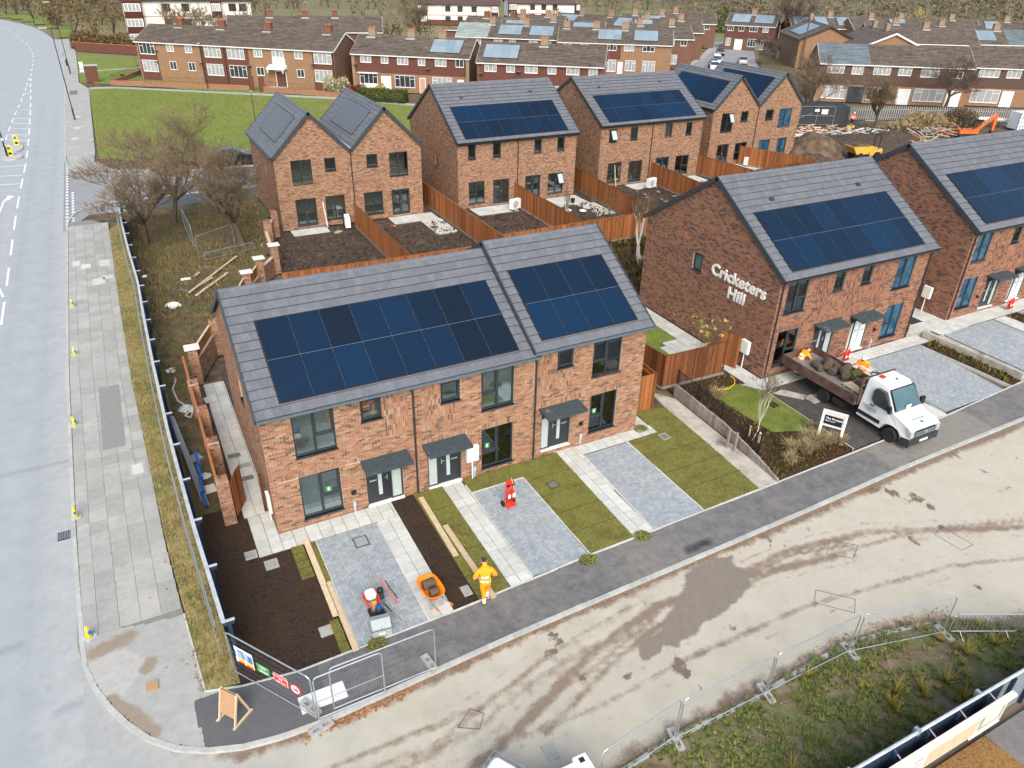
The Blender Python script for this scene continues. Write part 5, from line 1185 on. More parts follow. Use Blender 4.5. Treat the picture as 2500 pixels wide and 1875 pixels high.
blades('verge_grass',[(-1.3,16.15),(-1.3,19.4),(-1.5,23),(-1.62,27.6),(-1.82,35.7),(-1.87,45.4),(-1.86,61),(-1.2,62.2),(-.85,62.4),(-.6,50),(-.45,40),(-.4,25),(-.2,16.0)],.0,420,.10, 'foliage_verge',51, clump=lambda x, y, r_: (r_.rand(len(x)) < .35 + .65 * (fbm(x, y,1.3,52) > .48)) & (r_.rand(len(x)) < np.clip(34 / y,0,1) ** 1.4))
pad('brick_apron',[(-.2,65),(5,64.5),(9.4,66),(16,67.6),(16,76),(9,76.5),(5,73),(0,69)],-.07, 'asphalt_new', zb=-.3)
# weedy verge at the lower right
VG = smooth_line([(6.5,8.7),(9.96,8.98),(12.68,8.95),(16.43,9.12),(18.87,8.78),(20.48,8.25),(21.76,7.45),(22.6,6.7),(24.5,5.2)],4) + [(24.5,5.38),(6.5,5.38)]
kerb(VG[:-2], top=.01, side=-1)
pad('verge', VG,-.03, 'weeds_ground')
zv = lambda x, y: .14 * fbm(x, y,.8,12) * np.clip((8.7 - y) / 1.2,0,1)
grid('weed_bank',6.5,5.3,24.5,9.2,.15,.0, 'weeds_ground', clip=VG, zf=zv)
def tufts(name, poly, z, n, h, fm, seed, per=16, rad=.13, zf=None, keep=None):
    """separate plants: blades spreading from shared centres, one hue per plant"""
    r_ = np.random.RandomState(seed); xs = [p[0] for p in poly]; ys = [p[1] for p in poly]; cx = min(xs) + r_.rand(n) * (max(xs) - min(xs)); cy = min(ys) + r_.rand(n) * (max(ys) - min(ys)); k = inside(poly, cx, cy)
    if keep is not None: k &= keep(cx, cy, r_)
    cx, cy = cx[k], cy[k]; n = len(cx); s_ = (.5 + r_.rand(n))[:, None]; a = r_.rand(n, per) * 6.283; z0 = z + (zf(cx, cy) if zf is not None else 0 * cx); rr = rad * s_ * (.5 + .8 * r_.rand(n, per)); hh = h * s_ * (.3 + r_.rand(n, per)); c, d = np.cos(a), np.sin(a); w = .011 + .012 * r_.rand(n,1)
    X = cx[:, None]; Y = cy[:, None]; Z = z0[:, None] + 0 * a; b0 = np.stack([X - d * w, Y + c * w, Z],-1); b1 = np.stack([X + d * w, Y - c * w, Z],-1); tp = np.stack([X + c * rr, Y + d * rr, Z + hh],-1)
    MB().tris(np.stack([b0, b1, tp],2).reshape(-1,3,3), np.clip(r_.rand(n)[:, None] + .12 * r_.randn(n, per),0,.999).ravel()).build(name, fm, kind='stuff')
tufts('weeds', VG,.0,5200,.10, 'foliage_weed',61, zf=zv, keep=lambda x, y, r_: (r_.rand(len(x)) < np.clip(fbm(x, y,.9,63) * 3.2 - 1.0,.05,1)) & (y > 5.5))
tufts('weed_clumps', VG,.02,150,.34, 'foliage_yellow',64, per=40, rad=.22, zf=zv, keep=lambda x, y, r_: (y > 5.7) & (fbm(x, y,.5,65) > .5))
pad('leaf_strip',[(13.5,3.6),(17.9,3.6),(17.65,5.12),(13.5,5.12)],.045, 'bark_strip', zb=-.1)
pad('pavement',[(17.9,3.2),(30,3.2),(30,5.12),(17.68,5.12)],.05, 'slab_dark', zb=-.1)
# loose leaves and clods along the kerbs
def litter(name, pts, n, s, m, spread=.2, z=-.08, seed=3):
    r_ = np.random.RandomState(seed); P = np.array(smooth_line(pts,10)); i = r_.randint(0, len(P), n); x = P[i,0] + r_.randn(n) * spread * 1.5; y = P[i,1] + np.abs(r_.randn(n)) * spread * np.sign(spread) * (-1)
    a = r_.rand(n) * 6.28; ss = s * (.5 + r_.rand(n)); t = r_.randn(n,2) * .3
    c, d = np.cos(a) * ss, np.sin(a) * ss
    V = np.stack([np.stack([x - c, y - d, z + .004 + 0 * x],1), np.stack([x + d * .6, y - c * .6, z + .012 + .02 * r_.rand(n)],1), np.stack([x + c, y + d, z + .004 + .03 * r_.rand(n)],1), np.stack([x - d * .6, y + c * .6, z + .012 + 0 * x],1)],1)
    return MB().quads(V, r_.rand(n)).build(name, m, kind='stuff')
litter('leaves',[(1,13.62),(5,13.75),(8.3,13.9),(14.5,14.05),(21,14.2),(26,14.4)],700,.026, 'leaf_litter',.12,-.075)
litter('leaves',[(7,8.9),(10,9.15),(13,9.2),(16.5,9.45),(19,9.15),(20.6,8.7)],1000,.026, 'leaf_litter',.28,-.07,5)
litter('leaves',[(-1.2,17),(-1.4,30),(-1.7,50)],160,.035, 'leaf_litter',.3,.02,6)
litter('leaves',[(1.2,13.55),(2.6,13.6),(4.0,13.66)],500,.035, 'leaf_litter',.1,-.075,8)
litter('leaves',[(11,8.2),(14,8.4),(17,8.5),(19.5,7.9)],260,.028, 'leaf_litter',.5,.16,9)
litter('leaves',[(2,60),(5,52),(3,45),(1,38)],300,.04, 'leaf_litter',1.5,.16,10)

def clods(poly, n, s_, m, z, seed):
    r_ = np.random.RandomState(seed); xs = [p[0] for p in poly]; ys = [p[1] for p in poly]; x = min(xs) + r_.rand(n) * (max(xs) - min(xs)); y = min(ys) + r_.rand(n) * (max(ys) - min(ys)); k = inside(poly, x, y); x, y = x[k], y[k]; n = len(x); r = s_ * (.4 + r_.rand(n) ** 3 * 1.6)
    d = r_.randn(n,4,3) * .3 * r[:, None, None]; c = np.stack([x, y, np.full(n, z)],1)[:, None]; B = np.stack([np.stack([r * math.cos(a), r * math.sin(a),0 * r],1) for a in (0,2.1,4.2)] + [np.stack([0 * r,0 * r, r],1)],1) + c + d; B[:,:3,2] = z - .01
    MB().tris(np.concatenate([B[:,[0,1,3]], B[:,[1,2,3]], B[:,[2,0,3]]])).build('clods', m, kind='stuff')
clods([(-.3,15.9),(2.9,15.8),(2.3,19.2),(2.3,20.9),(1.2,21),(1.2,24),(-.2,24)],2600,.022, 'soil_dark',-.03,1); clods(rect(6.45,15.8,7.3,21.8),1100,.022, 'soil_dark',-.02,2); clods(rect(8.6,42.2,21.8,53),2600,.07, 'soil_brown',.05,3); clods(rect(22.1,43.5,34.8,52.5),2400,.07, 'soil_brown',.05,4); clods(rect(35.5,45,49,54),1800,.08, 'soil_brown',.03,5)
clods([(-.3,24.3),(.6,24.3),(.7,34),(2.3,37.4),(4.6,42.4),(8,52),(9.4,64),(-.8,62),(-.5,40)],2200,.05, 'rubble_brown',.0,6); clods([(21,16.3),(25.5,16.5),(25.5,17.7),(23.3,18.9),(23,23),(21.7,23.5),(21.4,18)],2400,.028, 'mulch',.03,7); clods(rect(62,50,92,66),2600,.16, 'soil_site',-.1,8)

def cover(label, x0, y0, x1, y1, z, m='slab_dark', rim='slab_grey'):
    t = site_thing('access_cover', label, 'cover',((x0 + x1) / 2,(y0 + y1) / 2, z)); MB().box((x0, y0, z - .03),(x1, y1, z + .012)).build('rim', rim, t); MB().box((x0 + .06, y0 + .06, z),(x1 - .06, y1 - .06, z + .018)).build('plate', m, t)
cover('square recessed cover in the first block driveway',4.45,19.88,4.98,20.45,.012, 'block_grey', 'joint_grey'); cover('pale square cover in the dark soil beside the path corner',.86,21.03,1.27,21.45,-.02, 'slab_grey', 'concrete'); cover('pale square cover in the dark soil below the path corner',1.39,20.22,1.84,20.70,-.02, 'slab_grey', 'concrete')
cover('pale square cover at the foot of the dark soil bed by the boards',2.32,16.56,2.72,16.98,-.02, 'slab_grey', 'concrete'); cover('pale square cover at the foot of the narrow soil strip',6.98,16.12,7.28,16.58,-.01, 'slab_grey', 'concrete'); cover('brown square cover in the turf beside the second driveway',12.35,19.75,12.80,20.2,.028, 'slab_dark', 'turf_side'); cover('grey square cover in the right-hand turf',18.55,20.55,18.95,21.0,.028, 'slab_dark', 'slab_grey'); cover('drain cover in the paving at the end house corner',18.12,21.5,18.5,21.85,.014, 'slab_dark', 'slab_grey')

clods([(-.3,24.5),(.5,24.5),(.6,34),(2.2,37.6),(4.4,42.6),(6,50),(0,50),(-.4,40)],420,.08, 'rubble_brown',.02,16); clods([(-.3,24.5),(.5,24.5),(.6,34),(2.2,37.6),(4.4,42.6),(-.4,42)],130,.07, 'pipe_red',.02,17)
blades('scrub',[(-.3,34),(1.5,36),(4.4,42.6),(8,55),(9,63),(-.8,63),(-.5,45)],.08,45,.30, 'foliage_autumn',98, w=.14, lean=1.3)

# ------------------------------------------------------------------ older terraces beyond the site
def terrace(label, a, b, eave, ridge, depth=8.0, wall='far_red', end='far_orange', roof='old_roof', wins=(), doors=(), chim=(), pans=(), band=None, z=0.0, barge='frame_white', cat='terrace', rows_joined=True, blue=None, extra=None, name='old_terrace', pane='glass_curtain', porch=(), oh=.25, endw=()):
    """a, b = ends of the near eave seen left to right; everything else along that line"""
    u = np.array([b[0] - a[0], b[1] - a[1],0.]); L = float(np.linalg.norm(u)); u /= L; n = np.array([u[1],-u[0],0.])   # n faces the camera
    t = site_thing(name, label, cat,(a[0], a[1], z)); f = (np.array([a[0], a[1],0.]), u, n, np.array([0,0,1.])); D = depth
    w = MB().box((0,-D, z),(L,0, eave), f, faces=(1,2,3,4,5)); o = w.build('wall', wall, t); setuv(o)
    for x, s in ((-.012,-1),(L + .012,1)):
        P = [fr_pt(f,(x,-.0, z)), fr_pt(f,(x,-D, z)), fr_pt(f,(x,-D, eave)), fr_pt(f,(x,-D / 2, ridge - .08)), fr_pt(f,(x,0, eave))]; setuv(MB().poly(P if s < 0 else P[::-1]).build('gable_wall', end, t))
    if band:
        for s0, z0, s1, z1, m_ in band: setuv(MB().box((s0,.0, z0),(s1,.05, z1), f, faces=(0,1,3,4,5)).build('wall_panel', m_, t))
    # roof
    dz = ridge - eave; hw = D / 2; k = hw / (hw + 0.0); Ls = math.hypot(hw + oh, dz * (1 + oh / hw))
    for s in (1,-1):
        c = np.array(-n * s * hw + np.array([0,0, dz])); c /= np.linalg.norm(c); uu = u * s; nn = np.cross(uu, c)
        e = fr_pt(f,((-.15 if s > 0 else L + .15),(oh if s > 0 else -D - oh), eave - dz * oh / hw)); fr = (e, uu, nn, c); W = L + .3
        dk = MB().box((0,-.12,0),(W,-.01, Ls), fr).build('roof_slope', 'roof_dark', t)
        gauge = .34 if s > 0 else .7; m_ = max(1, int(Ls / gauge)); g_ = Ls / m_; tw = 1.2; lo = []; hi = []
        for i in range(m_):
            for x0 in np.arange(0, W - .01, tw): lo.append((x0,.06, i * g_ - .04)); hi.append((min(x0 + tw, W),.09,(i + 1) * g_))
        lo = np.array(lo); hi = np.array(hi)
        if blue and s > 0:
            mid = (lo[:,0] + hi[:,0]) / 2; kk = (mid > blue[0]) & (mid < blue[1])
            mb = MB().boxes(lo[kk], hi[kk], fr, shear=-.07); mb.build('roof_tiles', blue[2], dk, kind='stuff'); lo = lo[~kk]; hi = hi[~kk]
        MB().boxes(lo, hi, fr, shear=-.07).build('roof_tiles', roof, dk, kind='stuff')
        if s > 0:
            for p in pans:
                q0, q1 = p[0], p[1]; lo_ = p[2] if len(p) > 2 else .22; hi_ = p[3] if len(p) > 3 else .86
                solar(t, fr, q0 + .15, Ls * lo_, q1 + .15, Ls * hi_, max(2, int((q1 - q0) / 1.05)),2, mat='solar_old', rail=False, lift=.13)
        for x in (-.02, W - .03): MB().box((x,-.14,0),(x + .05,.045, Ls), fr).build('bargeboard', barge, t)
    MB().box((-.15,-D / 2 - .12, ridge - .03),(L + .15,-D / 2 + .12, ridge + .07), f).build('ridge_tiles', roof, t)
    MB().box((-.1, oh - .02, eave - dz * oh / hw - .14),(L + .1, oh + .10, eave - dz * oh / hw - .01), f).build('gutter', barge, t)
    for w_ in wins:
        s0, z1, s1, z0 = w_[:4]; kind = w_[4] if len(w_) > 4 else 'cas'
        B0 = .052 if band else .002; fr_w = MB(); bw = .06
        q = lambda x0, y0, x1, y1, d=.06: fr_w.box((x0, B0, y0),(x1, B0 + d, y1), f)
        q(s0, z0 - .05, s1, z0 + bw); q(s0, z1 - bw, s1, z1); q(s0, z0 + bw, s0 + bw, z1 - bw); q(s1 - bw, z0 + bw, s1, z1 - bw); W_ = s1 - s0
        nm = 1 if W_ < 1.35 else (2 if W_ < 2.1 else 3)
        for i in range(1, nm + 1):
            x = s0 + W_ * i / (nm + 1); q(x - .025, z0 + bw, x + .025, z1 - bw,.055)
        if W_ > 1.3 or kind == 'top': zt = z0 + (z1 - z0) * .72; q(s0 + bw, zt - .03, s0 + W_ / (nm + 1), zt + .03,.05); q(s1 - W_ / (nm + 1), zt - .03, s1 - bw, zt + .03,.05)
        wo_ = fr_w.build('window', 'frame_white', t)
        MB().box((s0 + .03, B0, z0 + .03),(s1 - .03, B0 + .025, z1 - .03), f).build('pane', rnd.choice([pane, 'glass_dark', pane]), wo_)
        if kind == 'bay': MB().box((s0 - .1,0, z0 - .55),(s1 + .1,.35, z0 - .06), f).box((s0 - .15,0, z1 + .02),(s1 + .15,.5, z1 + .16), f).build('bay', 'frame_white', wo_)
    for d in doors:
        s0, s1, m_ = d[:3]; z1 = d[3] if len(d) > 3 else z + 2.1
        dd = MB().box((s0,.052, z),(s1,.10, z1), f).build('front_door', m_, t)
        MB().box((s0 - .09,.05, z),(s0,.12, z1 + .09), f).box((s1,.05, z),(s1 + .09,.12, z1 + .09), f).box((s0,.05, z1),(s1,.12, z1 + .09), f).build('door_frame', 'frame_white', dd)
    for p in porch: MB().prism([(0, p[2]),(.9, p[2] - .25),(.9, p[2] - .4),(0, p[2] - .15)], p[0], p[1], f, axis='a').build('porch_roof', 'frame_white', t)
    for c in chim:
        s0 = c[0] if isinstance(c, tuple) else c; m_ = c[1] if isinstance(c, tuple) else 'old_brick_wall'
        ch = MB().box((s0 - .55,-D / 2 - .35, ridge - .5),(s0 + .55,-D / 2 + .35, ridge + .85), f).box((s0 - .62,-D / 2 - .42, ridge + .85),(s0 + .62,-D / 2 + .42, ridge + .95), f).build('chimney', m_, t)
        mb = MB(); 
        for i in (-.25,.25): mb.lathe([(.12, ridge + .95),(.10, ridge + 1.2)], fr_pt(f,(s0 + i,-D / 2,0)),8)
        mb.build('chimney_pots', 'pipe_red', ch)
        MB().prism([(s0 - .7,-D / 2 + .9),(s0 + .7,-D / 2 + .9),(s0 + .6,-D / 2 + .3),(s0 - .6,-D / 2 + .3)], ridge - .42, ridge - .2, f).build('flashing', 'lead', ch)
    for e in endw:   # windows in the right-hand gable
        g2 = (fr_pt(f,(L + .012,0,0)),-n, u, np.array([0,0,1.])); MB().box((e[0],.0, e[1]),(e[2],.05, e[3]), g2).build('window', 'frame_white', t); MB().box((e[0] + .1,.05, e[1] + .1),(e[2] - .1,.06, e[3] - .1), g2).build('pane', 'glass_dark', t)
    if extra: extra(t, f, L)
    return t, f, L
def dish(t, f, s, z):
    MB().box((s - .02,0, z),(s + .02,.35, z + .04), f).lathe([(.001,0),(.20,.03),(.33,.10)], fr_pt(f,(s,.35, z)),12).build('satellite_dish', 'steel_dull', t)

def ext1(t, f, L):
    for s, z in ((3.6,4.3),(11.2,2.9),(19.5,2.9),(30.0,3.6),(3.2,2.7)): dish(t, f, s, z)
    MB().box((23.3,.03,3.2),(25.4,.06,4.2), f).build('render_panel', 'sign_cream', t)
    MB().prism([(0,3.25),(1.1,2.85),(1.1,2.65),(0,2.75)],22.7,25.6, f, axis='a').build('porch_roof', 'frame_white', t)
    for s in (22.8,25.3): MB().box((s,.9,2.2),(s + .12,1.05,2.8), f).build('bracket', 'frame_white', t)
    MB().box((22.6,.06,0),(25.6,1.2,.22), f).build('step', 'concrete', t)
    for s in (12.0 - .6,33.3,15.4): MB().tube([fr_pt(f,(s,.12,5.4)), fr_pt(f,(s,.12,.1))],.06,6).build('downpipe', 'plastic_black', t)
w1 = [(.6,5.35,3.3,3.75),(5.5,5.35,6.75,4.3),(8.7,5.35,9.9,4.25),(12.0,5.35,14.8,3.8),(15.9,5.35,18.75,3.75),(20.4,5.35,21.8,4.2),(23.4,5.35,25.3,4.3, 'top'),(27.1,5.35,28.4,4.25),(30.2,5.35,33.0,3.75),
      (.6,2.9,3.3,1.25),(5.5,2.9,6.7,1.7),(8.8,2.9,10.0,1.7),(12.0,2.85,14.8,1.25),(15.9,2.85,18.8,1.15),(20.5,2.8,21.75,1.65),(27.2,2.8,28.4,1.7),(30.1,2.9,32.9,1.25)]
terrace('long two-storey flats with brown tiled roof and four chimneys across the green',(6.03,138.15),(30.99,115.97),5.6,7.6,8.4, 'far_orange', 'far_brown', wins=w1, doors=((23.7,25.3, 'red_cladding',2.3),), chim=(5.6,13.0,20.9,30.8),
        band=((.3,.0,3.5,5.5, 'far_red'),(11.2,.0,19.4,5.5, 'far_red'),(29.9,0,33.3,5.5, 'far_red')), extra=ext1)
def ext2(t, f, L):
    for s, z in ((.6,3.6),(11.9,3.4)): dish(t, f, s, z)
    MB().box((0,-.1,0),(.45,.12,5.1), f).build('corner_pier', 'far_orange', t); MB().box((17.55,-.1,0),(18.02,.12,5.1), f).build('corner_pier', 'far_orange', t)
w2 = [(1.4,4.95,3.1,3.95),(4.6,4.95,5.75,3.95),(7.1,4.95,8.8,3.9),(10.3,4.95,11.4,3.9),(12.9,4.95,14.6,3.9),(16.0,4.95,17.2,3.9),(1.1,2.45,3.9,1.0, 'bay'),(6.6,2.4,9.7,.75, 'top'),(12.4,2.4,15.4,.8, 'top')]
terrace('short red-clad terrace with a bay window and solar panels at its roof right end',(33.84,116.67),(47.83,105.33),5.2,7.35,8, 'far_orange', 'far_brown', wins=w2, doors=((4.55,5.9, 'door_white'),(10.5,11.3, 'pink_trim'),(16.3,17.2, 'door_white')),
        chim=((2.0, 'far_orange'),(8.2, 'far_orange'),(13.0, 'far_orange')), pans=((11.9,16.4),), band=((0.45,2.62,17.55,5.1, 'red_cladding'),), extra=ext2)
w3 = [(1.1,4.95,2.8,3.95),(4.2,4.95,5.4,3.95),(6.8,4.95,8.6,3.95),(10.0,4.95,11.2,3.95),(12.6,4.95,14.4,3.95),(15.7,4.95,16.9,3.95),(1.0,2.4,3.9,.8),(6.5,2.4,9.4,.8),(10.6,2.4,11.7,.9),(12.6,2.4,15.4,.8)]
def ext3(t, f, L):
    for s, z in ((.6,3.6),(6.0,4.0)): dish(t, f, s, z)
terrace('red-clad terrace with solar panels at its roof left end, behind the new houses',(47.36,101.66),(61.61,91.13),5.2,7.3,8, 'far_brown', 'far_orange', wins=w3, doors=((4.5,5.4, 'door_white'),(16.2,17.1, 'door_dark')), chim=((9.0, 'far_orange'),), pans=((.7,5.6),),
        band=((0.4,2.5,17.3,5.1, 'red_cladding'),), extra=ext3)
def wrow(L, n, z1=4.95, z0=3.95, z3=2.4, z2=.8):
    out = []
    st = L / n
    for i in range(n): out.append((st * i + .6, z1, st * i + 2.2, z0)); out.append((st * i + 3.4, z1, st * i + 4.6, z0)); out.append((st * i + .6, z3, st * i + 3.0, z2))
    return out
terrace('terrace with a pale green-grey roof section and two solar arrays, two rows back',(59.3,136.2),(74.6,124.4),5.2,7.15,8, 'far_brown', 'far_orange', wins=wrow(19.3,3), doors=((4.4,5.3, 'door_white'),(11,11.9, 'door_dark')), chim=((6.0, 'far_orange'),(12.3, 'far_orange')), pans=((7.6,11.8),(13.3,17.6)), blue=(0,6.6, 'old_roof_green'))
terrace('terrace with three solar arrays in the row behind the red-clad ones',(72.6,122.3),(88.8,110.9),5.2,7.2,8, 'far_orange', 'far_orange', wins=[(8.6,5.0,10.3,4.0),(11.6,5.0,13.3,4.0),(14.8,5.0,16.8,4.0),(1,5,2.4,4.1),(4,5,5.4,4.1),(8.6,2.5,10.4,.6),(12,2.5,13.8,.8),(15,2.5,17.2,.5)],
        doors=((10.8,11.5, 'door_white'),), chim=((1.2, 'far_orange'),(6.5, 'far_orange'),(11.5, 'far_orange')), pans=((6.9,11.0),(13.2,17.3)), band=((7.9,2.6,11.1,5.0, 'red_cladding'),))
terrace('gabled brown-brick house end facing the camera near the white flats',(64.2,152.2),(70.6,147.5),4.9,4.95,.2, 'far_brown', 'far_brown', wins=[(3.2,4.6,4.6,3.2),(4.9,4.6,5.8,3.4)], name='brick_house', cat='house')
terrace('dark-roofed row stretching right from the brown gable',(66.2,149.3),(77.0,138.3),5.0,7.2,8, 'far_brown', 'far_red', wins=wrow(15,2), chim=(4.0,9.5))
terrace('far row whose roof shows a pale array between two chimneys',(70.5,141.0),(86.5,129.0),5.2,7.2,8, 'far_brown', 'far_red', chim=((4.0, 'far_orange'),(10.0, 'far_orange')), pans=((0.8,4.4),(14.0,18.5)))
terrace('middle far row with brown roof and three chimneys',(77.5,152.0),(86.0,143.6),5.2,7.2,8, 'far_brown', 'far_red', chim=((2.5, 'far_orange'),(8.0, 'far_orange')))
terrace('far row with one array near the white house',(90.0,154.0),(99.5,137.5),5.2,7.2,8, 'far_brown', 'far_red', chim=((5.0, 'far_orange'),(12.0, 'far_orange')), pans=((0.5,4.5),(14,18)))
terrace('side-street row with orange brick end wall left of the far street',(89.2,123.2),(99.8,118.6),5.2,7.2,8, 'far_brown', 'far_orange', chim=((2, 'far_orange'),(8, 'far_orange')), wins=wrow(11.5,2), endw=((2.6,4.0,3.8,5.0),(2.6,.8,3.8,2.4)))
terrace('longer row behind the side-street row with two pale arrays',(98.0,135.2),(110.5,128.6),5.2,7.2,8, 'far_brown', 'far_orange', chim=((3, 'far_orange'),(10, 'far_orange')), wins=wrow(14,2), pans=((.4,4),), endw=((2.6,4.0,3.8,5.0),))
terrace('row with an array just before the woods beside the far street',(118,151.5),(128.5,145.5),5.2,7.2,8, 'far_brown', 'far_orange', chim=((3, 'far_orange'),), wins=wrow(12,2))
terrace('far row near the field edge with two chimneys',(103.5,147.0),(114.5,141.5),5.2,7.2,8, 'far_brown', 'far_red', chim=((3, 'far_orange'),(9, 'far_orange')), pans=((4.5,8.5),))
terrace('row closing the left end of the far street, two solar arrays on its roof',(130.2,144.2),(137.0,135.6),5.2,7.4,8, 'far_brown', 'far_brown', wins=[(.5,5,1.9,3.9),(3.0,5,4.2,3.9),(5.4,5,7.2,3.9),(8.3,5,9.6,3.9),(.5,2.4,1.6,.8),(5.4,2.4,7.2,.8),(8.3,2.4,10.2,.3)], doors=((2.6,4.2, 'door_white'),), pans=((1.0,5.0),(6.0,10.2)), chim=((5.4, 'far_orange'),), band=((0,2.5,10.9,5, 'red_cladding'),))
terrace('row closing the right end of the far street behind the tall bare tree',(139.8,133.2),(156.0,125.0),5.2,7.4,8, 'far_brown', 'far_brown', wins=wrow(18,3), pans=((.5,4.2),(5.5,8.2),(10.5,15.5)), chim=((9.3, 'far_orange'),))
# gable-fronted houses and rows at the right
def gabled(label, a, b, eave, ridge, depth, wall='far_orange', roof='old_roof', panel=None, barge='frame_white', chim=(), wins=()):
    """gable end from a to b faces the camera, roof runs away"""
    u = np.array([b[0] - a[0], b[1] - a[1],0.]); W = float(np.linalg.norm(u)); u /= W; n = np.array([u[1],-u[0],0.]); t = site_thing('brick_house', label, 'house',(a[0], a[1],0))
    f = (np.array([a[0], a[1],0.]), u, n, np.array([0,0,1.])); mb = MB()
    mb.poly([fr_pt(f, p) for p in ((0,0,0),(W,0,0),(W,0, eave),(W / 2,0, ridge - .05),(0,0, eave))]); mb.quads([[fr_pt(f, p) for p in ((0,-depth,0),(0,0,0),(0,0, eave),(0,-depth, eave))],[fr_pt(f, p) for p in ((W,0,0),(W,-depth,0),(W,-depth, eave),(W,0, eave))]],.5)
    mb.poly([fr_pt(f, p) for p in ((0,-depth,0),(W,-depth,0),(W,-depth, eave),(W / 2,-depth, ridge),(0,-depth, eave))][::-1])
    setuv(mb.build('wall', wall, t))
    for s in (-1,1):
        hw = W / 2 + .35; dz = (ridge - eave) * hw / (W / 2); c = np.array(-u * s * -1 * 0.0); c = (u if s < 0 else -u) * hw + np.array([0,0, dz]); Ls = float(np.linalg.norm(c)); c /= Ls
        e = fr_pt(f,(-.35 if s < 0 else W + .35,-depth if s < 0 else .3, ridge - dz)); uu = n if s < 0 else -n; nn = np.cross(uu, c); fr = (e, uu, nn, c); LL = depth + .3
        dk = MB().box((0,-.12,0),(LL,-.01, Ls), fr).build('roof_slope', 'roof_dark', t); m_ = max(2, int(Ls / .36)); g_ = Ls / m_
        MB().boxes([(0,.01, i * g_ - .03) for i in range(m_)],[(LL,.045,(i + 1) * g_) for i in range(m_)], fr, shear=-.03, faces=(1,2,3,4,5)).build('roof_tiles', roof, dk, kind='stuff')
        MB().box((LL if s < 0 else -.06,-.22,0),(LL + .06 if s < 0 else 0,.06, Ls), fr).build('bargeboard', barge, t)
        if panel and s < 0: solar(t, fr, panel[0], Ls * .2, panel[1], Ls * .85,6,2, mat='solar_old', rail=False, lift=.1)
    MB().box((W / 2 - .12,-depth, ridge - .03),(W / 2 + .12,.3, ridge + .06), f).build('ridge_tiles', roof, t)
    for c_ in chim: MB().box((W / 2 - .35,-c_ - .5, ridge - .4),(W / 2 + .35,-c_ + .5, ridge + 1.2), f).build('chimney', 'far_orange', t)
    for w_ in wins: MB().box((w_[0],.0, w_[1]),(w_[2],.05, w_[3]), f).build('window', 'frame_white', t); MB().box((w_[0] + .1,.05, w_[1] + .1),(w_[2] - .1,.06, w_[3] - .1), f).build('pane', 'glass_dark', t)
    return t
gabled('orange brick gable-ended house right of the tall dark pole',(120.6,112.5),(129.4,106.8),5.2,7.5,18, panel=(5.5,14.0), barge='gutter_black', chim=(15.5,))
gabled('gable-fronted house with white bargeboards behind the brown terrace',(122.9,100.0),(132.0,94.2),5.0,7.3,16, barge='frame_white', chim=(5.0,12.0))
terrace('brown-roofed row behind the white-edged gable house',(132.5,103.4),(147.0,93.8),5.2,7.5,8, 'far_brown', 'far_orange', wins=[(1,5,2.2,4),(6,5,7.5,4)], chim=((8.5, 'far_orange'),))
terrace('row at the right edge with grey-blue roof and a big pale array',(146.0,97.5),(163.0,87.2),5.2,7.4,8, 'far_orange', 'far_orange', wins=[(2,5,4.2,4.1),(7.5,5,9.6,4.1)], pans=((2.3,7.4),), chim=((8.2, 'far_orange'),(14.0, 'far_orange')), blue=(9.0,99, 'old_roof_blue'))
terrace('long low roofs below the wooded slope at the right, one array',(149.0,124.0),(178.5,112.0),5.2,7.4,8, 'far_brown', 'far_orange', chim=((5, 'far_orange'),(12, 'far_orange'),(24, 'far_orange')), pans=((9,12.5),), wins=wrow(31,4))
terrace('second long roof line under the slope, right of the other',(141.0,114.0),(160.0,100.5),5.2,7.3,8, 'far_brown', 'far_orange', chim=((6, 'far_orange'),(15, 'far_orange')))
terrace('furthest row at the right edge with an orange gable',(176.0,112.5),(190,103.0),5.2,7.3,8, 'far_brown', 'far_orange', chim=((6, 'far_orange'),), pans=((1,4),))
w5 = [(1.1,5.05,3.5,4.0),(4.6,5.05,6.2,3.95),(7.6,5.1,10.0,4.0),(11.1,5.1,12.9,4.0),(14.2,5.1,16.7,3.9),(18.0,5.1,20.0,3.9),(1.0,2.2,4.5,.5, 'top'),(7.4,2.2,10.4,.5, 'top'),(14.0,2.3,18.2,.6, 'top')]
def ext5(t, f, L):
    MB().box((4.6,.06,0.05),(7.0,.12,2.25), f).build('patio_glazing', 'glass_dark', t)
    for s in (0.15,4.5,7.1,11.6,13.7,18.4): MB().box((s - .12,.05,0),(s + .12,.14,2.5), f).build('brick_pier', 'far_orange', t)
surf('cladding_brown',[(.075,.048,.040),(.115,.075,.062)],4,.85, bmp=.3, bdist=.03)
terrace('brown-clad terrace behind the palisade fence, one blue-grey roof at its left end',(94.4,83.3),(111.81,70.9),5.4,7.6,8, 'far_orange', 'far_orange', wins=w5, doors=((11.6,13.4, 'door_white'),(18.6,20.4, 'door_white')), blue=(-1,7.4, 'old_roof_blue'), chim=(),
        band=((0,2.5,21.3,5.3, 'cladding_brown'),), extra=ext5)
terrace('brown-clad terrace cut by the right edge, behind the excavator',(113.5,72.1),(128.0,61.2),5.4,7.7,8, 'far_orange', 'far_orange', wins=[(.8,5.2,3.6,4.0),(4.6,5.2,6.5,4.0),(9.5,5.2,12,4),(.6,2.3,4.5,.5, 'top')], doors=((4.9,6.3, 'door_white'),), band=((0,2.5,17.5,5.3, 'cladding_brown'),))
terrace('low brown-roofed block behind the long flats',(22.5,156.5),(49.5,148.6),5.0,7.3,8.5, 'far_red', 'far_red', wins=[(15.5,4.7,17,3.6),(19.0,4.7,20.8,3.5),(25,4.7,26.3,3.4)], chim=(7.5,14.0,19.5))
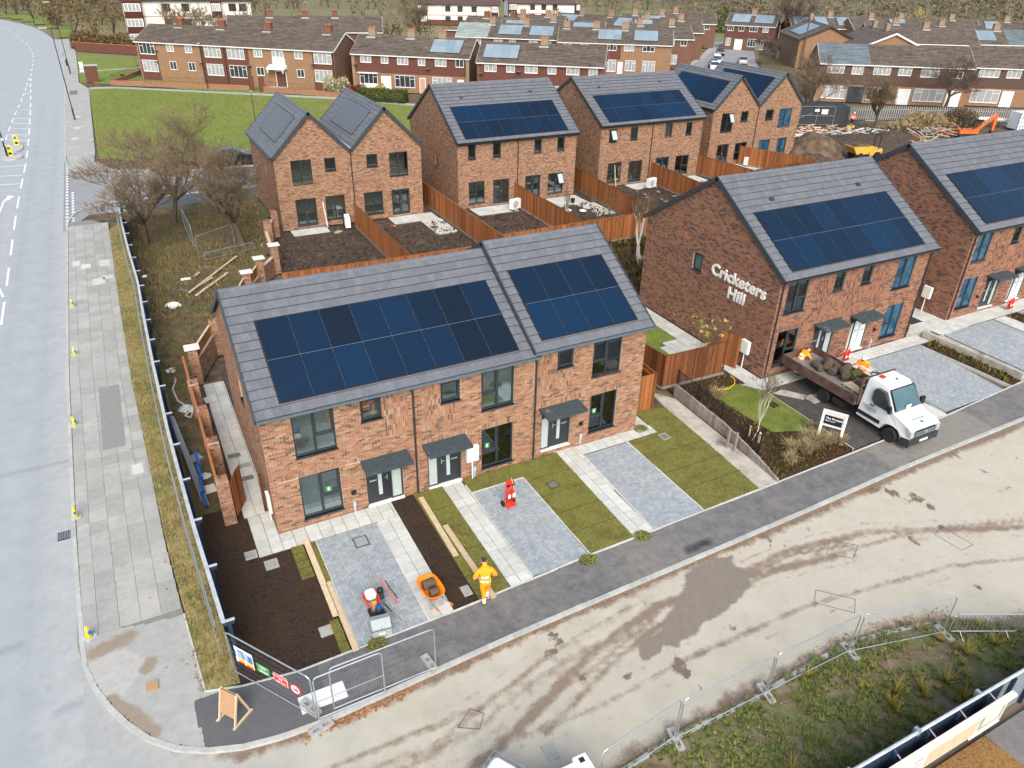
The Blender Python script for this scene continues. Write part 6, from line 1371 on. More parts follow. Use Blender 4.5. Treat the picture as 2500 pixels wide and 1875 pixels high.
# white rendered flats ---------------------------------------------------------------------
def white_flats(label, a, b, H, depth, storeys, bays=(), wx=(), z=0.0, roof_h=2.2):
    u = np.array([b[0] - a[0], b[1] - a[1],0.]); L = float(np.linalg.norm(u)); u /= L; n = np.array([u[1],-u[0],0.]); t = site_thing('white_flats', label, 'apartment building',(a[0], a[1],0))
    f = (np.array([a[0], a[1],0.]), u, n, np.array([0,0,1.])); MB().box((0,-depth,1.4),(L,0, H), f).build('wall', 'render_white', t); setuv(MB().box((-.02,-depth,0),(L + .02,.02,1.4), f).build('plinth', 'far_red', t))
    sh = (H - .2) / storeys
    for k in range(1, storeys): MB().box((0,.0, k * sh - .12),(L,.06, k * sh + .10), f).build('string_course', 'pink_trim', t)
    for x in wx:
        for k in range(storeys):
            z0 = k * sh + 1.0; w = MB().box((x,.0, z0 - .1),(x + 1.5,.08, z0 + 1.35), f).build('window', 'cladding_maroon', t); MB().box((x + .12,.08, z0 + .05),(x + .7,.10, z0 + 1.2), f).box((x + .8,.08, z0 + .05),(x + 1.38,.10, z0 + 1.2), f).build('pane', 'glass_dark', w)
    for x0, x1 in bays:
        bay = MB().box((x0,.0,0),(x1,1.3, H), f).build('bay', 'cladding_maroon', t)
        for k in range(storeys):
            z0 = k * sh + 1.0
            MB().box((x0 + .15,1.3, z0),(x1 - .15,1.36, z0 + 1.45), f).build('window', 'frame_white', bay)
            nn = 4; ww = (x1 - x0 - .5) / nn
            for i in range(nn): MB().box((x0 + .27 + i * ww,1.36, z0 + .1),(x0 + .17 + (i + 1) * ww,1.38, z0 + 1.35), f).build('pane', 'glass_curtain', bay)
    for s in (1,-1):
        hw = depth / 2 + .5; c = -n * s * hw + np.array([0,0, roof_h]); Ls = float(np.linalg.norm(c)); c /= Ls; uu = u * s; e = fr_pt(f,(-.5 if s > 0 else L + .5,.5 if s > 0 else -depth - .5, H - .05)); fr = (e, uu, np.cross(uu, c), c)
        m_ = int(Ls / .4); MB().boxes([(0,-.1, i * Ls / m_ - .02) for i in range(m_)],[(L + 1,.04,(i + 1) * Ls / m_) for i in range(m_)], fr, shear=-.03).build('roof_tiles', 'maroon_roof', t, kind='stuff')
    mb = MB()
    for x in (0, L): mb.poly([fr_pt(f,(x,0, H)), fr_pt(f,(x,-depth, H)), fr_pt(f,(x,-depth / 2, H + roof_h))])
    mb.build('gable', 'render_white', t); MB().box((-.5,.42, H - .2),(L + .5,.55, H - .02), f).build('gutter', 'plastic_black', t)
    for x in (L * .3, L * .72): MB().tube([fr_pt(f,(x,.1, H)), fr_pt(f,(x,.1,.3))],.06,6).build('downpipe', 'plastic_black', t)
    return t
surf('maroon_roof',[(.085,.055,.055),(.12,.08,.075)],1,.9, tone=.15)
white_flats('tall white rendered flats with maroon bay windows behind the long flats',(7.2,186.5),(32,183.2),8.6,10,3, bays=((.2,3.6),(17,19)), wx=(7.5,11.2,20.5,22.6))
white_flats('white rendered two-storey flats left of the tall bare tree',(85,221.5),(105.5,211.5),5.4,9,2, bays=((-.2,2.4),(20.6,22.6)), wx=(7.5,11.0,15.0))
white_flats('small white rendered flats at the top of the picture',(115,223.5),(134.5,217.5),5.2,9,2, bays=((-.3,2.2),(20.6,22)), wx=(6.5,10.0,13.5))

# far street with parked cars
pad('street',[(96,112),(104.5,123.5),(116,133),(141.1,156),(147.5,153.5),(136,140),(120,122.5),(108,108)],-.06, 'road_far', zb=-.2)
pad('pavement',[(96.5,116.5),(104.5,124.8),(116,134.8),(139,157),(141.1,156),(116,133),(104.5,123.5),(96,114)],.02, 'slab_grey', zb=-.2)
pad('verge',[(120.5,122),(136.5,139),(147.5,152),(152,148),(131,124),(122,113),(110,104),(108,107.5)],-.02, 'rough_grass', zb=-.2)
pad('back_lawns',[(3,133),(22,118),(31,112.5),(33,117),(8,141),(3,145)],-.01, 'lawn', zb=-.2)
pad('side_lawn',[(-2.9,139),(-2.9,176),(6.5,166),(6.0,144),(1.5,135)],-.01, 'lawn', zb=-.2)
struct(strip('path',[(-1.9,137.2),(0,149.5),(6.5,151.8)][::-1] and smooth_line([(-2.9,148.5),(1,150.6),(6.8,151.8)],5),-.6,.6,.01, 'slab_grey'))
pad('terrace_gardens',[(32,114),(46,103),(60,89.5),(58,84),(46,92.5),(38,101)],-.01, 'rough_grass', zb=-.2)

# ------------------------------------------------------------------ hoarding, fences, walls on site
def lerp(a, b, t): return tuple(a[i] + (b[i] - a[i]) * t for i in range(len(a)))
hd = site_thing('hoarding', 'long dark navy site hoarding with pale top edge between the verge and the new homes', 'hoarding',(-.3,16,0))
HL = [(-.26,16.5),(-.32,17.8),(-.45,20.5),(-.52,22.2),(-.66,27.3),(-.70,33.9),(-.68,39),(-.62,44),(-.78,50),(-.86,56),(-.80,62.6)]
HS = []; acc = 0.0; nxt = 0.0
for a, b in zip(HL[:-1], HL[1:]):
    L = math.dist(a, b); 
    while nxt <= acc + L: HS.append(lerp(a, b,(nxt - acc) / L)); nxt += 1.22
    acc += L
zp = 2.0
for i,(a, b) in enumerate(zip(HS[:-1], HS[1:])):
    mb = MB(); mb.quads([[(a[0] + .16, a[1],0),(b[0] + .16, b[1],0),(b[0], b[1], zp),(a[0], a[1], zp)][::-1],[(a[0] + .13, a[1],0),(b[0] + .13, b[1],0),(b[0] - .03, b[1], zp),(a[0] - .03, a[1], zp)],[(a[0], a[1], zp),(b[0], b[1], zp),(b[0] - .03, b[1], zp),(a[0] - .03, a[1], zp)]],.5)
    mb.build('panel', 'hoarding_navy', hd)
    MB().box((0,-.07, zp),(math.dist(a, b) - .01,.05, zp + .04), frame((*a,0),(b[0] - a[0], b[1] - a[1],0),(-1,0,0))).build('capping', 'hoarding_cap', hd)
for i, p in enumerate(HS):
    if i % 2: continue
    mb = MB(); mb.boxes([[p[0] + .10, p[1] - .05,0]],[[p[0] + .20, p[1] + .05, zp - .02]], shear=0); mb.boxes([[p[0] - .02, p[1] - .045, zp - .12]],[[p[0] + .30, p[1] + .045, zp + .015]])
    mb.build('post', 'hoarding_navy', hd)
    MB().box((p[0] - .02, p[1] - .05, zp + .016),(p[0] + .32, p[1] + .05, zp + .03)).build('post_top', 'hoarding_cap', hd)
MB().tube([(p[0] - .22, p[1],1.95) for p in HL],.02,5).tube([(p[0] - .25, p[1],1.0) for p in HL],.02,5).build('outer_rail', 'steel', hd)

def heras(label, a, b, za=0.0, zb=None, h=1.68, lean=(0,0), group='mesh fence panels', lying=None, parent_thing=None):
    """temporary mesh fence panel; parts frame, infill"""
    zb = za if zb is None else zb; t = site_thing('mesh_fence', label, 'mesh fence',(a[0], a[1], za), group); L = math.dist(a, b)
    u = np.array([b[0] - a[0], b[1] - a[1], zb - za]) / L; up = np.array([lean[0], lean[1],1.]); up /= np.linalg.norm(up); up = np.array(lying) if lying is not None else up
    P = lambda s, z: np.array([a[0], a[1], za]) + u * s + up * z
    r_ = .12; z0 = .10; top = h + z0
    pts = [P(.0, z0), P(.0, top - r_), P(.035, top - .035), P(r_, top), P(L - r_, top), P(L - .035, top - .035), P(L, top - r_), P(L, z0)]
    MB().tube(pts,.021,6).tube([P(0, z0 + .04), P(L, z0 + .04)],.016,6).build('frame', 'steel', t)
    mb = MB(); n = int(L / .075)
    for i in range(1, n): mb.tube([P(L * i / n, z0 + .04), P(L * i / n, top)],.0014,3, cap=False)
    for i in range(1,7): mb.tube([P(0, z0 + h * i / 7), P(L, z0 + h * i / 7)],.0022,3, cap=False)
    mb.build('mesh_infill', 'steel_dull', t, kind='stuff'); return t, P
def foot_block(label, x, y, rz, z=-.0):
    t = thing('concrete_block', label, 'concrete block',(x, y, z), rz, 'concrete fence feet')
    mb = MB().box((-.34,-.11,0),(.34,.11,.05)).box((-.34,-.11,.05),(-.22,.11,.13)).box((.22,-.11,.05),(.34,.11,.13)).box((-.22,-.11,.05),(.22,-.05,.13)).box((-.22,.05,.05),(.22,.11,.13)).box((-.06,-.05,.05),(.06,.05,.13))
    mb.build('block', 'concrete', t)
t, P = heras('mesh fence panel carrying four site signs at the pavement corner',(-.27,16.36),(1.46,13.78),0)
un = np.array([1.73,-2.58,0]) / 3.106; nn_ = np.array([-2.58,-1.73,0]) / 3.106
def board(name, lab, cat, s0, s1, z0, z1, bands, grp=None):
    fr = (np.array([-.27,16.36,0]) + nn_ * .03, un, nn_, np.array([0,0,1.])); o = site_thing(name, lab, cat, tuple(fr_pt(fr,(s0,0, z0))))
    for i,(q, m_) in enumerate(bands): MB().box((s0 + (s1 - s0) * q[0],.003 * i, z0 + (z1 - z0) * q[1]),(s0 + (s1 - s0) * q[2],.003 * i + .004 + .001 * i, z0 + (z1 - z0) * q[3]), fr).build('board' if i == 0 else 'print', m_, o)
    return o, fr
o, fr = board('sign_board', 'white safety rules board with blue yellow and red panels, first on the corner fence', 'sign',.28,.98,.78,1.42,[((0,0,1,1), 'sign_white'),((.16,.38,.50,.86), 'sign_blue'),((.62,.38,.96,.80), 'sign_blue'),((.16,.17,.50,.36), 'sign_yellow'),((.60,.17,.97,.36), 'sign_yellow'),((.16,.05,.50,.15), 'sign_red'),((.60,.05,.97,.15), 'sign_red')])
for k in range(5):
    for x in (.33,.66): MB().box((s := .28 + .70 * (.03 if x < .5 else .52),.03,.78 + .64 * (.42 + .085 * k)),(s + .05,.033,.78 + .64 * (.48 + .085 * k)), fr).build('symbol', 'sign_blue', o)
for x in (.30,.62):
    for k in range(5): MB().box((.28 + .70 * x - .08,.030,1.06 + k * .055),(.28 + .70 * (x + .16),.033,1.078 + k * .055), fr).build('text_line', 'sign_white', o)
o, fr = board('sign_board', 'green sign between the rules board and the red board', 'sign',1.10,1.58,.86,1.22,[((0,0,1,1), 'sign_green')])
for z_, w_ in ((1.13,.30),(1.09,.22),(.96,.36),(.92,.28)): MB().box((1.34 - w_ / 2,.006, z_),(1.34 + w_ / 2,.009, z_ + .018), fr).build('text_line', 'sign_white', o)
o, fr = board('sign_board', 'red warning sign third along the corner fence', 'sign',1.74,2.24,.84,1.22,[((0,0,1,1), 'sign_white'),((.03,.04,.97,.96), 'sign_red')])
q0 = fr_pt(fr,(1.99,.012,1.10)); put_text('lettering', 'CONSTRUCTION',.075, 'sign_white', q0, un,(0,0,1), o,.002); put_text('lettering', 'SITE',.075, 'sign_white', fr_pt(fr,(1.99,.012,1.02)), un,(0,0,1), o,.002)
put_text('lettering', 'KEEP OUT',.085, 'sign_white', fr_pt(fr,(1.99,.012,.90)), un,(0,0,1), o,.002)
o = site_thing('speed_sign', 'round white speed limit sign with red ring, last on the corner fence', 'sign', tuple(fr_pt(fr,(2.52,0,.80))))
def disc(r0, r1, d0, d1, m_, nm): MB().lathe([(r0, d0),(r1, d0),(r1, d1),(r0, d1)] if r0 > .001 else [(.0005, d0),(r1, d0),(r1, d1),(.0005, d1)],(0,0,0),24, axis='y').build(nm, m_, o).matrix_basis = Matrix.Translation(Vector(fr_pt(fr,(2.52,0,.98)))) @ Matrix(((un[0], nn_[0],0,0),(un[1], nn_[1],0,0),(0,0,1,0),(0,0,0,1)))
disc(0,.20,.0,.008, 'sign_red', 'ring'); disc(0,.145,.008,.012, 'sign_white', 'face')
put_text('number', '10',.19, 'black_print', fr_pt(fr,(2.52,.016,.915)), un,(0,0,1), o,.002,.006)
heras('mesh fence panel standing open beside the kerb, corner gate leaf',(1.52,13.72),(3.42,13.74),0)
MB().tube([(1.52,13.7,.85),(3.4,13.72,.85)],.014,5).build('middle_rail', 'steel', bpy.data.objects['mesh_fence.001'])
heras('mesh fence panel behind the gate leaf, along the asphalt path',(1.98,13.84),(5.02,13.86),0)
foot_block('pierced concrete foot under the far end of the path fence',4.93,14.12, R(100)); foot_block('pierced concrete foot inside the corner of the fence',1.40,14.22, R(-62)); foot_block('pierced concrete foot in the gutter outside the fence corner',1.50,13.52, R(15),-.08)
tag(MB().box((1.15,14.15,.0),(2.45,14.72,.03)).build('loose_board', 'sign_white'), 'white board lying flat behind the corner fence', 'board')
for i,(a, b, lb) in enumerate((((7.3,8.6),(9.95,8.9), 'first mesh panel from the white cabin along the weedy verge'),((10.0,8.86),(13.18,8.84), 'second mesh panel along the weedy verge'),((13.28,8.84),(16.55,8.80), 'third mesh panel along the weedy verge, brown stains in front'),((16.68,8.76),(19.82,7.98), 'last mesh panel along the weedy verge, next to the crowd barrier'))):
    heras(lb, a, b,-.02, h=1.60)
for x, y, lb in ((9.97,8.85, 'pierced concrete foot between the first two verge panels'),(13.23,8.84, 'pierced concrete foot between the second and third verge panels'),(16.62,8.8, 'pierced concrete foot between the third and last verge panels'),(19.9,7.95, 'pierced concrete foot beside the crowd barrier')): foot_block(lb, x, y, R(80),-.03)
cb = site_thing('crowd_barrier', 'low galvanised crowd barrier standing on the leaf-strewn kerb', 'barrier',(19.95,7.88,0)); u_ = np.array([1.95,-.97]) / math.hypot(1.95,.97)
P2 = lambda s, z: np.array([19.95 + u_[0] * s,7.88 + u_[1] * s, z]); L = 2.18
MB().tube([P2(.08,.2), P2(0,.3), P2(0,.85), P2(.08,.95), P2(L - .08,.95), P2(L,.85), P2(L,.3), P2(L - .08,.2), P2(.08,.2)],.02,6).build('frame', 'steel', cb)
mb = MB()
for i in range(1,17): mb.tube([P2(L * i / 17,.2), P2(L * i / 17,.95)],.009,4, cap=False)
mb.build('bars', 'steel_dull', cb)
for s in (.35, L - .35): MB().tube([P2(s,.22), P2(s,.06) + np.array([.12,.26,0])],.016,5).tube([P2(s,.22), P2(s,.06) - np.array([.12,.26,0])],.016,5).build('foot', 'steel', cb)
# hoarding with site map at the bottom right corner
h2 = site_thing('hoarding', 'blue hoarding with grey top rail and a map board at the bottom right corner', 'hoarding',(12,5.4,0))
for i in range(10): MB().box((10.9 + i * 1.2,5.40,0),(12.085 + i * 1.2,5.44,1.78)).build('panel', 'hoarding_grey' if i > 5 else 'hoarding_navy', h2); MB().box((10.9 + i * 1.2,5.445,.0),(12.085 + i * 1.2,5.47,1.6)).build('panel', 'hoarding_navy', h2)
for i in range(10):
    MB().box((11.2 + i * 1.2,5.30,.0),(11.27 + i * 1.2,5.398,1.75)).build('post', 'hoarding_navy', h2)
    if i % 2: MB().box((10.85 + i * 1.2,5.37,1.785),(10.95 + i * 1.2,5.52,1.98)).build('clip', 'steel', h2)
MB().tube([(10.9,5.46,1.90),(22.8,5.30,1.90)],.045,8).build('top_rail', 'hoarding_cap', h2)
for x in (13.7,15.0,16.2,17.4): MB().tube([(x,5.1,1.6),(x,5.44,1.72)],.02,5).build('bracket', 'steel', h2)
mp = site_thing('map_board', 'long framed site map board fixed in front of the bottom right hoarding', 'sign',(12.9,5.1,.6))
fm = frame((12.75,5.10,0),(1,0,0),(0,-1,0)); MB().box((0,-.03,.62),(5.25,.0,1.62), fm).build('board', 'sign_cream', mp); MB().box((-.04,-.06,1.60),(5.29,.09,1.70), fm).build('top_trim', 'sign_cream', mp)
MB().box((.08,.0,.68),(2.0,.006,1.56), fm).build('map_print', 'map_blue', mp); MB().prism([(2.0,.68),(4.0,.68),(4.15,1.56),(2.1,1.56)],0,.007, fm, axis='b').build('map_print', 'map_tan', mp); MB().box((4.15,.0,.75),(5.15,.006,1.5), fm).build('map_print', 'map_green', mp); MB().box((4.3,.006,.85),(5.0,.009,1.4), fm).build('map_print', 'sign_cream', mp)
MB().box((3.9,.0,.56),(5.2,.03,.60), fm).build('bottom_trim', 'sign_white', mp)
for k,(x, w_, z_) in enumerate(((1.2,.5,1.42),(1.5,.35,1.2),(1.45,.4,1.0),(.3,1.2,1.5))): MB().box((x,.007, z_),(x + w_,.010, z_ + .02), fm).build('print_line', 'sign_red' if k == 2 else 'black_print', mp)

# timber fences ---------------------------------------------------------------------------
def timber_fence(label, pts, h=1.85, m='timber_orange', zb=0.0, gravel=True, single=0, group='closeboard garden fences', posts=True, two=True):
    t = site_thing('timber_fence', label, 'fence',(pts[0][0], pts[0][1], zb), group)
    for a, b in zip(pts[:-1], pts[1:]):
        L = math.dist(a, b); fr = frame((*a, zb),(b[0] - a[0], b[1] - a[1],0)); n = int(L / .105); xs = np.arange(n) * (L / n); z0 = .16 if gravel else .03
        mb = MB(); hh = h + nr.rand(n) * .015; mb.boxes(np.stack([xs,.012 + .008 * (np.arange(n) % 2), np.full(n, z0)],1), np.stack([xs + .115,.030 + .008 * (np.arange(n) % 2), hh],1), fr, nr.rand(n)); mb.build('boards', m, t, kind='stuff')
        if gravel: MB().box((0,-.0,0),(L,.045,.155), fr).build('gravel_board', 'timber_old', t)
        MB().boxes([(0,-.045, z) for z in (.35,1.0, h - .25)],[(L,.010, z + .07) for z in (.35,1.0, h - .25)], fr).build('rails', m, t)
        if posts:
            for i in range(int(L / 1.83) + 1): MB().box((min(i * 1.83, L - .1),-.06,0),(min(i * 1.83, L - .1) + .1,.008, h - .02), fr, tone=rnd.random()).build('post', m, t)
        MB().box((0,-.01, h + .012),(L,.055, h + .04), fr).build('capping', m, t)
    return t
timber_fence('orange timber fence along the back of the rear gardens, just above the front roofs',[(7.0,42.3),(14.9,41.95),(21.9,41.75)])
timber_fence('orange timber fence splitting the two gardens of the twin-gabled house',[(14.95,54.3),(14.92,42.0)])
timber_fence('orange timber fence right of the twin-gabled house',[(21.9,58.5),(21.9,41.8)])
timber_fence('orange timber fence splitting the gardens of the middle rear pair',[(28.75,54.4),(28.55,43.3)])
timber_fence('orange timber fence between the two rear pairs',[(36.2,57.2),(35.0,43.4)])
timber_fence('orange timber fence at the foot of the middle rear gardens',[(21.95,43.15),(35.0,43.3)])
timber_fence('orange timber fence splitting the gardens of the right rear pair',[(43.7,55.6),(43.2,46.6)])
timber_fence('orange timber fence running behind the lettered house to the right rear pair',[(35.0,43.4),(36.0,40.0),(36.2,36)])
timber_fence('orange timber fence between the right rear pair and the far twin gables',[(49.6,57.5),(50.6,49.6)])
timber_fence('reddish timber fence in front of the far twin gables',[(56.3,57.6),(59.2,50.6)])
timber_fence('dark reddish timber fence beside the building site heap',[(42.9,46.6),(51,49.6),(59.2,50.4)], m='timber_red')
timber_fence('brown timber fence round the corner of the lettered house garden',[(20.4,30.5),(21.2,24.2),(24.7,24.1),(25.0,24.1)], m='timber_red', group='closeboard garden fences')
timber_fence('narrow brown timber gate against the lettered gable wall',[(25.6,25.2),(25.95,24.2)], gravel=False, group='closeboard garden fences')
timber_fence('short orange timber side gate at the right of the taller end house',[(18.6,23.0),(19.6,23.0)], gravel=False); timber_fence('orange timber fence running back from the side gate',[(19.65,22.9),(19.8,25.5)], gravel=False)
sw = site_thing('sleeper_wall', 'low weathered sleeper wall between the right lawn and the planted bed', 'wall',(20.95,16.2,0))
SWP = [(20.95,16.18),(21.10,17.8),(21.38,19.9),(21.42,23.5)]
for a, b in zip(SWP[:-1], SWP[1:]):
    L = math.dist(a, b); fr = frame((*a,0),(b[0] - a[0], b[1] - a[1],0)); n = int(L / .2); hh = np.interp(np.linspace(a[1], b[1], n),[16.2,18,24],[.12,.38,.62])
    mb = MB()
    for i in range(n):
        MB().box((i * L / n + .004,-.05,-.1),((i + 1) * L / n - .004,.05, float(hh[i]) + rnd.random() * .03), fr, tone=rnd.random()).build('sleeper', 'timber_old', sw)
for x, y, lb in ((20.70,18.95, 'split grey post leaning on the sleeper wall, left one'),(20.80,18.60, 'split grey post leaning on the sleeper wall, right one')):
    tag(MB().box((-.05,-.05,0),(.05,.05,.95), taper=.1).build('timber_post', 'timber_old'), lb, 'post').location = (x, y,0)
rf = site_thing('iron_railing', 'black iron railing on top of the planted bed behind the sleeper wall', 'railing',(21.75,22.4,0))
RP = [(21.50,17.9),(21.55,18.78),(21.68,20.52),(21.82,22.3),(21.9,23.9)]
for p in RP: MB().box((p[0] - .03, p[1] - .03,0),(p[0] + .03, p[1] + .03,1.1)).build('post', 'plastic_black', rf)
for a, b in zip(RP[:-1], RP[1:]):
    MB().tube([(*a,1.0),(*b,1.0)],.018,4).tube([(*a,.18),(*b,.18)],.018,4).build('rail', 'plastic_black', rf); mb = MB()
    n = int(math.dist(a, b) / .11)
    for i in range(1, n): q = lerp(a, b, i / n); mb.tube([(*q,.18),(*q,1.0)],.012,4, cap=False)
    mb.build('bars', 'plastic_black', rf)

# garden wall of brick piers beside the hoarding --------------------------------------------
def brick_body(parent, name, x0, y0, x1, y1, z0, z1, pal='brick_light', mort='mortar_light', cap=None):
    w = MB().box((x0, y0, z0),(x1, y1, z1)).build(name, mort, parent)
    lo = []; hi = []
    for (o_, u_, n_, W) in (((x0, y0),(1,0),(0,-1), x1 - x0),((x1, y0),(0,1),(1,0), y1 - y0),((x0, y0),(0,1),(-1,0), y1 - y0),((x0, y1),(1,0),(0,1), x1 - x0)):
        fr = frame((*o_,0),(*u_,0),(*n_,0)); mb = MB(); lo = []; hi = []
        for i in range(int((z1 - z0) / .075)):
            a = -.1125 * (i % 2)
            while a < W - .02:
                s0, s1 = max(a,0) + .004, min(a + .225, W) - .004; a += .225
                if s1 - s0 > .03: lo.append((s0,-.002, z0 + i * .075 + .005)); hi.append((s1,.008, z0 + i * .075 + .07))
        mb.boxes(lo, hi, fr, faces=(0,1,3,4,5)); mb.build('bricks', pal, w, kind='stuff')
    lo = []; hi = []    # brick-on-edge top
    if cap is None:
        nx = max(1, round((x1 - x0) / .11)); ny = max(1, round((y1 - y0) / .22))
        for i in range(nx):
            for j in range(ny): lo.append((x0 + (x1 - x0) * i / nx + .004, y0 + (y1 - y0) * j / ny + .004, z1)); hi.append((x0 + (x1 - x0) * (i + 1) / nx - .004, y0 + (y1 - y0) * (j + 1) / ny - .004, z1 + .05))
        MB().boxes(lo, hi).build('top_bricks', pal, w, kind='stuff')
    return w
gw = site_thing('garden_wall', 'unfinished brick garden wall with piers and timber fence rails beside the hoarding', 'garden wall',(.8,23,0))
for k,(x, y, h) in enumerate(((.52,23.15,1.95),(.60,26.0,1.85),(.56,28.65,1.8),(.50,31.2,1.75))): brick_body(gw, 'pier', x, y, x + .42, y + .40,0, h)
for a, b in (((.55,23.5),(.58,34.3)),):
    fr = frame((*a,0),(b[0] - a[0], b[1] - a[1],0)); L = math.dist(a, b); brick_body(gw, 'low_wall',.62,23.5,.84,34.2,0,.55)
    n = int(L / .12); xs = np.arange(n) * L / n; MB().boxes(np.stack([xs, np.full(n,.0), np.full(n,.56)],1), np.stack([xs + .11, np.full(n,.02), np.full(n,1.62)],1), fr).build('boards', 'timber_orange', gw, kind='stuff')
    MB().box((0,-.03,1.62),(L,.07,1.68), fr).build('rail', 'timber_orange', gw)
for x, y, s, cp in ((.85,34.3,.42,1),(2.2,37.0,.42,0),(3.4,39.6,.42,1),(4.9,43.0,.42,1),(6.0,45.0,.42,1),(7.3,47.0,.45,1),(7.9,52.2,.5,0),(8.8,54.2,.45,0)):
    brick_body(gw, 'pier', x, y, x + s, y + s,0,1.88)
    if cp: MB().box((x - .12, y - .12,1.935),(x + s + .14, y + s + .10,1.975)).build('coping_slab', 'sign_cream', gw)
def slant_wall(a, b, h0, h1, m='brick_light', thick=.22, z0=0):
    """wall running from a to b as a course-built prism"""
    fr = frame((*a,0),(b[0] - a[0], b[1] - a[1],0)); L = math.dist(a, b)
    w = MB().box((0,-thick, z0),(L,0, h0), fr).build('low_wall', 'mortar_light', gw)
    for d, fc in ((.0,1),(-thick,-1)):
        f2 = (fr_pt(fr,(0, d,0)), fr[1], fr[2] * fc, fr[3]); lo = []; hi = []
        for i in range(int((h0 - z0) / .075)):
            x = -.1125 * (i % 2)
            while x < L:
                s0, s1 = max(x,0) + .004, min(x + .225, L) - .004; x += .225
                if s1 - s0 > .03: lo.append((s0,-.002, z0 + i * .075 + .005)); hi.append((s1,.008, z0 + i * .075 + .07))
        MB().boxes(lo, hi, f2, faces=(0,1,3,4,5)).build('bricks', m, w, kind='stuff')
    if h1 > h0:
        n = int(L / .12); xs = np.arange(n) * L / n; MB().boxes(np.stack([xs, np.full(n,-.12), np.full(n, h0)],1), np.stack([xs + .11, np.full(n,-.10), np.full(n, h1)],1), fr).build('boards', 'timber_orange', gw, kind='stuff')
        MB().box((0,-.16, h1),(L,-.06, h1 + .05), fr).build('rail', 'timber_pale', gw)
slant_wall((1.25,34.6),(2.3,37.0),1.2,1.75); slant_wall((2.6,37.4),(3.5,39.6),1.0,1.7); slant_wall((3.8,40.0),(5.0,43.0),.9,1.6); slant_wall((5.3,43.4),(6.1,45.0),.9,1.5); slant_wall((6.4,45.4),(7.4,47.0),1.2,1.2); slant_wall((7.6,47.4),(8.1,52.2),1.25,1.25); slant_wall((8.3,52.6),(8.9,54.2),1.4,1.4)
gt = thing('side_gate', 'open orange timber gate next to the front pier of the brick garden wall', 'gate',(1.02,23.45,0), R(62))
mb = MB(); xs = np.arange(9) * .105; mb.boxes(np.stack([xs, np.zeros(9), np.full(9,.08)],1), np.stack([xs + .102, np.full(9,.022),1.70 + .1 * np.sin(xs * 3.3)],1)); mb.build('boards', 'timber_orange', gt); MB().boxes([(0,.022,.3),(0,.022,1.4)],[(.93,.055,.39),(.93,.055,1.49)]).build('rails', 'timber_orange', gt)
tag(MB().box((-.06,-.06,0),(.06,.06,1.7)).build('gate_post', 'timber_red'), 'dark timber gate post against the side wall of the long pair', 'post').location = (2.03,23.4,0)
MB().box((2.05,22.55,.45),(2.16,22.95,1.25)).build('meter_box', 'white_paint', hA); MB().tube([(2.09,22.75,0),(2.09,22.75,.45)],.03,6).build('meter_duct', 'white_paint', hA)

# meter boxes on posts, sign ---------------------------------------------------------------
def meter(label, x, y, z, face=(0,-1)):
    t = thing('meter_box', label, 'meter box',(x, y, z), math.atan2(face[0],-face[1]), 'white meter boxes'); MB().box((-.26,.0,.90),(.26,.16,1.60)).box((-.24,-.012,.92),(.24,-.001,1.58)).build('cabinet', 'white_paint', t); MB().tube([(.0,.08,0),(.0,.08,.90)],.03,8).build('duct', 'white_paint', t)
meter('white meter box on a thin white duct between the second door and its window',9.86,21.70,0); meter('white meter box on a duct against the lettered gable wall',26.20,24.15,0,(-1,0)); meter('white meter box on a duct at the corner of the far right house',40.28,24.3,.42,(-1,0))
sg = site_thing('show_home_sign', 'white framed sign on two legs with navy panel in front of the parked truck', 'sign',(24.9,17.7,0))
a, b = np.array([24.88,17.74,0.]), np.array([25.36,16.96,0.]); fs2 = frame(a, b - a, None); L = float(np.linalg.norm(b - a))
for s in (0, L): MB().box((s - .055,-.055,0),(s + .055,.055,1.50), fs2).build('leg', 'white_paint', sg)
MB().box((.055,-.02,.78),(L - .055,.02,1.46), fs2).build('board', 'sign_pink', sg); MB().box((.06,.021,.84),(L - .10,.03,1.28), fs2).build('panel', 'sign_navy', sg); MB().box((-.05,-.05,1.46),(L + .05,.05,1.51), fs2).box((.055,-.03,.74),(L - .055,.03,.78), fs2).build('rail', 'white_paint', sg)
put_text('lettering', 'The Finchale',.135, 'sign_white', fr_pt(fs2,(.12,.034,1.10)), fs2[1],(0,0,1), sg,.002,.002, 'LEFT'); put_text('lettering', 'Show home',.085, 'sign_white', fr_pt(fs2,(.12,.034,.99)), fs2[1],(0,0,1), sg,.002,.001, 'LEFT')

# small things -----------------------------------------------------------------------------
def cone(label, x, y, rz=0):
    t = thing('traffic_cone', label, 'traffic cone',(x, y,.008), rz, 'yellow cones along the kerb'); s = .17
    MB().prism([(s * c1, s * c2) for c1, c2 in ((1,.75),(.75,1),(-.75,1),(-1,.75),(-1,-.75),(-.75,-1),(.75,-1),(1,-.75))],0,.035).build('base', 'plastic_grey', t); MB().lathe([(.115,.035),(.085,.18),(.03,.47),(.0,.48)], n=14).build('body', 'yellow_plastic', t, smooth=True)
    MB().box((-.045,-.098,.16),(.045,-.04,.30)).build('print', 'sign_blue', t)
for x, y, lb in ((-4.02,19.72, 'nearest yellow cone on the kerb by the dirt patch'),(-4.33,26.1, 'second yellow cone from the bottom on the kerb'),(-4.32,32.9, 'third yellow cone from the bottom on the kerb'),(-4.25,40.2, 'fourth yellow cone from the bottom on the kerb'),(-4.33,46.95, 'farthest yellow cone on the kerb by the pale slabs')): cone(lb, x, y, rnd.random())
ab = thing('a_board', 'bare plywood A-frame board standing on dark tarmac outside the corner fence', 'A-board',(-.52,14.95,0), R(-52))
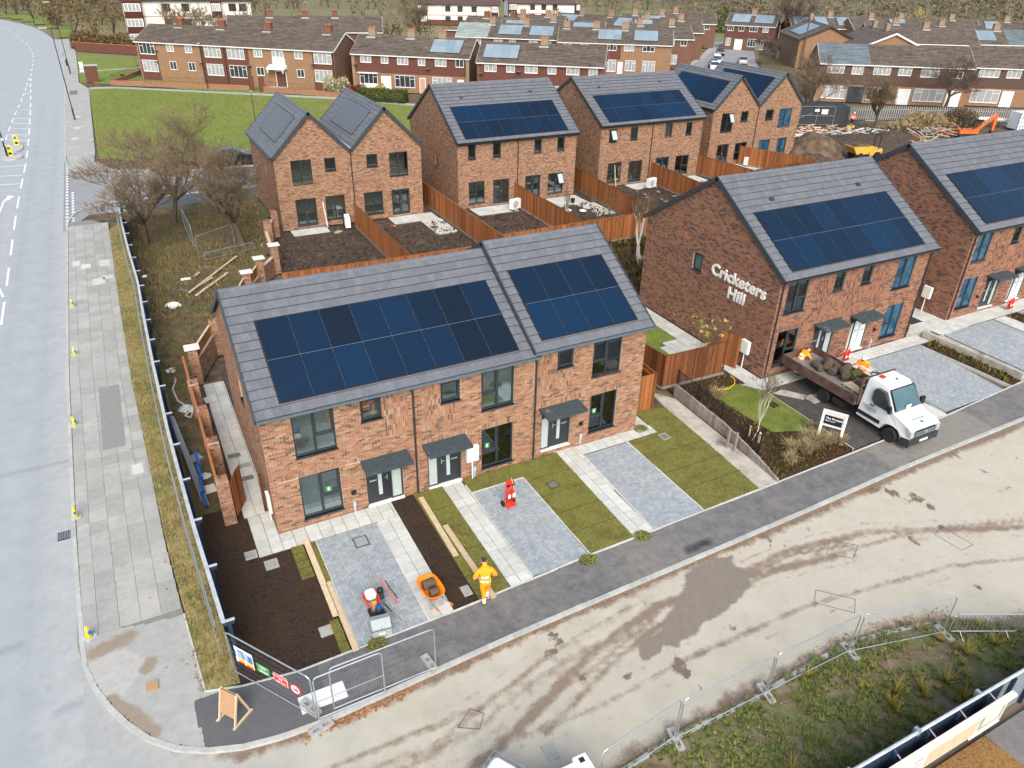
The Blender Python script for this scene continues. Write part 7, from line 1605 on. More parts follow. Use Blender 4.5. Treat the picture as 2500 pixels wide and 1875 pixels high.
for s in (-1,1):
    c = np.array([0,-s * .28,1.0]); c /= np.linalg.norm(c); fr = (np.array([-.30, s * .30,.02]), np.array([1.,0,0]), np.array([0, s * 1.0,.28]) / 1.04, c)
    MB().box((.045,-.01,.28),(.555,.008,1.04), fr).build('panel', 'ply', ab); MB().box((0,-.03,0),(.045,.02,1.06), fr).box((.555,-.03,0),(.60,.02,1.06), fr).build('frame', 'timber_pale', ab)
MB().box((-.34,-.36,.0),(-.28,.36,.05)).box((.26,-.36,.0),(.32,.36,.05)).build('foot', 'timber_pale', ab)
tag(MB().box((-.16,-.16,0),(.16,.16,.03)).build('ply_offcut', 'ply'), 'small square plywood offcut lying on the corner tarmac', 'board').location = (-2.46,16.98,.01)
def plank(label, a, b, w=.22, z=.04, th=.04, m='timber_pale'):
    L = math.dist(a, b); o = MB().box((0,-w / 2,0),(L, w / 2, th), tone=rnd.random()).build('scaffold_board', m); o.location = (*a, z); o.rotation_euler = (0,0, math.atan2(b[1] - a[1], b[0] - a[0])); return tag(o, label, 'plank')
plank('long pale scaffold board left of the first driveway, upper one',(2.95,17.15),(2.95,21.1),.2); plank('long pale scaffold board left of the first driveway, lower one',(3.12,15.55),(3.12,18.7),.18)
plank('pale board along the dark soil strip beside the turf',(7.46,17.95),(7.52,21.5),.2); plank('pale board on the turf reaching the asphalt by the walking worker',(7.80,15.6),(7.74,19.6),.2)
wb = thing('wheelbarrow', 'orange plastic wheelbarrow holding two rolls of turf at the end of the white path', 'wheelbarrow',(5.95,16.45,0), R(4))
def ring(z, ax, ay, cy=0, n=24, p=3.2): 
    a = np.arange(n) * 2 * np.pi / n; c, s = np.cos(a), np.sin(a); return np.stack([ax * np.sign(c) * np.abs(c) ** (2 / p), cy + ay * np.sign(s) * np.abs(s) ** (2 / p), np.full(n, z)],1)
def loft(rings, mb=None, cap0=True, cap1=True, tone=.5, mat=0):
    mb = mb or MB(); K = [mb.addv(r_) for r_ in rings]; n = len(rings[0])
    for a, b in zip(K[:-1], K[1:]): mb.Q.append(np.array([[a + j, a + (j + 1) % n, b + (j + 1) % n, b + j] for j in range(n)])); mb.tq.append(np.full(n, tone)); mb.mq.append(np.full(n, mat))
    if cap0: mb.N.append([K[0] + j for j in range(n)][::-1]); mb.tn.append(tone); mb.mn.append(mat)
    if cap1: mb.N.append([K[-1] + j for j in range(n)]); mb.tn.append(tone); mb.mn.append(mat)
    return mb
loft([ring(.30,.19,.30,.02), ring(.58,.315,.52,.06), ring(.62,.36,.57,.06), ring(.63,.355,.565,.06), ring(.60,.31,.515,.06), ring(.335,.175,.285,.02)]).build('tub', 'orange_plastic', wb, smooth=True)
MB().tube([(-.25,-.95,.58),(-.22,-.5,.42),(-.10,.35,.22),(0,.62,.19)],.018,6).tube([(.25,-.95,.58),(.22,-.5,.42),(.10,.35,.22),(0,.62,.19)],.018,6).build('frame', 'steel_dull', wb)
for s in (-1,1): MB().tube([(s * .24,-.30,.38),(s * .22,-.36,.02),(s * .12,-.36,.02),(s * .18,-.12,.33)],.015,6).build('leg', 'steel_dull', wb); MB().tube([(s * .252,-1.0,.588),(s * .245,-.86,.55)],.028,8).build('handle', 'orange_plastic', wb)
MB().lathe([(.06,-.04),(.17,-.045),(.195,-.02),(.195,.02),(.17,.045),(.06,.04)],(0,.66,.195),16, axis='x').build('wheel', 'rubber', wb)
for k,(x, y, z, rz, r_, l_, lb) in enumerate(((5.92,16.62,.62,.12,.16,.40, 'turf roll lying higher in the wheelbarrow, farther one'),(5.97,16.28,.56,.05,.14,.30, 'turf roll lying lower in the wheelbarrow, nearer one'))):
    o = MB().lathe([(.02,-l_ / 2),(r_ * .94,-l_ / 2),(r_,-l_ / 2 + .03),(r_ * .98,0),(r_, l_ / 2 - .03),(r_ * .94, l_ / 2),(.02, l_ / 2)], axis='x', n=16).build('turf_roll', 'turf_roll', smooth=True); o.location = (x, y, z); o.rotation_euler = (0,0, rz); tag(o, lb, 'turf roll')
# paving saw and mixer parts on the first driveway
sm = site_thing('paving_saw', 'petrol machine with cream lid, blue pump and crossed handles on the first driveway', 'machine',(4.2,16.7,0))
MB().box((3.92,16.85,.28),(4.32,17.3,.32)).tube([(3.92,16.85,.1),(3.92,16.85,.5),(3.92,17.3,.5),(3.92,17.3,.1)],.02,5).tube([(4.32,16.85,.1),(4.32,16.85,.5),(4.32,17.3,.5),(4.32,17.3,.1)],.02,5).build('frame', 'red_paint', sm)
loft([ring(.50,.17,.19,0), ring(.60,.18,.20,0), ring(.63,.15,.17,0)]).build('lid', 'sign_cream', sm).location = (4.10,17.08,0)
MB().box((4.0,16.95,.32),(4.25,17.2,.5)).build('engine', 'steel_dull', sm); MB().lathe([(.11,.3),(.11,.5),(.05,.56),(.001,.56)],(4.45,17.2,0),12).build('tank', 'plastic_black', sm); MB().box((4.34,16.95,.3),(4.52,17.08,.44)).build('filter', 'glass_dark', sm)
MB().lathe([(.001,.0),(.12,.02),(.12,.40),(.08,.46),(.001,.46)],(4.18,16.52,.0),12).build('pump', 'plastic_black', sm); MB().lathe([(.001,.46),(.10,.47),(.10,.53),(.001,.55)],(4.18,16.52,0),12).build('pump_cap', 'blue_paint', sm)
MB().box((3.98,16.36,.05),(4.38,16.62,.22)).box((3.9,16.5,.08),(4.0,16.9,.16)).build('gearbox', 'rubber', sm); MB().box((4.05,16.75,.2),(4.2,16.88,.42)).build('carburettor', 'skip_yellow', sm)
for k,(p0, p1, m_) in enumerate((((3.75,17.2,.5),(4.05,16.75,.35), 'timber_old'),((4.3,17.3,.5),(4.25,17.75,.75), 'timber_old'),((4.55,17.5,.7),(4.85,16.75,.06), 'red_paint'),((4.7,17.4,.6),(4.95,17.0,.05), 'plastic_black'),((4.35,16.7,.3),(4.75,16.05,.06), 'timber_old'),((4.42,16.78,.3),(4.6,16.5,.05), 'rubber'))): MB().tube([p0, p1],.018,6).build('handle', m_, sm)
gb = thing('steel_toolbox', 'dull grey sheet-metal box with sloping lid at the foot of the first driveway', 'tool box',(4.05,15.98,0), R(-8))
MB().prism([(-.25,0),(.25,0),(.25,.45),(0,.55),(-.25,.38)],-.30,.30, axis='a').build('body', 'lead', gb); MB().box((-.31,-.255,.30),(.31,-.252,.33)).box((-.01,-.256,.33),(.01,-.25,.40)).build('lid_seam', 'rubber', gb); MB().box((-.1,-.262,.12),(.1,-.251,.2)).build('label_plate', 'sign_cream', gb)
def trolley(label, x, y, rz, cat='trolley'):
    t = thing('extinguisher_trolley', label, cat,(x, y,0), rz)
    MB().tube([(-.17,.1,.1),(-.17,.0,1.15),(-.10,-.02,1.25),(.10,-.02,1.25),(.17,.0,1.15),(.17,.1,.1)],.018,6).box((-.2,-.22,.10),(.2,.12,.13)).tube([(-.18,-.2,.1),(-.18,-.28,.0)],.015,5).tube([(.18,-.2,.1),(.18,-.28,.0)],.015,5).build('frame', 'red_paint', t)
    for s in (-1,1):
        MB().lathe([(.001,.38),(.085,.39),(.085,.84),(.06,.92),(.025,.95),(.025,1.02),(.001,1.02)],(s * .10,-.08,0),12).build('extinguisher', 'red_equipment', t, smooth=True); MB().box((s * .10 - .06,-.17,.5),(s * .10 + .06,-.166,.68)).build('print', 'sign_white', t); MB().box((s * .10 - .05,-.12,1.0),(s * .10 + .05,-.03,1.08)).build('valve', 'plastic_black', t)
        MB().lathe([(.02,-.025),(.12,-.03),(.13,0),(.12,.03),(.02,.025)],(s * .23,.1,.13),14, axis='x').build('wheel', 'rubber', t)
    MB().box((-.16,-.05,.95),(.16,.02,1.2)).build('bag', 'red_equipment', t)
    MB().tube([(.18,-.3,.35),(.05,-.02,1.35)],.014,5).build('shovel_shaft', 'timber_pale', t)
trolley('red two-bottle extinguisher trolley on the second driveway',10.42,19.62, R(5))
def extinguisher_pair(label, x, y, z, rz=0):
    t = thing('fire_point', label, 'fire extinguishers',(x, y, z), rz)
    MB().tube([(-.2,0,0),(-.2,0,.9),(.2,0,.9),(.2,0,0)],.018,5).build('stand', 'red_paint', t)
    for s in (-1,1): MB().lathe([(.001,.12),(.085,.13),(.085,.6),(.05,.7),(.02,.74),(.001,.76)],(s * .11,-.1,0),12).build('extinguisher', 'red_equipment', t, smooth=True); MB().box((s * .11 - .05,-.19,.3),(s * .11 + .05,-.186,.45)).build('print', 'sign_white', t)
extinguisher_pair('red extinguishers between the two doors of the lettered house',31.75,22.35,.02); extinguisher_pair('red extinguishers beside the doors of the far right house',45.35,22.2,.46)
for k,(x, y, lb) in enumerate(((3.78,15.52, 'ragged clump of turf below the steel toolbox'),(11.55,15.75, 'ragged clump of turf at the corner of the second driveway'),(14.0,15.92, 'ragged clump of turf at the foot of the third path'),(18.15,21.75, 'small turf clump on the paving at the end house corner'))):
    r_ = np.random.RandomState(70 + k); n = 420; rr = .26 * np.sqrt(r_.rand(n)); a = r_.rand(n) * 6.28; x_, y_ = rr * np.cos(a) * 1.3, rr * np.sin(a); z_ = .10 * (1 - (rr / .27) ** 2) * (.5 + r_.rand(n))
    d = r_.randn(n,3,3) * .03; V = np.stack([x_, y_, z_ + .01],1)[:, None,:] + d; V[...,2] = np.maximum(V[...,2],.0); o = MB().tris(V, r_.rand(n) * .6).build('turf_clump', 'foliage_turf'); o.location = (x, y,.0); tag(o, lb, 'turf')
# IBC and white cabin at the bottom edge
ib = thing('water_tank', 'caged white water tank with a blue strap at the bottom edge of the picture', 'tank',(4.95,9.42,-.09), R(32)); loft([ring(.12,.5,.5,0, p=8), ring(1.08,.5,.5,0, p=8), ring(1.14,.44,.44,0, p=8)]).build('tank', 'plastic_white', ib, smooth=False); mb = MB()
for z_ in (.15,.4,.65,.9,1.15): mb.tube([(-.56,-.56, z_),(.56,-.56, z_),(.56,.56, z_),(-.56,.56, z_),(-.56,-.56, z_)],.012,4, cap=False)
for i in np.linspace(-.56,.56,6):
    for p in ((i,-.56),(i,.56),(-.56, i),(.56, i)): mb.tube([(*p,.1),(*p,1.15)],.012,4, cap=False)
mb.build('cage', 'steel', ib); MB().tube([(-.5,-.2,1.15),(0,-.1,1.17),(.5,-.2,1.15)],.015,5).build('strap', 'blue_paint', ib)
wc = thing('site_cabin', 'white box trailer roof with a square hatch at the bottom edge of the picture', 'trailer',(6.35,8.0,-.09), R(-2)); MB().box((-1.0,-1.6,.25),(.72,.95,1.28)).build('body', 'white_paint', wc)
MB().box((.30,.72,1.28),(.66,1.0,1.40)).build('hatch', 'white_paint', wc); MB().box((.42,.80,1.40),(.56,.93,1.405)).build('hatch_hole', 'plastic_black', wc); MB().box((.72,.3,1.0),(.80,.6,1.2)).build('latch', 'steel', wc)
for s in (-1.1,-.3): MB().lathe([(.1,-.08),(.25,-.09),(.26,0),(.25,.09),(.1,.08)],(.72, s,.26),14, axis='x').build('wheel', 'rubber', wc)
# things in the strip behind the hoarding
def lump(name, label, cat, x, y, s, m, z=.0, seed=1, flat=.5, n=9):
    r_ = np.random.RandomState(seed); mb = MB(); rings = []
    for k in range(5):
        t_ = k / 4; rad = s * math.cos(t_ * 1.45) * .95 + .01; a = np.arange(n) * 2 * np.pi / n; rr = rad * (.7 + .5 * r_.rand(n)); rings.append(np.stack([rr * np.cos(a), rr * np.sin(a), s * flat * math.sin(t_ * 1.5) * (.8 + .4 * r_.rand(n))],1))
    o = loft(rings, mb).build(name, m); o.location = (x, y, z); return tag(o, label, cat)
lump('plastic_bag', 'crumpled white sheeting by the corner of the brick garden wall', 'sheeting',-.02,36.3,.30, 'plastic_white', seed=2, n=13); lump('plastic_bag', 'white rubble bag on the rough grass beside the planks', 'bag',.9,44.4,.42, 'plastic_white', z=.08, seed=4, n=13); lump('plastic_bag', 'white scrap caught on the hoarding', 'bag',-.22,47.7,.16, 'plastic_white', z=.9, seed=5)
hs = tag(MB().tube([(0.1,35.2,.1),(-.15,34.2,.1),(-.05,33.0,.1),(.15,32.6,.08),(.35,31.9,.06),(.1,31.6,.06),(.3,31.3,.06),(.45,31.7,.06),(.2,32.1,.1)],.045,7).build('drain_hose', 'plastic_sheet'), 'coiled pale hose lying on the soil behind the hoarding', 'hose')
lump('film_heap', 'heap of clear plastic film on the soil strip', 'sheeting',.20,32.2,.38, 'plastic_sheet', seed=7, n=12); lump('film_heap', 'blue and red wrappings on the soil by the wall', 'rubbish',.28,26.6,.22, 'map_blue', seed=8)
for x, y, rz, lb in ((.05,28.0,.5, 'square coping slab lying tilted on the soil strip'),(.28,25.6,.1, 'square coping slab near the front pier'),(1.30,32.55,.15, 'square coping slab on the side path')): o = MB().box((-.26,-.24,0),(.26,.24,.05)).build('coping_slab', 'sign_cream' if rz < .2 else 'concrete'); o.location = (x, y,.04); o.rotation_euler = (.06,.03, rz); tag(o, lb, 'slab')
for k in range(4):
    tag(MB().tube([(-.50 + k * .05,29.6 - .1 * k,1.45),(-.05 + k * .07,24.8 - .1 * k,.06)],.028,7).build('steel_pole', 'steel'), 'galvanised pole in the leaning bundle by the hoarding, ' + ('nearest the hoarding', 'second from the hoarding', 'third from the hoarding', 'nearest the wall')[k], 'pole', 'poles leaning on the hoarding')
for k in range(4):
    o = MB().box((-.05,0,0),(.05,.75,.12)).build('blue_moulding', 'blue_paint'); o.location = (.05 + .04 * k,24.5 + .62 * k,.05 + .22 * k); o.rotation_euler = (R(14),0, R(4)); tag(o, 'blue plastic moulding leaning beside the poles, ' + ('lowest of the row', 'second lowest', 'second highest', 'highest of the row')[k], 'plastic part', 'blue mouldings by the hoarding')
t, P = heras('mesh fence panel lying flat on the rough grass under the planks',(1.1,47.0),(3.35,50.2),.12, lying=(.75,-.65,.0), h=1.8, group='mesh fence panels')
plank('long weathered plank lying across the flat mesh panel',(1.95,45.5),(5.6,50.7),.14,.28); plank('second weathered plank beside the flat mesh panel',(2.3,45.1),(4.6,48.1),.14,.2); plank('short plank piece beside the other two',(2.1,45.9),(3.6,47.6),.12,.22); plank('short thick offcut lying inside the flat mesh panel',(2.6,48.3),(2.95,48.9),.18,.2)
tag(MB().box((-.3,-.2,0),(.3,.2,.02)).build('paper_sheet', 'plastic_white'), 'white sheet lying inside the flat mesh panel', 'sheet').location = (2.05,48.1,.2)
heras('mesh fence panel standing among the bare trees, left one',(3.3,51.6),(5.9,53.3),.1, h=1.5); heras('mesh fence panel standing among the bare trees, right one',(3.2,58.5),(3.3,54.0),.1, h=1.5)
heras('low mesh panel lying on the rough ground near the gable house',(3.6,51.0),(7.0,51.9),.1, h=.5)
# hose reel and small bits on the lettered plot
tag(MB().tube([(23.6,22.75,.09),(24.2,22.7,.09),(24.75,22.95,.09),(25.05,23.3,.09),(25.1,23.65,.09)],.022,6).build('garden_hose', 'yellow_plastic'), 'yellow hose curving round the planted bed below the lettered wall', 'hose'); tag(MB().box((-.2,-.08,0),(.2,.08,.14), taper=.3).build('yellow_block', 'yellow_plastic'), 'yellow plastic block at the end of the hose', 'hose fitting').location = (23.5,22.7,.05)
for x, y, lb in ((22.14,19.14, 'left timber stake beside the leaning birch'),(22.17,18.58, 'right timber stake beside the leaning birch')): tag(MB().lathe([(.05,0),(.05,.55),(.001,.57)], n=8).build('tree_stake', 'timber_pale'), lb, 'stake').location = (x, y,.02)
# heat pumps
def heat_pump(label, x, y, rz):
    t = thing('heat_pump', label, 'heat pump',(x, y,.02), rz, 'heat pumps behind the homes'); MB().box((-.5,-.19,.12),(.5,.19,.90)).build('casing', 'plastic_white', t); MB().lathe([(.001,0),(.30,.0),(.30,.012),(.001,.012)],(-.14,-.205,.52),20, axis='y').build('fan_grille', 'plastic_grey', t)
    for s in (-.35,.35): MB().box((s - .05,-.22,0),(s + .05,.22,.12)).build('foot', 'rubber', t)
heat_pump('white heat pump in the left rear garden against the fence',14.35,54.3, R(80)); heat_pump('white heat pump left of the middle rear fence',28.15,53.1, R(20)); heat_pump('white heat pump in the right rear garden',42.6,53.9, R(15)); heat_pump('white heat pump beside the far red fence',56.9,56.8, R(15))
# junk in the rear gardens
for k,(x, y, s, m_, lb) in enumerate(((20.4,51.6,.35, 'soil_site', 'small heap of soil on the rear patio'),(31.4,52.9,.3, 'soil_site', 'crumbled earth by the rear patio edge'),(33.2,50.6,.35, 'plastic_white', 'white torn bag on the rear soil'),(32.2,51.2,.3, 'plastic_white', 'second white torn bag on the rear soil'),(44.2,50.8,.5, 'plastic_sheet', 'blue and white sheeting in the right rear garden'),(13.4,53.5,.35, 'rubble', 'rubble at the corner of the left rear patio'),(17.6,53.2,.22, 'pipe_red', 'pink bag beside the rear patio door'))): lump('heap', lb, 'heap', x, y, s, m_, seed=20 + k, flat=.35, n=11)
tag(MB().lathe([(.15,0),(.2,.35),(.19,.36),(.14,.03)], n=12).build('bucket', 'rubber'), 'black bucket on the right rear patio', 'bucket').location = (33.6,52.9,.02)
tag(MB().lathe([(.28,0),(.33,.7),(.31,.72),(.26,.1)], n=14).build('bin', 'rubber'), 'black bin against the left rear fence by the heat pump', 'bin').location = (14.5,55.0,.02)
for x, y, lb in ((13.0,55.0, 'white pipe leaning on the left rear house wall'),(39.9,55.6, 'timber leaning on the right rear house wall')): tag(MB().tube([(0,0,0),(-.1,.35,1.9)],.04,6).build('leaning_pipe', 'plastic_white' if x < 20 else 'timber_pale'), lb, 'pipe').location = (x, y,0)

# ------------------------------------------------------------------ people
def person(label, loc, rz, J, rad, regions, face=True, group=None, scale=1.0, z0=0.0):
    """J: joint name -> position, rad: radius; one skin surface from bones, coloured by bone"""
    t = thing('person', label, 'person', loc, rz, group)
    B = [('pel', 'spine'),('spine', 'chest'),('chest', 'neck'),('neck', 'head0'),('head0', 'head1')]
    for s in 'LR': B += [('chest', 'sh' + s),('sh' + s, 'el' + s),('el' + s, 'wr' + s),('wr' + s, 'ha' + s),('pel', 'hip' + s),('hip' + s, 'kn' + s),('kn' + s, 'an' + s),('an' + s, 'to' + s)]
    names = list(J); me = bpy.data.meshes.new('body'); me.from_pydata([Vector(J[n]) * scale for n in names],[(names.index(a), names.index(b)) for a, b in B if a in J and b in J],[])
    o = bpy.data.objects.new('body', me); COL.objects.link(o); md = o.modifiers.new('s', 'SKIN'); md.use_smooth_shade = True; md.branch_smoothing = .3
    for i, n in enumerate(names):
        v = me.skin_vertices[0].data[i]; r_ = rad.get(n, rad.get(n.rstrip('LR'),.05)); v.radius = (r_ * scale, r_ * scale) if not isinstance(r_, tuple) else (r_[0] * scale, r_[1] * scale); v.use_root = (n == 'pel')
    sb = o.modifiers.new('u', 'SUBSURF'); sb.levels = 2; sb.render_levels = 2
    m2 = bpy.data.meshes.new_from_object(o.evaluated_get(bpy.context.evaluated_depsgraph_get())); bpy.data.objects.remove(o); m2.materials.clear()
    ml = ['hivis', 'reflective', 'skin', 'boot', 'hair_dark', 'helmet_white', 'hivis_red', 'plastic_black']
    for m_ in ml: m2.materials.append(M[m_])
    seg = [(a, b, np.array(J[a]) * scale, np.array(J[b]) * scale) for a, b in B if a in J and b in J]
    for p in m2.polygons:
        c = np.array(p.center); best = None
        for a, b, pa, pb in seg:
            d = pb - pa; tt = float(np.clip(np.dot(c - pa, d) / (np.dot(d, d) + 1e-9),0,1)); ds = np.linalg.norm(c - pa - d * tt)
            if best is None or ds < best[0]: best = (ds, a, b, tt)
        p.material_index = ml.index(regions(best[1], best[2], best[3], c / scale)); p.use_smooth = True
    b = obj('body', m2, t); return t, b
def hv(base='hivis', head='hair_dark', legs=None):
    def f(a, b, t, c):
        if a == 'head0' : return head if (c[2] > HZ[0] or c[1] < HZ[1]) else 'skin'
        if a == 'neck' and t > .6: return 'skin'
        if a[:2] == 'wr': return 'skin'
        if a[:2] == 'an' or (a[:2] == 'kn' and t > .93): return 'boot'
        if a[:2] == 'el' and .25 < t < .5: return 'reflective'
        if a[:2] == 'kn' and (.45 < t < .58 or .72 < t < .84): return 'reflective'
        if a in ('spine', 'pel') and b in ('chest', 'spine', 'hipL', 'hipR') and (1.03 < c[2] < 1.085 or 1.18 < c[2] < 1.235): return 'reflective'
        if a[:2] in ('hi', 'kn') and legs: return legs
        return base
    return f
HZ = [1.62,-.0]
JS = dict(pel=(0,0,.95), spine=(0,.02,1.12), chest=(0,.05,1.34), neck=(0,.08,1.50), head0=(0,.11,1.60), head1=(0,.13,1.74), shL=(-.19,.05,1.42), shR=(.19,.05,1.42), elL=(-.33,.0,1.18), elR=(.33,0,1.18), wrL=(-.28,.14,1.0), wrR=(.28,.14,1.0), haL=(-.24,.22,.96), haR=(.24,.22,.96),
          hipL=(-.10,0,.90), hipR=(.10,0,.90), knL=(-.10,.03,.50), knR=(.11,.12,.52), anL=(-.09,-.02,.10), anR=(.10,-.02,.14), toL=(-.09,.14,.04), toR=(.10,.13,.05))
RS = dict(pel=(.17,.13), spine=(.19,.14), chest=(.19,.14), neck=.065, head0=(.085,.10), head1=(.075,.09), sh=.10, el=.065, wr=.05, ha=.035, hip=.11, kn=.075, an=.06, to=.045)
def extras(t, J, hat=None, s=1.0, face=True):
    hx, hy, hz = [v * s for v in J['head0']]; 
    if hat: MB().lathe([(.125,.0),(.128,.03),(.115,.09),(.07,.135),(.001,.15)],(hx, hy + .01, hz + .07),16).box((hx - .09, hy + .08, hz + .07),(hx + .09, hy + .19, hz + .085)).build('helmet', hat, t, smooth=True)
    MB().box((hx - .016, hy + .095, hz - .02),(hx + .016, hy + .125, hz + .03)).build('nose', 'skin', t)
    for q in (-1,1): MB().box((hx + q * .035 - .012, hy + .10, hz + .035),(hx + q * .035 + .012, hy + .108, hz + .05)).build('eye', 'plastic_black', t); MB().box((hx + q * .088 - .008, hy - .02, hz - .02),(hx + q * .088 + .008, hy + .02, hz + .035)).build('ear', 'skin', t)
    for q, k in ((-1, 'L'),(1, 'R')):    # fingers and thumb
        if 'ha' + k not in J: continue
        h = np.array(J['ha' + k]) * s; w = np.array(J['wr' + k]) * s; d = h - w; d /= np.linalg.norm(d); sd = np.cross(d,[0,0,1.]); sd /= np.linalg.norm(sd) + 1e-6; mb = MB()
        for i, l in enumerate((.065,.075,.07,.055)): b0 = h + sd * (i - 1.5) * .019; mb.tube([b0, b0 + d * l * .55 - [0,0,.01], b0 + d * l * .9 - [0,0,.035]],[.010,.009,.007],5)
        mb.tube([h - sd * q * .02 - d * .03, h - sd * q * .05 + d * .01, h - sd * q * .045 + d * .035 - [0,0,.02]],[.011,.010,.008],5); mb.build('hand', 'skin', t)
J = dict(JS); J.update(head0=(0,.22,1.60), head1=(0,.27,1.73), neck=(0,.16,1.51), chest=(0,.11,1.36), spine=(0,.05,1.14), elL=(-.335,.02,1.16), elR=(.335,.04,1.18), wrL=(-.24,.22,1.02), wrR=(.24,.24,1.04), haL=(-.18,.29,1.0), haR=(.18,.31,1.02), knR=(.10,.22,.56), anR=(.06,.12,.22), toR=(.06,.25,.10), knL=(-.05,.02,.50), anL=(-.04,-.04,.10), toL=(-.04,.10,.04))
HZ = [1.45,9.0]
t, b = person('worker in orange hi-vis suit seen from behind, walking onto the turf',(7.43,15.50,0), R(-16), J, RS, hv(), scale=1.06); extras(t, J, s=1.06)
HZ = [1.63,-9.]
J = dict(JS); J.update(head0=(0,.16,1.58), head1=(0,.20,1.70), elL=(-.30,.10,1.16), elR=(.30,.10,1.16), wrL=(-.20,.30,1.02), wrR=(.20,.30,1.02), haL=(-.12,.36,.98), haR=(.12,.36,.98))
t, b = person('worker in orange hi-vis with a white helmet standing behind the truck bed',(30.25,20.2,0), R(120), J, RS, hv('hivis')); extras(t, J, 'helmet_white')
t, b = person('worker in orange hi-vis bending at the tail of the truck',(28.3,22.35,0), R(-100),{**J, 'head0': (0,.42,1.38), 'head1': (0,.52,1.46), 'neck': (0,.32,1.34), 'chest': (0,.22,1.26), 'spine': (0,.08,1.10), 'shL': (-.19,.26,1.30), 'shR': (.19,.26,1.30), 'elL': (-.26,.40,1.10), 'elR': (.26,.40,1.10), 'wrL': (-.2,.52,.98), 'wrR': (.2,.52,.98), 'haL': (-.15,.6,.95), 'haR': (.15,.6,.95)}, RS, hv('hivis')); extras(t,{**J, 'head0': (0,.42,1.38), 'haL': (-.15,.6,.95), 'haR': (.15,.6,.95), 'wrL': (-.2,.52,.98), 'wrR': (.2,.52,.98)})
t, b = person('person in an orange top standing inside the first small upstairs window',(6.0,22.75,2.84), R(180), J, RS, hv('hivis_red', legs='boot')); extras(t, J)
t, b = person('distant worker in an orange jacket and white helmet on the building site',(83.6,66.9,.1), R(160), J, RS, hv('hivis_red', legs='plastic_black')); extras(t, J, 'helmet_white')

# ------------------------------------------------------------------ flatbed truck
tr = thing('flatbed_truck', 'white cab flatbed truck with rusty drop sides parked nose out on the tarmac drive', 'truck',(28.42,15.25,0),0)
def side_panel(prof, x0, x1, name, m, parent=tr, tuck=0.0,**k):
    """profile in (y, z) lofted across x with the top drawn in"""
    n = len(prof); rings = []
    for x, s in ((x0,1),(x0 * .93 + x1 * .07,.0),(x0 * .07 + x1 * .93,.0),(x1,-1)):
        rings.append(np.array([[x + s * (.04 + tuck * max(0, p[1] - 1.15)) if s else x + (.0), p[0], p[1] - (.0 if not s else .03)] for p in prof]))
    # inner rings follow the tuck so the roof narrows
    for i, s in ((1,1),(2,-1)):
        for j, p in enumerate(prof): rings[i][j,0] = (x0 if s > 0 else x1) + s * (.10 + tuck * max(0, p[1] - 1.15))
    mb = MB(); K = [mb.addv(r_) for r_ in rings]
    for a, b in zip(K[:-1], K[1:]): mb.Q.append(np.array([[a + j, a + (j + 1) % n, b + (j + 1) % n, b + j] for j in range(n)])); mb.tq.append(np.full(n,.5)); mb.mq.append(np.zeros(n, int))
    mb.N += [[K[0] + j for j in range(n)][::-1],[K[-1] + j for j in range(n)]]; mb.tn += [.5,.5]; mb.mn += [0,0]
    return mb.build(name, m, parent,**k)
cabp = [(0.05,.55),(.0,.75),(.05,1.02),(.22,1.16),(.98,1.36),(1.06,1.42),(1.66,2.22),(1.86,2.33),(2.62,2.36),(2.72,2.28),(2.74,.45),(1.45,.42),(1.40,.62),(1.22,.80),(.92,.86),(.64,.80),(.46,.62),(.42,.42)]
side_panel(cabp,-.98,.98, 'cab', 'truck_white', tuck=.17)
side_panel([(0.0,.25),(-.04,.32),(-.04,.62),(.06,.66),(.42,.60),(.42,.25)],-.99,.99, 'bumper', 'frame_grey'); side_panel([(-.03,.66),(-.02,.96),(.04,1.0),(.08,.97),(.06,.66)],-.72,.72, 'grille', 'frame_grey')
for z_ in (.74,.82,.90): MB().box((-.66,-.045, z_),(.66,-.02, z_ + .025)).build('grille_bar', 'steel_dull', tr)
MB().lathe([(.001,-.07),(.075,-.068),(.08,-.03)],(0,0,.86),16, axis='y').build('badge', 'steel', tr)
for s in (-1,1):
    MB().prism([(-.01,.70),(.0,.98),(.20,1.12),(.34,1.10),(.16,.74)], s * .72, s * .955, axis='a').build('headlight', 'headlight', tr)
    MB().prism([(1.12,1.34),(1.66,2.10),(2.08,2.12),(2.20,1.98),(2.20,1.52),(2.0,1.34)], s * .80, s * .972, axis='a').build('side_window', 'glass_dark', tr).scale = (1,1,1)
    MB().box((s * .955 - .012,2.0,1.22),(s * .955 + .012,2.22,1.26)).box((s * .985 - .015,1.52,.58),(s * .985 + .015,2.72,.74)).build('door_trim', 'plastic_black', tr)
    m_ = MB().box((s * 1.02 - .05,1.12,1.32),(s * 1.02 + .16 * s + .03,1.26,1.66) if s > 0 else (s * 1.02 + .03,1.26,1.66)); m_.box((min(s * .92, s * 1.02),1.18,1.42),(max(s * .92, s * 1.02),1.22,1.50)); m_.build('mirror', 'plastic_black', tr)
    for y, w in ((.93,.13),(4.65,.2)):
        wh = MB().lathe([(.16,-w),(.32,-w),(.345,-w + .04),(.345, w - .04),(.32, w),(.16, w)],(s * (.88 if y < 2 else .80), y,.345),20, axis='x').build('wheel', 'rubber', tr, smooth=False); MB().lathe([(.001,0),(.06,.0),(.10,.02),(.19,.03),(.20,.05)] if s > 0 else [(.001,0),(.06,.0),(.10,-.02),(.19,-.03),(.20,-.05)],(s * ((.88 if y < 2 else .80) + w - .06), y,.345),16, axis='x').build('rim', 'steel_dull', wh)
ws = MB(); ws.quads([[(-.80,1.03,1.44),(.80,1.03,1.44),(.70,1.60,2.17),(-.70,1.60,2.17)]],.5); ws.build('windscreen', 'glass_tint', tr)
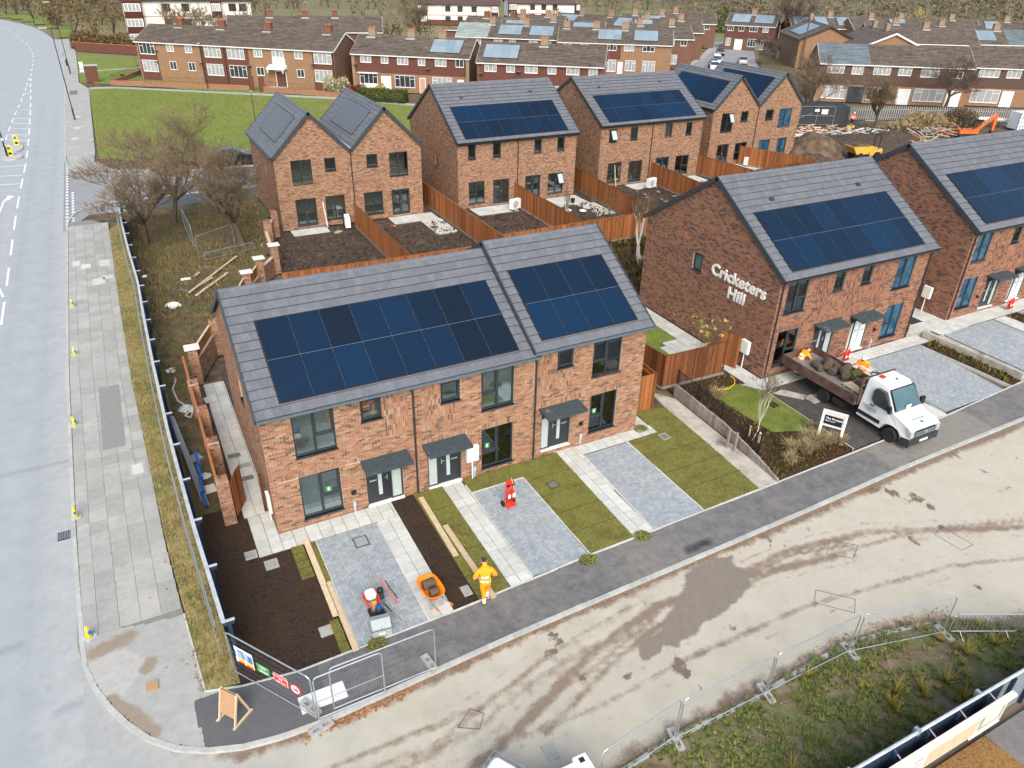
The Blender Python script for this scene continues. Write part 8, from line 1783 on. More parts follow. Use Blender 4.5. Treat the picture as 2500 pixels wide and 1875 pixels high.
MB().quads([[(-.86,1.04,1.405),(.86,1.04,1.405),(.76,1.625,2.215),(-.76,1.625,2.215)]],.5).build('screen_surround', 'plastic_black', tr)
bpy.data.objects['windscreen'].location = (0,-.03,.02); MB().box((-.25,.98,1.50),(.05,1.0,1.66)).build('paper', 'sign_white', tr).rotation_euler = (0,0,0)
MB().prism([(.38,1.19),(.40,1.205),(.50,1.235),(.50,1.22)],-.42,.42, axis='a').build('bonnet_vent', 'plastic_black', tr); MB().lathe([(.001,.0),(.09,.0),(.09,.012),(.001,.012)],(.0,.28,1.185),14).build('bonnet_logo', 'sign_green', tr)
MB().box((-.26,-.062,.40),(.26,-.045,.50)).build('number_plate', 'sign_white', tr); MB().box((-.45,2.3,2.37),(-.25,2.5,2.44)).build('beacon', 'light_red', tr); MB().prism([(1.95,2.36),(2.1,2.36),(2.06,2.42)],.10,.13, axis='a').build('aerial_fin', 'plastic_black', tr)
for k, z_ in enumerate((1.12,1.04,.96)): MB().box((-.988,1.8, z_),(-.975,2.55 - .1 * k, z_ + .03)).build('door_lettering', 'steel_dull', tr)
MB().box((-.99,1.95,1.2),(-.975,2.08,1.3)).build('door_logo', 'sign_green', tr)
MB().box((-.45,2.7,.45),(-.32,7.3,.62)).box((.32,2.7,.45),(.45,7.3,.62)).box((-1.0,3.5,.35),(-.5,4.1,.6)).build('chassis', 'rubber', tr)
MB().box((-1.05,2.86,.88),(1.05,7.35,.96)).build('bed_floor', 'bed_floor', tr)
for s in (-1,1):
    for k in range(2): MB().box((s * 1.05 - .03,2.90 + k * 2.23,.82),(s * 1.05 + .03,5.10 + k * 2.23,1.30)).build('drop_side', 'rust_bed', tr)
MB().box((-1.05,7.33,.82),(1.05,7.39,1.30)).build('tailboard', 'rust_bed', tr)
hb = MB().box((-1.02,2.78,.9),(1.02,2.83,1.5)).build('headboard', 'rust_bed', tr); mb = MB()
for x in (-1.0,-.33,.33,1.0): mb.box((x - .035,2.77,1.5),(x + .035,2.84,2.2))
mb.box((-1.04,2.77,2.2),(1.04,2.84,2.27)).box((-1.0,2.78,1.85),(1.0,2.82,1.9)); mb.build('rack', 'rust_bed', hb)
for k,(x, y, z_, rz) in enumerate(((28.95,21.3,.98,.4),(29.05,20.8,1.0,1.2),(28.7,20.5,.98,.2),(29.1,20.2,1.15,.5),(28.75,19.8,.98,-.3),(28.95,19.6,1.2,.1),(28.6,19.9,1.2,.9),(29.0,19.1,.98,0),(28.85,18.75,1.0,.1),(28.3,21.2,.98,1.3),(28.6,20.9,1.2,.6))):
    o = MB().lathe([(.02,-.3),(.15,-.3),(.165,-.26),(.16,0),(.17,.24),(.15,.3),(.02,.3)], axis='x', n=14, tone=.5).build('turf_roll', 'turf_side' if k == 5 else 'turf_roll'); o.scale = (1.15,1.3,1.1); o.location = (x, y, z_ + .15); o.rotation_euler = (0,0, rz); tag(o, 'muddy turf roll ' + ('at the far tail end of the heap', 'against the far side near the tail', 'low in the middle of the heap', 'on top towards the cab side', 'near the middle on the left', 'on top in the middle', 'tilted on top at the left', 'beside the pallet end', 'nearest the cab behind the pallet', 'alone at the near tail corner', 'leaning across the tail end')[k] + ' of the truck bed', 'turf roll', 'turf rolls on the truck bed')
pl = thing('pallet', 'broken timber pallet against the turf on the truck bed', 'pallet',(28.15,18.85,.97), R(-4)); MB().boxes([(-.1 + .14 * i,-.5,.08) for i in range(4)],[(.0 + .14 * i,.65,.105) for i in range(4)]).boxes([(-.1,-.5 + .5 * i,0) for i in range(3)],[(.45,-.4 + .5 * i,.08) for i in range(3)]).build('slats', 'timber_pale', pl)
for k,(x, y, z_, l, rx, m_) in enumerate(((29.0,18.3,1.3,1.2,.5, 'rust_bed'),(28.7,18.35,1.6,1.3,-.3, 'timber_old'),(29.15,18.4,1.9,.9,.2, 'rust_bed'),(28.4,18.4,1.5,.9,.8, 'blue_paint'),(29.2,18.6,1.5,.8,-.6, 'skip_yellow'),(28.9,18.5,1.4,.6,1.1, 'pipe_red'))):
    o = MB().box((-l / 2,-.04,-.03),(l / 2,.04,.03)).build('tool', m_); o.location = (x, y, z_); o.rotation_euler = (rx, rx * .7, k); tag(o,('%s bar in the tools piled behind the cab' % ('rusty', 'grey', 'upper rusty', 'blue', 'yellow', 'reddish')[k]), 'tool')

# ------------------------------------------------------------------ cars
def car(label, x, y, rz, m, van=False, z=0.0, lift=0, group=None):
    t = thing('parked_car', label, 'van' if van else 'car',(x, y, z), rz, group)
    lo = [(-2.1,.28),(-2.15,.6),(-2.05,.88),(-1.1,.98),(1.7,1.0),(2.1,.92),(2.15,.55),(2.1,.28)] if not van else [(-2.2,.28),(-2.25,.7),(-2.1,.98),(-1.4,1.1),(2.2,1.12),(2.25,.5),(2.2,.28)]
    up = [(-1.15,.96),(-.35,1.42),(.9,1.46),(1.75,1.0)] if not van else [(-1.45,1.08),(-.7,1.78),(2.15,1.85),(2.22,1.1)]
    rp = lambda pr, x0, x1, nm, mt, tk: side_panel(pr, x0, x1, nm, mt, t, tk)
    rp(lo,-.88,.88, 'body', m,0)
    rp(up,-.80,.80, 'cabin', 'glass_dark' if not van else m,.28); rp([(up[1][0] + .12, up[1][1] - .02),(up[1][0] + .2, up[1][1] + .03),(up[2][0], up[2][1] + .03),(up[2][0] + .08, up[2][1] - .04)],-.72,.72, 'roof', m,0)
    if van: MB().quads([[(-.7,-1.42,1.16),(.7,-1.42,1.16),(.6,-.80,1.72),(-.6,-.80,1.72)]],.5).build('windscreen', 'glass_dark', t).location = (0,-.02,.02)
    for s in (-1,1):
        for y_ in (-1.35,1.3): MB().lathe([(.1,-.1),(.3,-.1),(.32,0),(.3,.1),(.1,.1)],(s * .80, y_,.32),14, axis='x').build('wheel', 'rubber', t)
        MB().box((s * .66 - .16,-2.17,.62),(s * .66 + .16,-2.0,.76)).build('headlight', 'headlight', t); MB().box((s * .72 - .12,2.0,.66),(s * .72 + .12,2.175,.86)).build('tail_light', 'light_red', t)
    return t
car('dark estate car parked on the side road beyond the bare trees',10.0,78.2, R(84), 'car_black', z=-.07)
car('black car parked on the left of the far street',121.0,134.5, R(-40), 'car_black', z=-.05); car('white van parked on the left of the far street',108.8,121.6, R(-38), 'car_white', True,-.05); car('dark blue car parked in front of the white van',105.8,119.0, R(-38), 'car_blue', z=-.05); car('white car parked nearest on the far street',103.6,116.2, R(-38), 'car_white', z=-.05); car('silver car driving on the far street',115.2,121.2, R(140), 'car_silver', z=-.05); car('white car beside the sheds near the tall bare tree',148.5,146.5, R(60), 'car_white'); car('silver car beside the sheds near the tall bare tree',144.5,149, R(60), 'car_silver')

# ------------------------------------------------------------------ trees
def bare_tree(label, x, y, h, spread, seed, m='twig', z=0.0, trunk=.16, th=1.6, levels=5, nl=5, tw=.011, cat='tree', name='bare_tree', up=.25, bark='bark', fan=.9, group=None, leaves=None):
    r_ = np.random.RandomState(seed); t = thing(name, label, cat,(x, y, z),0, group); big = MB(); seg0 = []
    tips = []
    def grow(p, d, l, r0, lev):
        d = d / np.linalg.norm(d); n = 3 if lev < 2 else 2; pts = [p]; q = p.copy(); dd = d.copy()
        for i in range(n): dd = dd + r_.randn(3) * .13 + np.array([0,0, up * .12]); dd /= np.linalg.norm(dd); q = q + dd * l / n; pts.append(q.copy())
        rr = np.linspace(r0, r0 * .62, n + 1)
        if lev < 3: big.tube(pts, rr,6 if lev < 2 else 4, cap=False)
        else:
            for a, b, c in zip(pts[:-1], pts[1:], rr): seg0.append((a, b, c))
        if lev >= levels: tips.append(q); return
        k = nl if lev == 0 else (3 if lev < 2 else 4)
        for i in range(k):
            t_ = 1.0 if (lev == 0 or i == 0) else r_.rand() * .7 + .3; j = min(int(t_ * n), n - 1); pp = pts[j] + (pts[j + 1] - pts[j]) * (t_ * n - j)
            a = 6.283 * (i + r_.rand() * .6) / k; w = np.cross(dd,[.3,.2,1.]); w /= np.linalg.norm(w); v = np.cross(dd, w); fanv = (fan if lev == 0 else .75) * (.6 + .6 * r_.rand())
            nd = dd + (w * math.cos(a) + v * math.sin(a)) * fanv + np.array([0,0, up]); nd[:2] *= spread
            grow(pp, nd, l * (1.15 if lev == 0 else .66) * (.75 + .5 * r_.rand()), max(rr[j] * (.62 if lev else .55), tw), lev + 1)
    grow(np.zeros(3), np.array([r_.randn() * .06, r_.randn() * .06,1.]), th, trunk,0)
    big.build('trunk', bark, t)
    A = np.array([s[0] for s in seg0]); B = np.array([s[1] for s in seg0]); Rr = np.maximum(np.array([s[2] for s in seg0]), tw)
    mx = max(b[2] for b in B) if len(B) else 1; k = h / mx
    d = B - A; d /= np.linalg.norm(d, axis=1)[:, None] + 1e-9; u = np.cross(d,[.12,.31,.94]); u /= np.linalg.norm(u, axis=1)[:, None]; w = np.cross(d, u); tone = r_.rand(len(A)); mb = MB(); ring = [np.cos(a) * u + np.sin(a) * w for a in (0,2.094,4.189)]
    for i in range(3): j = (i + 1) % 3; mb.quads(np.stack([A + ring[i] * Rr[:, None], A + ring[j] * Rr[:, None], B + ring[j] * Rr[:, None] * .6, B + ring[i] * Rr[:, None] * .6],1), tone)
    mb.build('crown', m, t, kind='stuff')
    if leaves: T = np.array(tips)[::3]; v = T[:, None,:] + r_.randn(len(T),3,3) * .10; MB().tris(v, r_.rand(len(T))).build('leaves', leaves, t, kind='stuff')
    t.scale = (k, k, k); return t
bare_tree('bare tree behind the hoarding, left of the two near ones, spreading wide',.3,56.0,7.8,1.55,3, trunk=.20, th=1.4, tw=.008, nl=7, levels=6, up=.58)
bare_tree('gnarled bare tree in front of the twin-gabled house wall',6.4,53.2,8.6,1.5,9, trunk=.24, th=1.5, tw=.008, nl=7, levels=6, up=.58)
bare_tree('bare tree farther back by the side road junction',2.6,60.0,9.0,1.55,17, trunk=.17, th=1.4, tw=.008, nl=7, levels=6, up=.58)
bare_tree('rounded bare tree beside the container on the building site',80.8,72.5,8.6,1.15,21, trunk=.24, th=1.9, tw=.013, m='twig', nl=7, levels=6, up=.4)
bare_tree('bare tree standing before the palisade fence mid site',85.7,64.9,7.3,1.15,25, trunk=.30, th=2.0, tw=.013, nl=7, levels=6, up=.4)
bare_tree('twisted bare tree at the right in front of the brown terrace',106.5,70.2,7.6,1.3,31, trunk=.30, th=2.2, tw=.013, m='twig_dark', nl=6, levels=6)
bare_tree('dark dense bare bush tree beside the far street',118.5,119.0,6.3,1.1,37, trunk=.2, th=1.2, tw=.02, m='twig_dark', nl=7)
bare_tree('tall dark bare tree at the end of the far street',143.0,137.0,13.0,.95,41, trunk=.3, th=3.0, tw=.018, m='twig_dark', nl=6, levels=6)
bare_tree('big bare tree beside the white flats',66.0,170.0,14.0,1.1,45, trunk=.4, th=3.5, tw=.022, nl=6, levels=6)
bare_tree('thin autumn tree in front of the tall white flats, left one',14.5,170,10,1.0,47, m='twig', tw=.03, leaves='foliage_autumn', th=2.5); bare_tree('thin autumn tree in front of the tall white flats, right one',25.5,172,9.5,1.0,48, m='twig', tw=.03, leaves='foliage_yellow', th=2.5); bare_tree('orange-tinged autumn tree left of the white flats wall',20,176,8.5,1.0,49, tw=.03, leaves='foliage_autumn', th=2.2)
bare_tree('slim leaning birch in the mulch beside two stakes',22.0,18.8,4.3,.55,51, trunk=.045, th=1.9, tw=.004, nl=5, bark='birch_bark', name='birch_tree', m='twig', up=.5, levels=4)
bare_tree('young reddish sapling with a few yellow leaves by the fence corner',23.1,23.5,4.2,.7,53, trunk=.035, th=1.6, tw=.004, nl=5, name='sapling', leaves='foliage_yellow', levels=4, bark='timber_red')
bare_tree('white birch with several stems behind the lettered house, right one',30.3,38.6,5.2,.45,55, trunk=.07, th=.5, tw=.006, nl=3, bark='birch_bark', name='birch_tree', up=1.2, fan=.25, levels=4); bare_tree('white birch with thin stems behind the fence, left one',28.9,46.6,4.0,.45,57, trunk=.05, th=.5, tw=.006, nl=3, bark='birch_bark', name='birch_tree', up=1.2, fan=.25, levels=4)
bare_tree('small bare shrub tree in front of the lettered house corner',24.95,21.2,2.2,.9,59, trunk=.03, th=.4, tw=.004, nl=6, name='sapling', levels=4)
bare_tree('small evergreen-leaved tree at the corner of the rear fences',31.2,43.9,3.4,.7,61, trunk=.05, th=1.2, tw=.008, name='sapling', leaves='foliage_green', levels=4)
def shrub(label, x, y, rx, ry, h, mats, seed, n=900, s=.12, name='shrub', z=0.0, box=False, cat='shrub', fill=True):
    r_ = np.random.RandomState(seed); t = thing(name, label, cat,(x, y, z),0)
    if box: P = (r_.rand(n,3) - [.5,.5,0]) * [2 * rx,2 * ry, h]; k = r_.randint(0,3, n); P[k == 0,0] = np.sign(P[k == 0,0]) * rx; P[k == 1,1] = -ry; P[k == 2,2] = h
    else:
        v = r_.randn(n,3); v /= np.linalg.norm(v, axis=1)[:, None]; P = v * (r_.rand(n,1) ** .35) * (1 + .25 * np.sin(v[:,:1] * 5 + seed)); P[:,2] = np.abs(P[:,2]); P = P * [rx, ry, h]
    MB().tris(P[:, None,:] + r_.randn(n,3,3) * s * .5, np.clip(P[:,2] / h * .5 + r_.rand(n) * .6,0,1)).build('foliage', mats, t)
    MB().tube([(0,0,0),(0.03,0, h * .6)],.04,5).build('stem', 'bark', t)
    return t
shrub('clipped green hedge below the red-clad terrace',34.6,105.6,3.4,.9,1.5, 'foliage_green',3,3500,.22, 'hedge', box=True).rotation_euler = (0,0, R(-39)); shrub('rounded cream-green bush at the end of the long flats',30.2,113.8,2.0,1.8,2.6, 'foliage_cream',4,2600,.22); shrub('red-leaved bush beside the bay window',33.0,112.8,1.8,1.2,1.4, 'foliage_red',5,1200,.2); shrub('low green bush in front of the bay window',35.8,111.5,1.6,1.1,1.3, 'foliage_yellow',6,1200,.2)
shrub('sprawling dry bush before the palisade fence',93.0,64.0,6.0,2.2,1.5, 'foliage_dry',7,4200,.25); shrub('reddish bramble mass at the right of the palisade',99.5,62.8,4.5,2.0,1.6, 'foliage_autumn',8,3600,.25)
shrub('low clipped evergreen among the rear birches',32.5,40.5,1.3,.9,.9, 'foliage_green',9,900,.12); shrub('hedge strip left of the tall white flats',1.5,186,7,2.0,3.0, 'foliage_autumn',10,5000,.35, 'hedge'); shrub('bush by the distant garden wall',44.5,100.0,1.6,1.2,1.2, 'foliage_green',12,900,.2); shrub('ivy-green bush left of the far street houses',126,150,3,3,3.4, 'foliage_green',13,1800,.35)
# planted bed: ornamental grasses and ground shrubs
for k,(x, y, s) in enumerate(((22.9,17.45,.8),(23.5,17.1,.9),(24.1,17.8,.8),(24.3,17.3,.9),(24.9,17.2,.7),(25.3,16.95,.7),(22.3,16.9,.6),(25.1,18.2,.6),(23.0,22.3,.8),(30.2,38.3,.9))):
    r_ = np.random.RandomState(200 + k); n = 190; a = r_.rand(n) * 6.28; l = s * (.30 + .55 * r_.rand(n)); o_ = .75 * s * r_.rand(n) ** .7; b = np.stack([.08 * r_.randn(n),.08 * r_.randn(n), np.zeros(n)],1); tp = b + np.stack([np.cos(a) * o_, np.sin(a) * o_, l],1); md = (b + tp) / 2 + [0,0,.16]; w_ = np.stack([-np.sin(a), np.cos(a), np.zeros(n)],1) * .009
    o = MB().quads(np.stack([b - w_, b + w_, md + w_, md - w_],1), r_.rand(n)).tris(np.stack([md - w_, md + w_, tp],1), r_.rand(n)).build('ornamental_grass', 'foliage_dry'); o.location = (x, y,.03)
    tag(o,('straw-coloured grass clump by the hose on the lettered plot' if k == 8 else 'straw-coloured grass clump round the birch stems' if k == 9 else 'straw-coloured grass clump in the mulch bed below the show sign'), 'ornamental grass', 'ornamental grasses in the mulch bed')
bed = [(20.95,16.2),(25.5,16.5),(25.5,17.7),(24.2,18.5),(23.3,18.9),(23.05,21.5),(22.95,23.0),(24.9,23.2),(24.9,23.9),(21.9,23.9),(21.85,19.9),(21.4,17.8)]
blades('ground_shrubs', bed,.03,120,.10, 'foliage_shrub',91, w=.8, lean=1.2); blades('ground_shrubs', rect(37.45,17.0,38.35,21.8),.05,90,.13, 'foliage_shrub',92, w=.8, lean=1.2); blades('ground_shrubs', rect(44.5,17.4,45.45,21.6),.44,80,.14, 'foliage_shrub',93, w=.8, lean=1.2); blades('ground_shrubs',[(27,35),(34,35),(34.5,43),(30.5,43)],.0,14,.3, 'foliage_shrub',94, w=.8, lean=1.0)
blades('rough_grass_tufts',[(-.6,38),(3.4,41),(6.5,47),(8.3,55),(9.3,64),(-.8,64)],.05,60,.16, 'foliage_verge',95, clump=lambda x, y, r_: fbm(x, y,.6,96) > .47)
# woods: one mass of bushy crowns in the distance
def woods(name, pts, H, m, seed, tri=46, sz=1.1, trunks=True):
    r_ = np.random.RandomState(seed); P = np.array(pts); n = len(P); hh = H * (.6 + .7 * r_.rand(n)); rad = hh * (.42 + .25 * r_.rand(n))
    v = r_.randn(n, tri,3); v /= np.linalg.norm(v, axis=2)[..., None]; v *= (r_.rand(n, tri,1) ** .4) * (1 + .3 * np.sin(v[...,:1] * 4 + r_.rand(n,1,1) * 6)); v[...,2] = v[...,2] * .85
    C = np.stack([P[:,0], P[:,1], hh * .52 + P[:,2]],1)[:, None,:] + v * np.stack([rad, rad, hh * .52],1)[:, None,:]
    V = C[:,:, None,:] + r_.randn(n, tri,3,3) * (sz * hh / 9)[:, None, None, None] * .55; base = r_.rand(n)[:, None]; tone = np.clip(base + .16 * r_.randn(n, tri),0,.999)
    MB().tris(V.reshape(-1,3,3), tone.ravel()).build(name, m, kind='stuff')
    S = r_.rand(n,5,2) * 2 - 1; b = np.repeat(P[:, None,:],5,1); tp = b + np.concatenate([S * rad[:, None, None] * .8, np.repeat((hh * .95)[:, None, None],5,1)],2); w_ = np.array([.10,.08,0]); MB().tris(np.stack([b - w_, b + w_, tp],2).reshape(-1,3,3)).build(name + '_stems', 'twig_dark', kind='stuff')
def scatter(poly, n, seed, hz=None):
    r_ = np.random.RandomState(seed); xs = [p[0] for p in poly]; ys = [p[1] for p in poly]; x = min(xs) + r_.rand(n) * (max(xs) - min(xs)); y = min(ys) + r_.rand(n) * (max(ys) - min(ys)); k = inside(poly, x, y); z = np.zeros(n) if hz is None else hz(x, y); return np.stack([x, y, z],1)[k]
hz = lambda x, y: np.clip((np.hypot(x, y) - 420) / 500,0,1) ** 1.5 * (10 + 18 * np.clip(x / 600,0,1)) - .2
woods('woods_left', scatter([(-60,345),(-19,278),(-7.5,236),(-3.4,200),(-1.5,192),(5,198),(8,225),(30,225),(45,250),(60,330),(30,420),(-120,460)],800,1),6.5, 'foliage_autumn',2, tri=120, sz=.62)
grid('grass_bank',-42,200,-3.5,330,3,.02, 'lawn', clip=[(-4.2,203),(-6.4,224),(-9.8,242),(-18,267),(-30,293),(-50,325),(-42,329),(-15,283),(-4,240),(-3.5,203)])
woods('woods_right', scatter([(150,170),(190,145),(190,112),(235,95),(340,150),(620,330),(560,470),(330,400),(210,280)],1500,3, hz),8.0, 'foliage_wood',4, tri=110, sz=.65)
woods('woods_middle', scatter([(40,252),(75,245),(120,262),(165,225),(150,190),(165,185),(210,250),(330,380),(300,480),(60,430)],420,5, hz),6.5, 'foliage_wood',6, tri=110, sz=.65)
woods('hedges', scatter([(40,182),(76,172),(84,180),(80,196),(50,205),(40,200)],34,7),4.5, 'foliage_autumn',8, tri=110, sz=.6); woods('hedges_far', scatter([(300,560),(700,420),(1200,900),(500,1250),(0,1250),(-100,600),(120,520)],520,9, hz),11, 'foliage_wood',10, tri=40, sz=1.0)
for k,(x, y, s, m_, lb) in enumerate(((160,178,9, 'foliage_green', 'dark evergreen tree behind the middle rows'),(166,176,8, 'foliage_green', 'second dark evergreen beside it behind the middle rows'),(205,152,8, 'foliage_yellow', 'yellow-green bushy tree on the wooded slope'),(118,200,5.5, 'foliage_autumn', 'rust-orange bushy tree right of the small white flats'))): shrub(lb, x, y, s * .45, s * .45, s * .85, m_,300 + k,900,.5, 'bushy_tree', cat='tree')

# ------------------------------------------------------------------ street lamps, posts, walls, palisade, building site
def lamp(label, x, y, h, arm=(-1,0), name='street_lamp', al=1.1, r0=.10):
    t = thing(name, label, 'street lamp',(x, y,0),0, 'street lamps'); MB().lathe([(r0,0),(r0,1.4),(r0 * .62,1.5),(r0 * .42, h)], n=10).build('column', 'frame_grey', t); MB().box((-.22,-.22,0),(.22,.22,.03)).build('base', 'concrete', t)
    MB().tube([(0,0, h - .05),(arm[0] * al * .5, arm[1] * al * .5, h + .04)],.035,6).build('arm', 'frame_grey', t); a = np.array(arm) * al; MB().boxes([[min(a[0] * .4, a[0]) - .10, min(a[1] * .4, a[1]) - .12, h]],[[max(a[0] * .4, a[0]) + .10, max(a[1] * .4, a[1]) + .12, h + .12]]).build('lamp_head', 'steel', t)
lamp('tall dark street lamp on the footway beside the big green',-3.77,106.5,10.0); lamp('second tall dark street lamp farther along the footway, small box on its post',-4.10,147.3,10.4); MB().box((-.28,-.18,1.3),(.0,.18,2.2)).build('control_box', 'plastic_black', bpy.data.objects['street_lamp.001']); lamp('lamp post standing on the grass bank before the woods',-11.7,240.4,6.5,(0,-1)); lamp('short grey lamp post behind the twin-gabled roof',13.5,84.0,5.5,(0,.2), al=.8, r0=.07); lamp('slim lamp post in front of the long flats',13.9,124.5,6.2,(-.3,0), r0=.07); lamp('dark lamp post in front of the red-clad terrace',46.2,103.5,5.2,(0,.2), al=.5, r0=.06)
up_ = thing('utility_pole', 'tall dark timber pole by the orange gable house', 'pole',(121.0,111.5,0)); MB().lathe([(.16,0),(.11,9.0)], n=8).build('pole', 'bark', up_)
def kl(label, x, y, h=1.0):
    t = thing('island_bollard', label, 'bollard',(x, y,.02)); MB().prism([(-.20,0),(.20,0),(.26,.7),(.2,1.0),(-.2,1.0),(-.26,.7)],-.07,.07, axis='b').build('body', 'yellow_plastic', t); MB().lathe([(.001,-.08),(.17,-.078),(.17,-.07)],(0,0,.72),16, axis='y').build('face', 'sign_blue', t); MB().box((-.14,-.085,.1),(.14,-.071,.32)).build('stripe', 'plastic_black', t)
kl('yellow keep-left bollard with blue disc on the near end of the traffic island',-9.55,89.4); kl('yellow bollard with black stripes on the far traffic island',-9.25,94.4)
ip = thing('island_post', 'black and white post on the traffic island', 'post',(-9.85,89.2,.02)); MB().lathe([(.09,0),(.07,1.6),(.05,3.0)], n=8).build('column', 'plastic_black', ip); MB().lathe([(.075,1.5),(.07,1.75)], n=8).build('band', 'white_paint', ip); MB().lathe([(.06,3.0),(.13,3.15),(.06,3.35),(.001,3.36)], n=10).build('globe', 'plastic_white', ip)
sp = thing('brick_sign_pillar', 'brick pillar with a small sign at the corner of the long flats lawn', 'pillar',(-1.0,137.6,0)); setuv(MB().box((-.9,-.35,0),(.9,.35,2.3)).build('pillar', 'far_red', sp)); MB().box((-1.0,-.45,2.3),(1.0,.45,2.45)).build('coping', 'concrete', sp); MB().box((-1.4,-.2,2.0),(-.9,-.1,2.9)).build('sign', 'sign_white', sp); MB().box((-1.5,-.25,1.5),(-.95,-.12,1.9)).build('sign', 'map_blue', sp)
def low_wall(label, pts, h, m='far_orange', rail=True, cope='pipe_red'):
    t = site_thing('low_brick_wall', label, 'wall',(*pts[0],0))
    for a, b in zip(pts[:-1], pts[1:]):
        L = math.dist(a, b); fr = frame((*a,0),(b[0] - a[0], b[1] - a[1],0)); setuv(MB().box((0,-.12,0),(L,.12, h), fr).build('wall', m, t)); n = max(1, int(L / 1.2)); MB().boxes([(L * i / n + .01,-.15, h) for i in range(n)],[(L * (i + 1) / n - .01,.15, h + .07) for i in range(n)], fr).build('coping', cope, t)
        if rail:
            mb = MB(); n = int(L / .45); [mb.tube([fr_pt(fr,(L * i / n,0, h)), fr_pt(fr,(L * i / n,0, h + .85))],.018,3, cap=False) for i in range(n + 1)]; mb.tube([fr_pt(fr,(0,0, h + .8)), fr_pt(fr,(L,0, h + .8))],.02,3); mb.build('railing', 'rail_green', t)
low_wall('low brick wall with green railings in front of the long flats, left of the entrance',[(6.0,143.5),(1.4,133.2),(19.4,121.4)],.62); low_wall('low brick wall right of the flats entrance',[(20.9,119.6),(30.2,110.4)],.62)
for x, y, lb in ((19.7,121.3, 'left square brick pier at the flats entrance'),(20.9,119.7, 'right square brick pier at the flats entrance')): o = MB().box((-.35,-.35,0),(.35,.35,2.0)).build('gate_pier', 'far_red'); setuv(o); o.location = (x, y,0); tag(o, lb, 'pier')
low_wall('red brick boundary wall of the white flats, below the hedge',[(-3.0,181),(8.5,169.5)],1.6, 'far_red', False); low_wall('low garden wall below the hedge and terrace',[(38.0,101.2),(47,92.6)],.5, 'far_brown', False)
pf = site_thing('palisade_fence', 'grey steel palisade fence in front of the brown-clad terrace', 'fence',(84.5,70.8,0)); PL = [(84.6,71.3),(94,67.0),(107,60.0),(120,52.5)]
for a, b in zip(PL[:-1], PL[1:]):
    L = math.dist(a, b); fr = frame((*a,0),(b[0] - a[0], b[1] - a[1],0)); n = int(L / .30); xs = np.arange(n) * L / n
    for x in xs: 
        mb = MB(); mb.prism([(x,.1),(x + .12,.1),(x + .12,1.75),(x + .06,1.9),(x,1.75)],-.01,.012, fr, axis='b'); mb.build('pale', 'palisade', pf)
    MB().boxes([(0,-.05,.4),(0,-.05,1.4)],[(L,-.012,.46),(L,-.012,1.46)], fr).build('rails', 'palisade', pf)
ct = thing('site_gate_enclosure', 'dark netted enclosure with a mesh gate and small notices on the building site', 'enclosure',(80.2,69.4,0), R(-27)); MB().box((-3.2,0,0),(3.9,3.4,2.3)).build('enclosure_body', 'roof_dark', ct)
mb = MB(); 
for x in (-2.4,-.2,2.0): mb.tube([(x,-.1,0),(x,-.1,2.3)],.04,5)
for z_ in (.1,1.2,2.3): mb.tube([(-2.4,-.1, z_),(2.0,-.1, z_)],.03,5)
mb.tube([(-2.4,-.1,.9),(-.9,-.3,1.5)],.03,5); mb.build('gate_frame', 'steel_dull', ct); MB().box((.3,-.16,1.4),(1.1,-.12,2.0)).box((-.6,-.16,1.7),(0,-.12,2.0)).build('notice', 'sign_cream', ct)
# spoil heaps, skip dumper, excavator, rubble
def heap(label, x, y, rx, ry, h, m, seed, name='soil_heap'):
    n = 22; X, Y = np.meshgrid(np.linspace(-1,1, n), np.linspace(-1,1, n)); r_ = np.hypot(X, Y); Z = np.clip(1 - r_ ** 1.7,-.08,1) * h * (.75 + .6 * fbm(X * rx, Y * ry,.6, seed)) + (fbm(X * rx, Y * ry,2.2, seed + 4) - .5) * .25 * (r_ < 1)
    idx = np.arange(n * n).reshape(n, n); q = np.stack([idx[:-1,:-1], idx[:-1,1:], idx[1:,1:], idx[1:,:-1]],-1).reshape(-1,4); mb = MB(); mb.V.append(np.stack([X * rx, Y * ry, Z],-1).reshape(-1,3)); mb.n = n * n; mb.Q.append(q); mb.tq.append(np.full(len(q),.5)); mb.mq.append(np.zeros(len(q), int)); o = mb.build(name, m); o.location = (x, y,-.1); return tag(o, label, 'heap')
heap('rounded spoil heap beside the far twin gables',67.5,58.0,4.2,3.0,2.3, 'soil_site',1); heap('broad dark churned soil mound behind the dumper',76,59.5,8,4.5,1.1, 'soil_brown',2); heap('low dark soil ridge by the sand path',83,60,4,2.2,.9, 'soil_brown',3); heap('dark soil mound near the rear fence of the site',63.5,54.5,3.5,2.5,1.0, 'soil_brown',4)
sheet('sand_path',[(85.8,62.2),(90,57),(92,55.8),(88,54),(84,57.5),(84.4,60.5)],-.10, 'sand_pale')
r_ = np.random.RandomState(5); 
def debris(name, label, x, y, sx, sy, n, m, l=(.3,1.6), h=.7, seed=1):
    r_ = np.random.RandomState(seed); mb = MB()
    for i in range(n):
        p = np.array([x + r_.randn() * sx, y + r_.randn() * sy, abs(r_.randn()) * h * .5]); a = r_.rand() * 3.14; L = l[0] + r_.rand() * (l[1] - l[0]); c = np.array([math.cos(a), math.sin(a), r_.randn() * .18]); c /= np.linalg.norm(c); b = np.cross(c,[0,0,1.]); b /= np.linalg.norm(b); mb.boxes([[-L / 2,-.08,-.03]],[[L / 2,.08,.04]],(p, c, b, np.cross(b, c)), tone=r_.rand())
    return mb.build(name, m, kind='stuff')
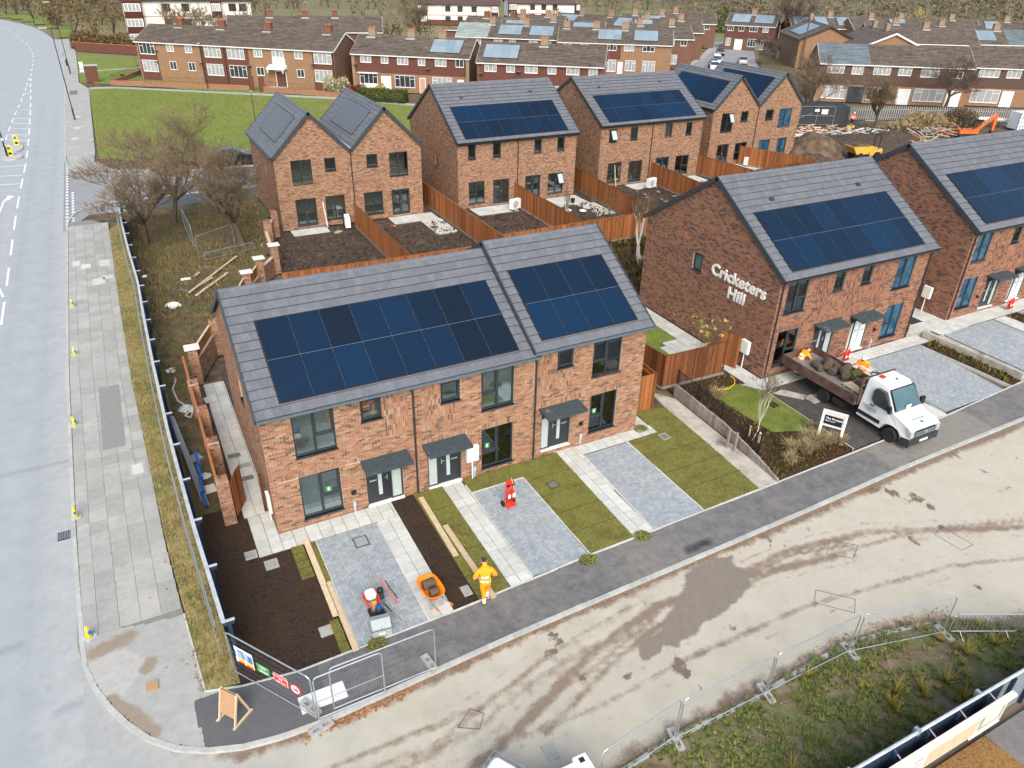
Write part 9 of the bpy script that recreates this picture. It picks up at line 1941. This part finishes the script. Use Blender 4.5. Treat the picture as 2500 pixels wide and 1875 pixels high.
debris('timber_debris', '',77,65.8,3,.9,46, 'timber_pale', seed=2); debris('pipe_debris', '',74.6,66.2,1.4,.6,30, 'pipe_red', seed=3); debris('sheet_debris', '',78.5,64.3,3,.8,36, 'plastic_sheet',(.4,1.4), seed=4); debris('white_debris', '',72.5,64.5,1.6,1.2,26, 'plastic_white',(.3,1.2), seed=5); debris('pipe_stack', '',90.0,59.4,1.6,.9,40, 'rubble',(1,2.6),1.0,6); debris('red_netting', '',90.2,59.0,1.5,.7,22, 'pipe_red',(.4,1.2),1.1,7); debris('rubble_scatter', '',80,62,6,3,90, 'rubble',(.15,.6),.2,8); debris('garden_rubble', '',41.5,50,1.5,1.5,14, 'rubble',(.1,.4),.2,9)
dm = thing('site_dumper', 'yellow skip dumper with black roll bar beyond the lettered house roof', 'dumper',(70.2,54.4,0), R(-12)); MB().prism([(-1.7,1.75),(-1.0,.8),(.7,.8),(1.5,1.75)],-.95,.95, axis='b').build('skip', 'skip_yellow', dm); MB().prism([(-1.5,1.76),(1.3,1.76),(.4,2.05),(-.8,1.95)],-.8,.8, axis='b').build('load', 'soil_site', dm)
MB().box((1.3,-.6,.5),(3.2,.6,1.3)).build('body', 'skip_yellow', dm); MB().tube([(2.6,-.5,1.2),(2.6,-.5,2.9),(2.7,0,3.05),(2.6,.5,2.9),(2.6,.5,1.2)],.07,6).build('roll_bar', 'plastic_black', dm)
for x in (-.4,2.4):
    for s in (-.85,.85): MB().lathe([(.2,-.16),(.48,-.18),(.5,0),(.48,.18),(.2,.16)],(x, s,.5),14, axis='y').build('wheel', 'rubber', dm)
dm.scale = (.8,.8,.8)
ex = thing('mini_excavator', 'orange excavator with raised arm and open black cab frame on the site', 'excavator',(92.6,57.6,0), R(-24)); mb = MB()
for x in (-1.0,.7):
    for y in (-.6,.6): mb.box((x - .05, y - .05,.8),(x + .05, y + .05,2.5))
mb.box((-1.1,-.7,2.5),(.8,.7,2.62)); mb.build('cab_frame', 'plastic_black', ex); MB().box((-1.2,-.8,.45),(1.6,.8,.95)).build('body', 'excavator_orange', ex); MB().box((-1.4,-1.0,0),(1.4,-.6,.45)).box((-1.4,.6,0),(1.4,1.0,.45)).build('track', 'rubber', ex)
MB().prism([(1.5,.9),(1.9,.8),(3.9,2.6),(4.2,3.0),(3.7,3.0)],-.16,.16, axis='b').build('boom', 'excavator_orange', ex); MB().prism([(3.7,3.0),(4.3,3.05),(4.2,.8),(3.9,.8)],-.13,.13, axis='b').build('dipper', 'excavator_orange', ex); MB().tube([(2.2,0,1.7),(3.9,0,3.2)],.05,6).build('ram', 'steel', ex); MB().prism([(3.8,.8),(4.3,.8),(4.4,.3),(3.9,.2)],-.35,.35, axis='b').build('bucket', 'rust_bed', ex)
ex.scale = (.85,.85,.85)
for k in range(5): o = MB().box((0,-.12,0),(4.4,.12,.07)).build('scaffold_board', 'sign_cream'); o.location = (99.5 + k * .12,62.4 - k * .55,.9); o.rotation_euler = (0,0, R(-26)); tag(o, 'pale board beyond the excavator, ' + ('farthest', 'second farthest', 'middle', 'second nearest', 'nearest')[k] + ' of five on trestles', 'plank', 'boards on the trestles')
ic = thing('water_tank', 'white caged tank at the right edge of the building site', 'tank',(103.0,57.2,0), R(-20)); MB().box((-1.0,-.9,.2),(1.4,.9,2.2)).build('tank', 'plastic_white', ic); mb = MB(); [mb.tube([(-1.04 + .4 * i,-.94,.1),(-1.04 + .4 * i,-.94,2.3)],.03,4, cap=False) for i in range(7)]; [mb.tube([(-1.04,-.94,.1 + .5 * i),(1.4,-.94,.1 + .5 * i)],.03,4, cap=False) for i in range(5)]; mb.build('cage', 'steel_dull', ic)
tag(MB().lathe([(.25,0),(.32,.75),(.28,.76),(.22,.1)], n=12).build('bucket', 'skip_yellow'), 'yellow tub among the debris on the building site', 'tub').location = (80.7,64.8,0)
# sheds and hedges beside the far street
for k,(x, y, w_, lb) in enumerate(((131,124,6, 'dark timber shed nearest the orange gable house'),(134,130,7, 'middle dark timber shed beside the bare bushes'),(138,137,7, 'dark timber shed at the end of the far gardens'))): t = thing('shed', lb, 'shed',(x, y,0), R(-40)); MB().box((-w_ / 2,-1.2,0),(w_ / 2,1.2,2.0)).build('walls', 'timber_old', t); MB().prism([(-1.5,1.95),(1.5,1.95),(0,2.7)],-w_ / 2 - .2, w_ / 2 + .2, axis='a').build('roof', 'roof_dark', t)

# ------------------------------------------------------------------ things whose parts were given in world coordinates: move the empty to the base
for o_, b_ in _rebase:
    o_.location = b_
    for c_ in o_.children: c_.matrix_parent_inverse = Matrix.Translation(-Vector(b_))
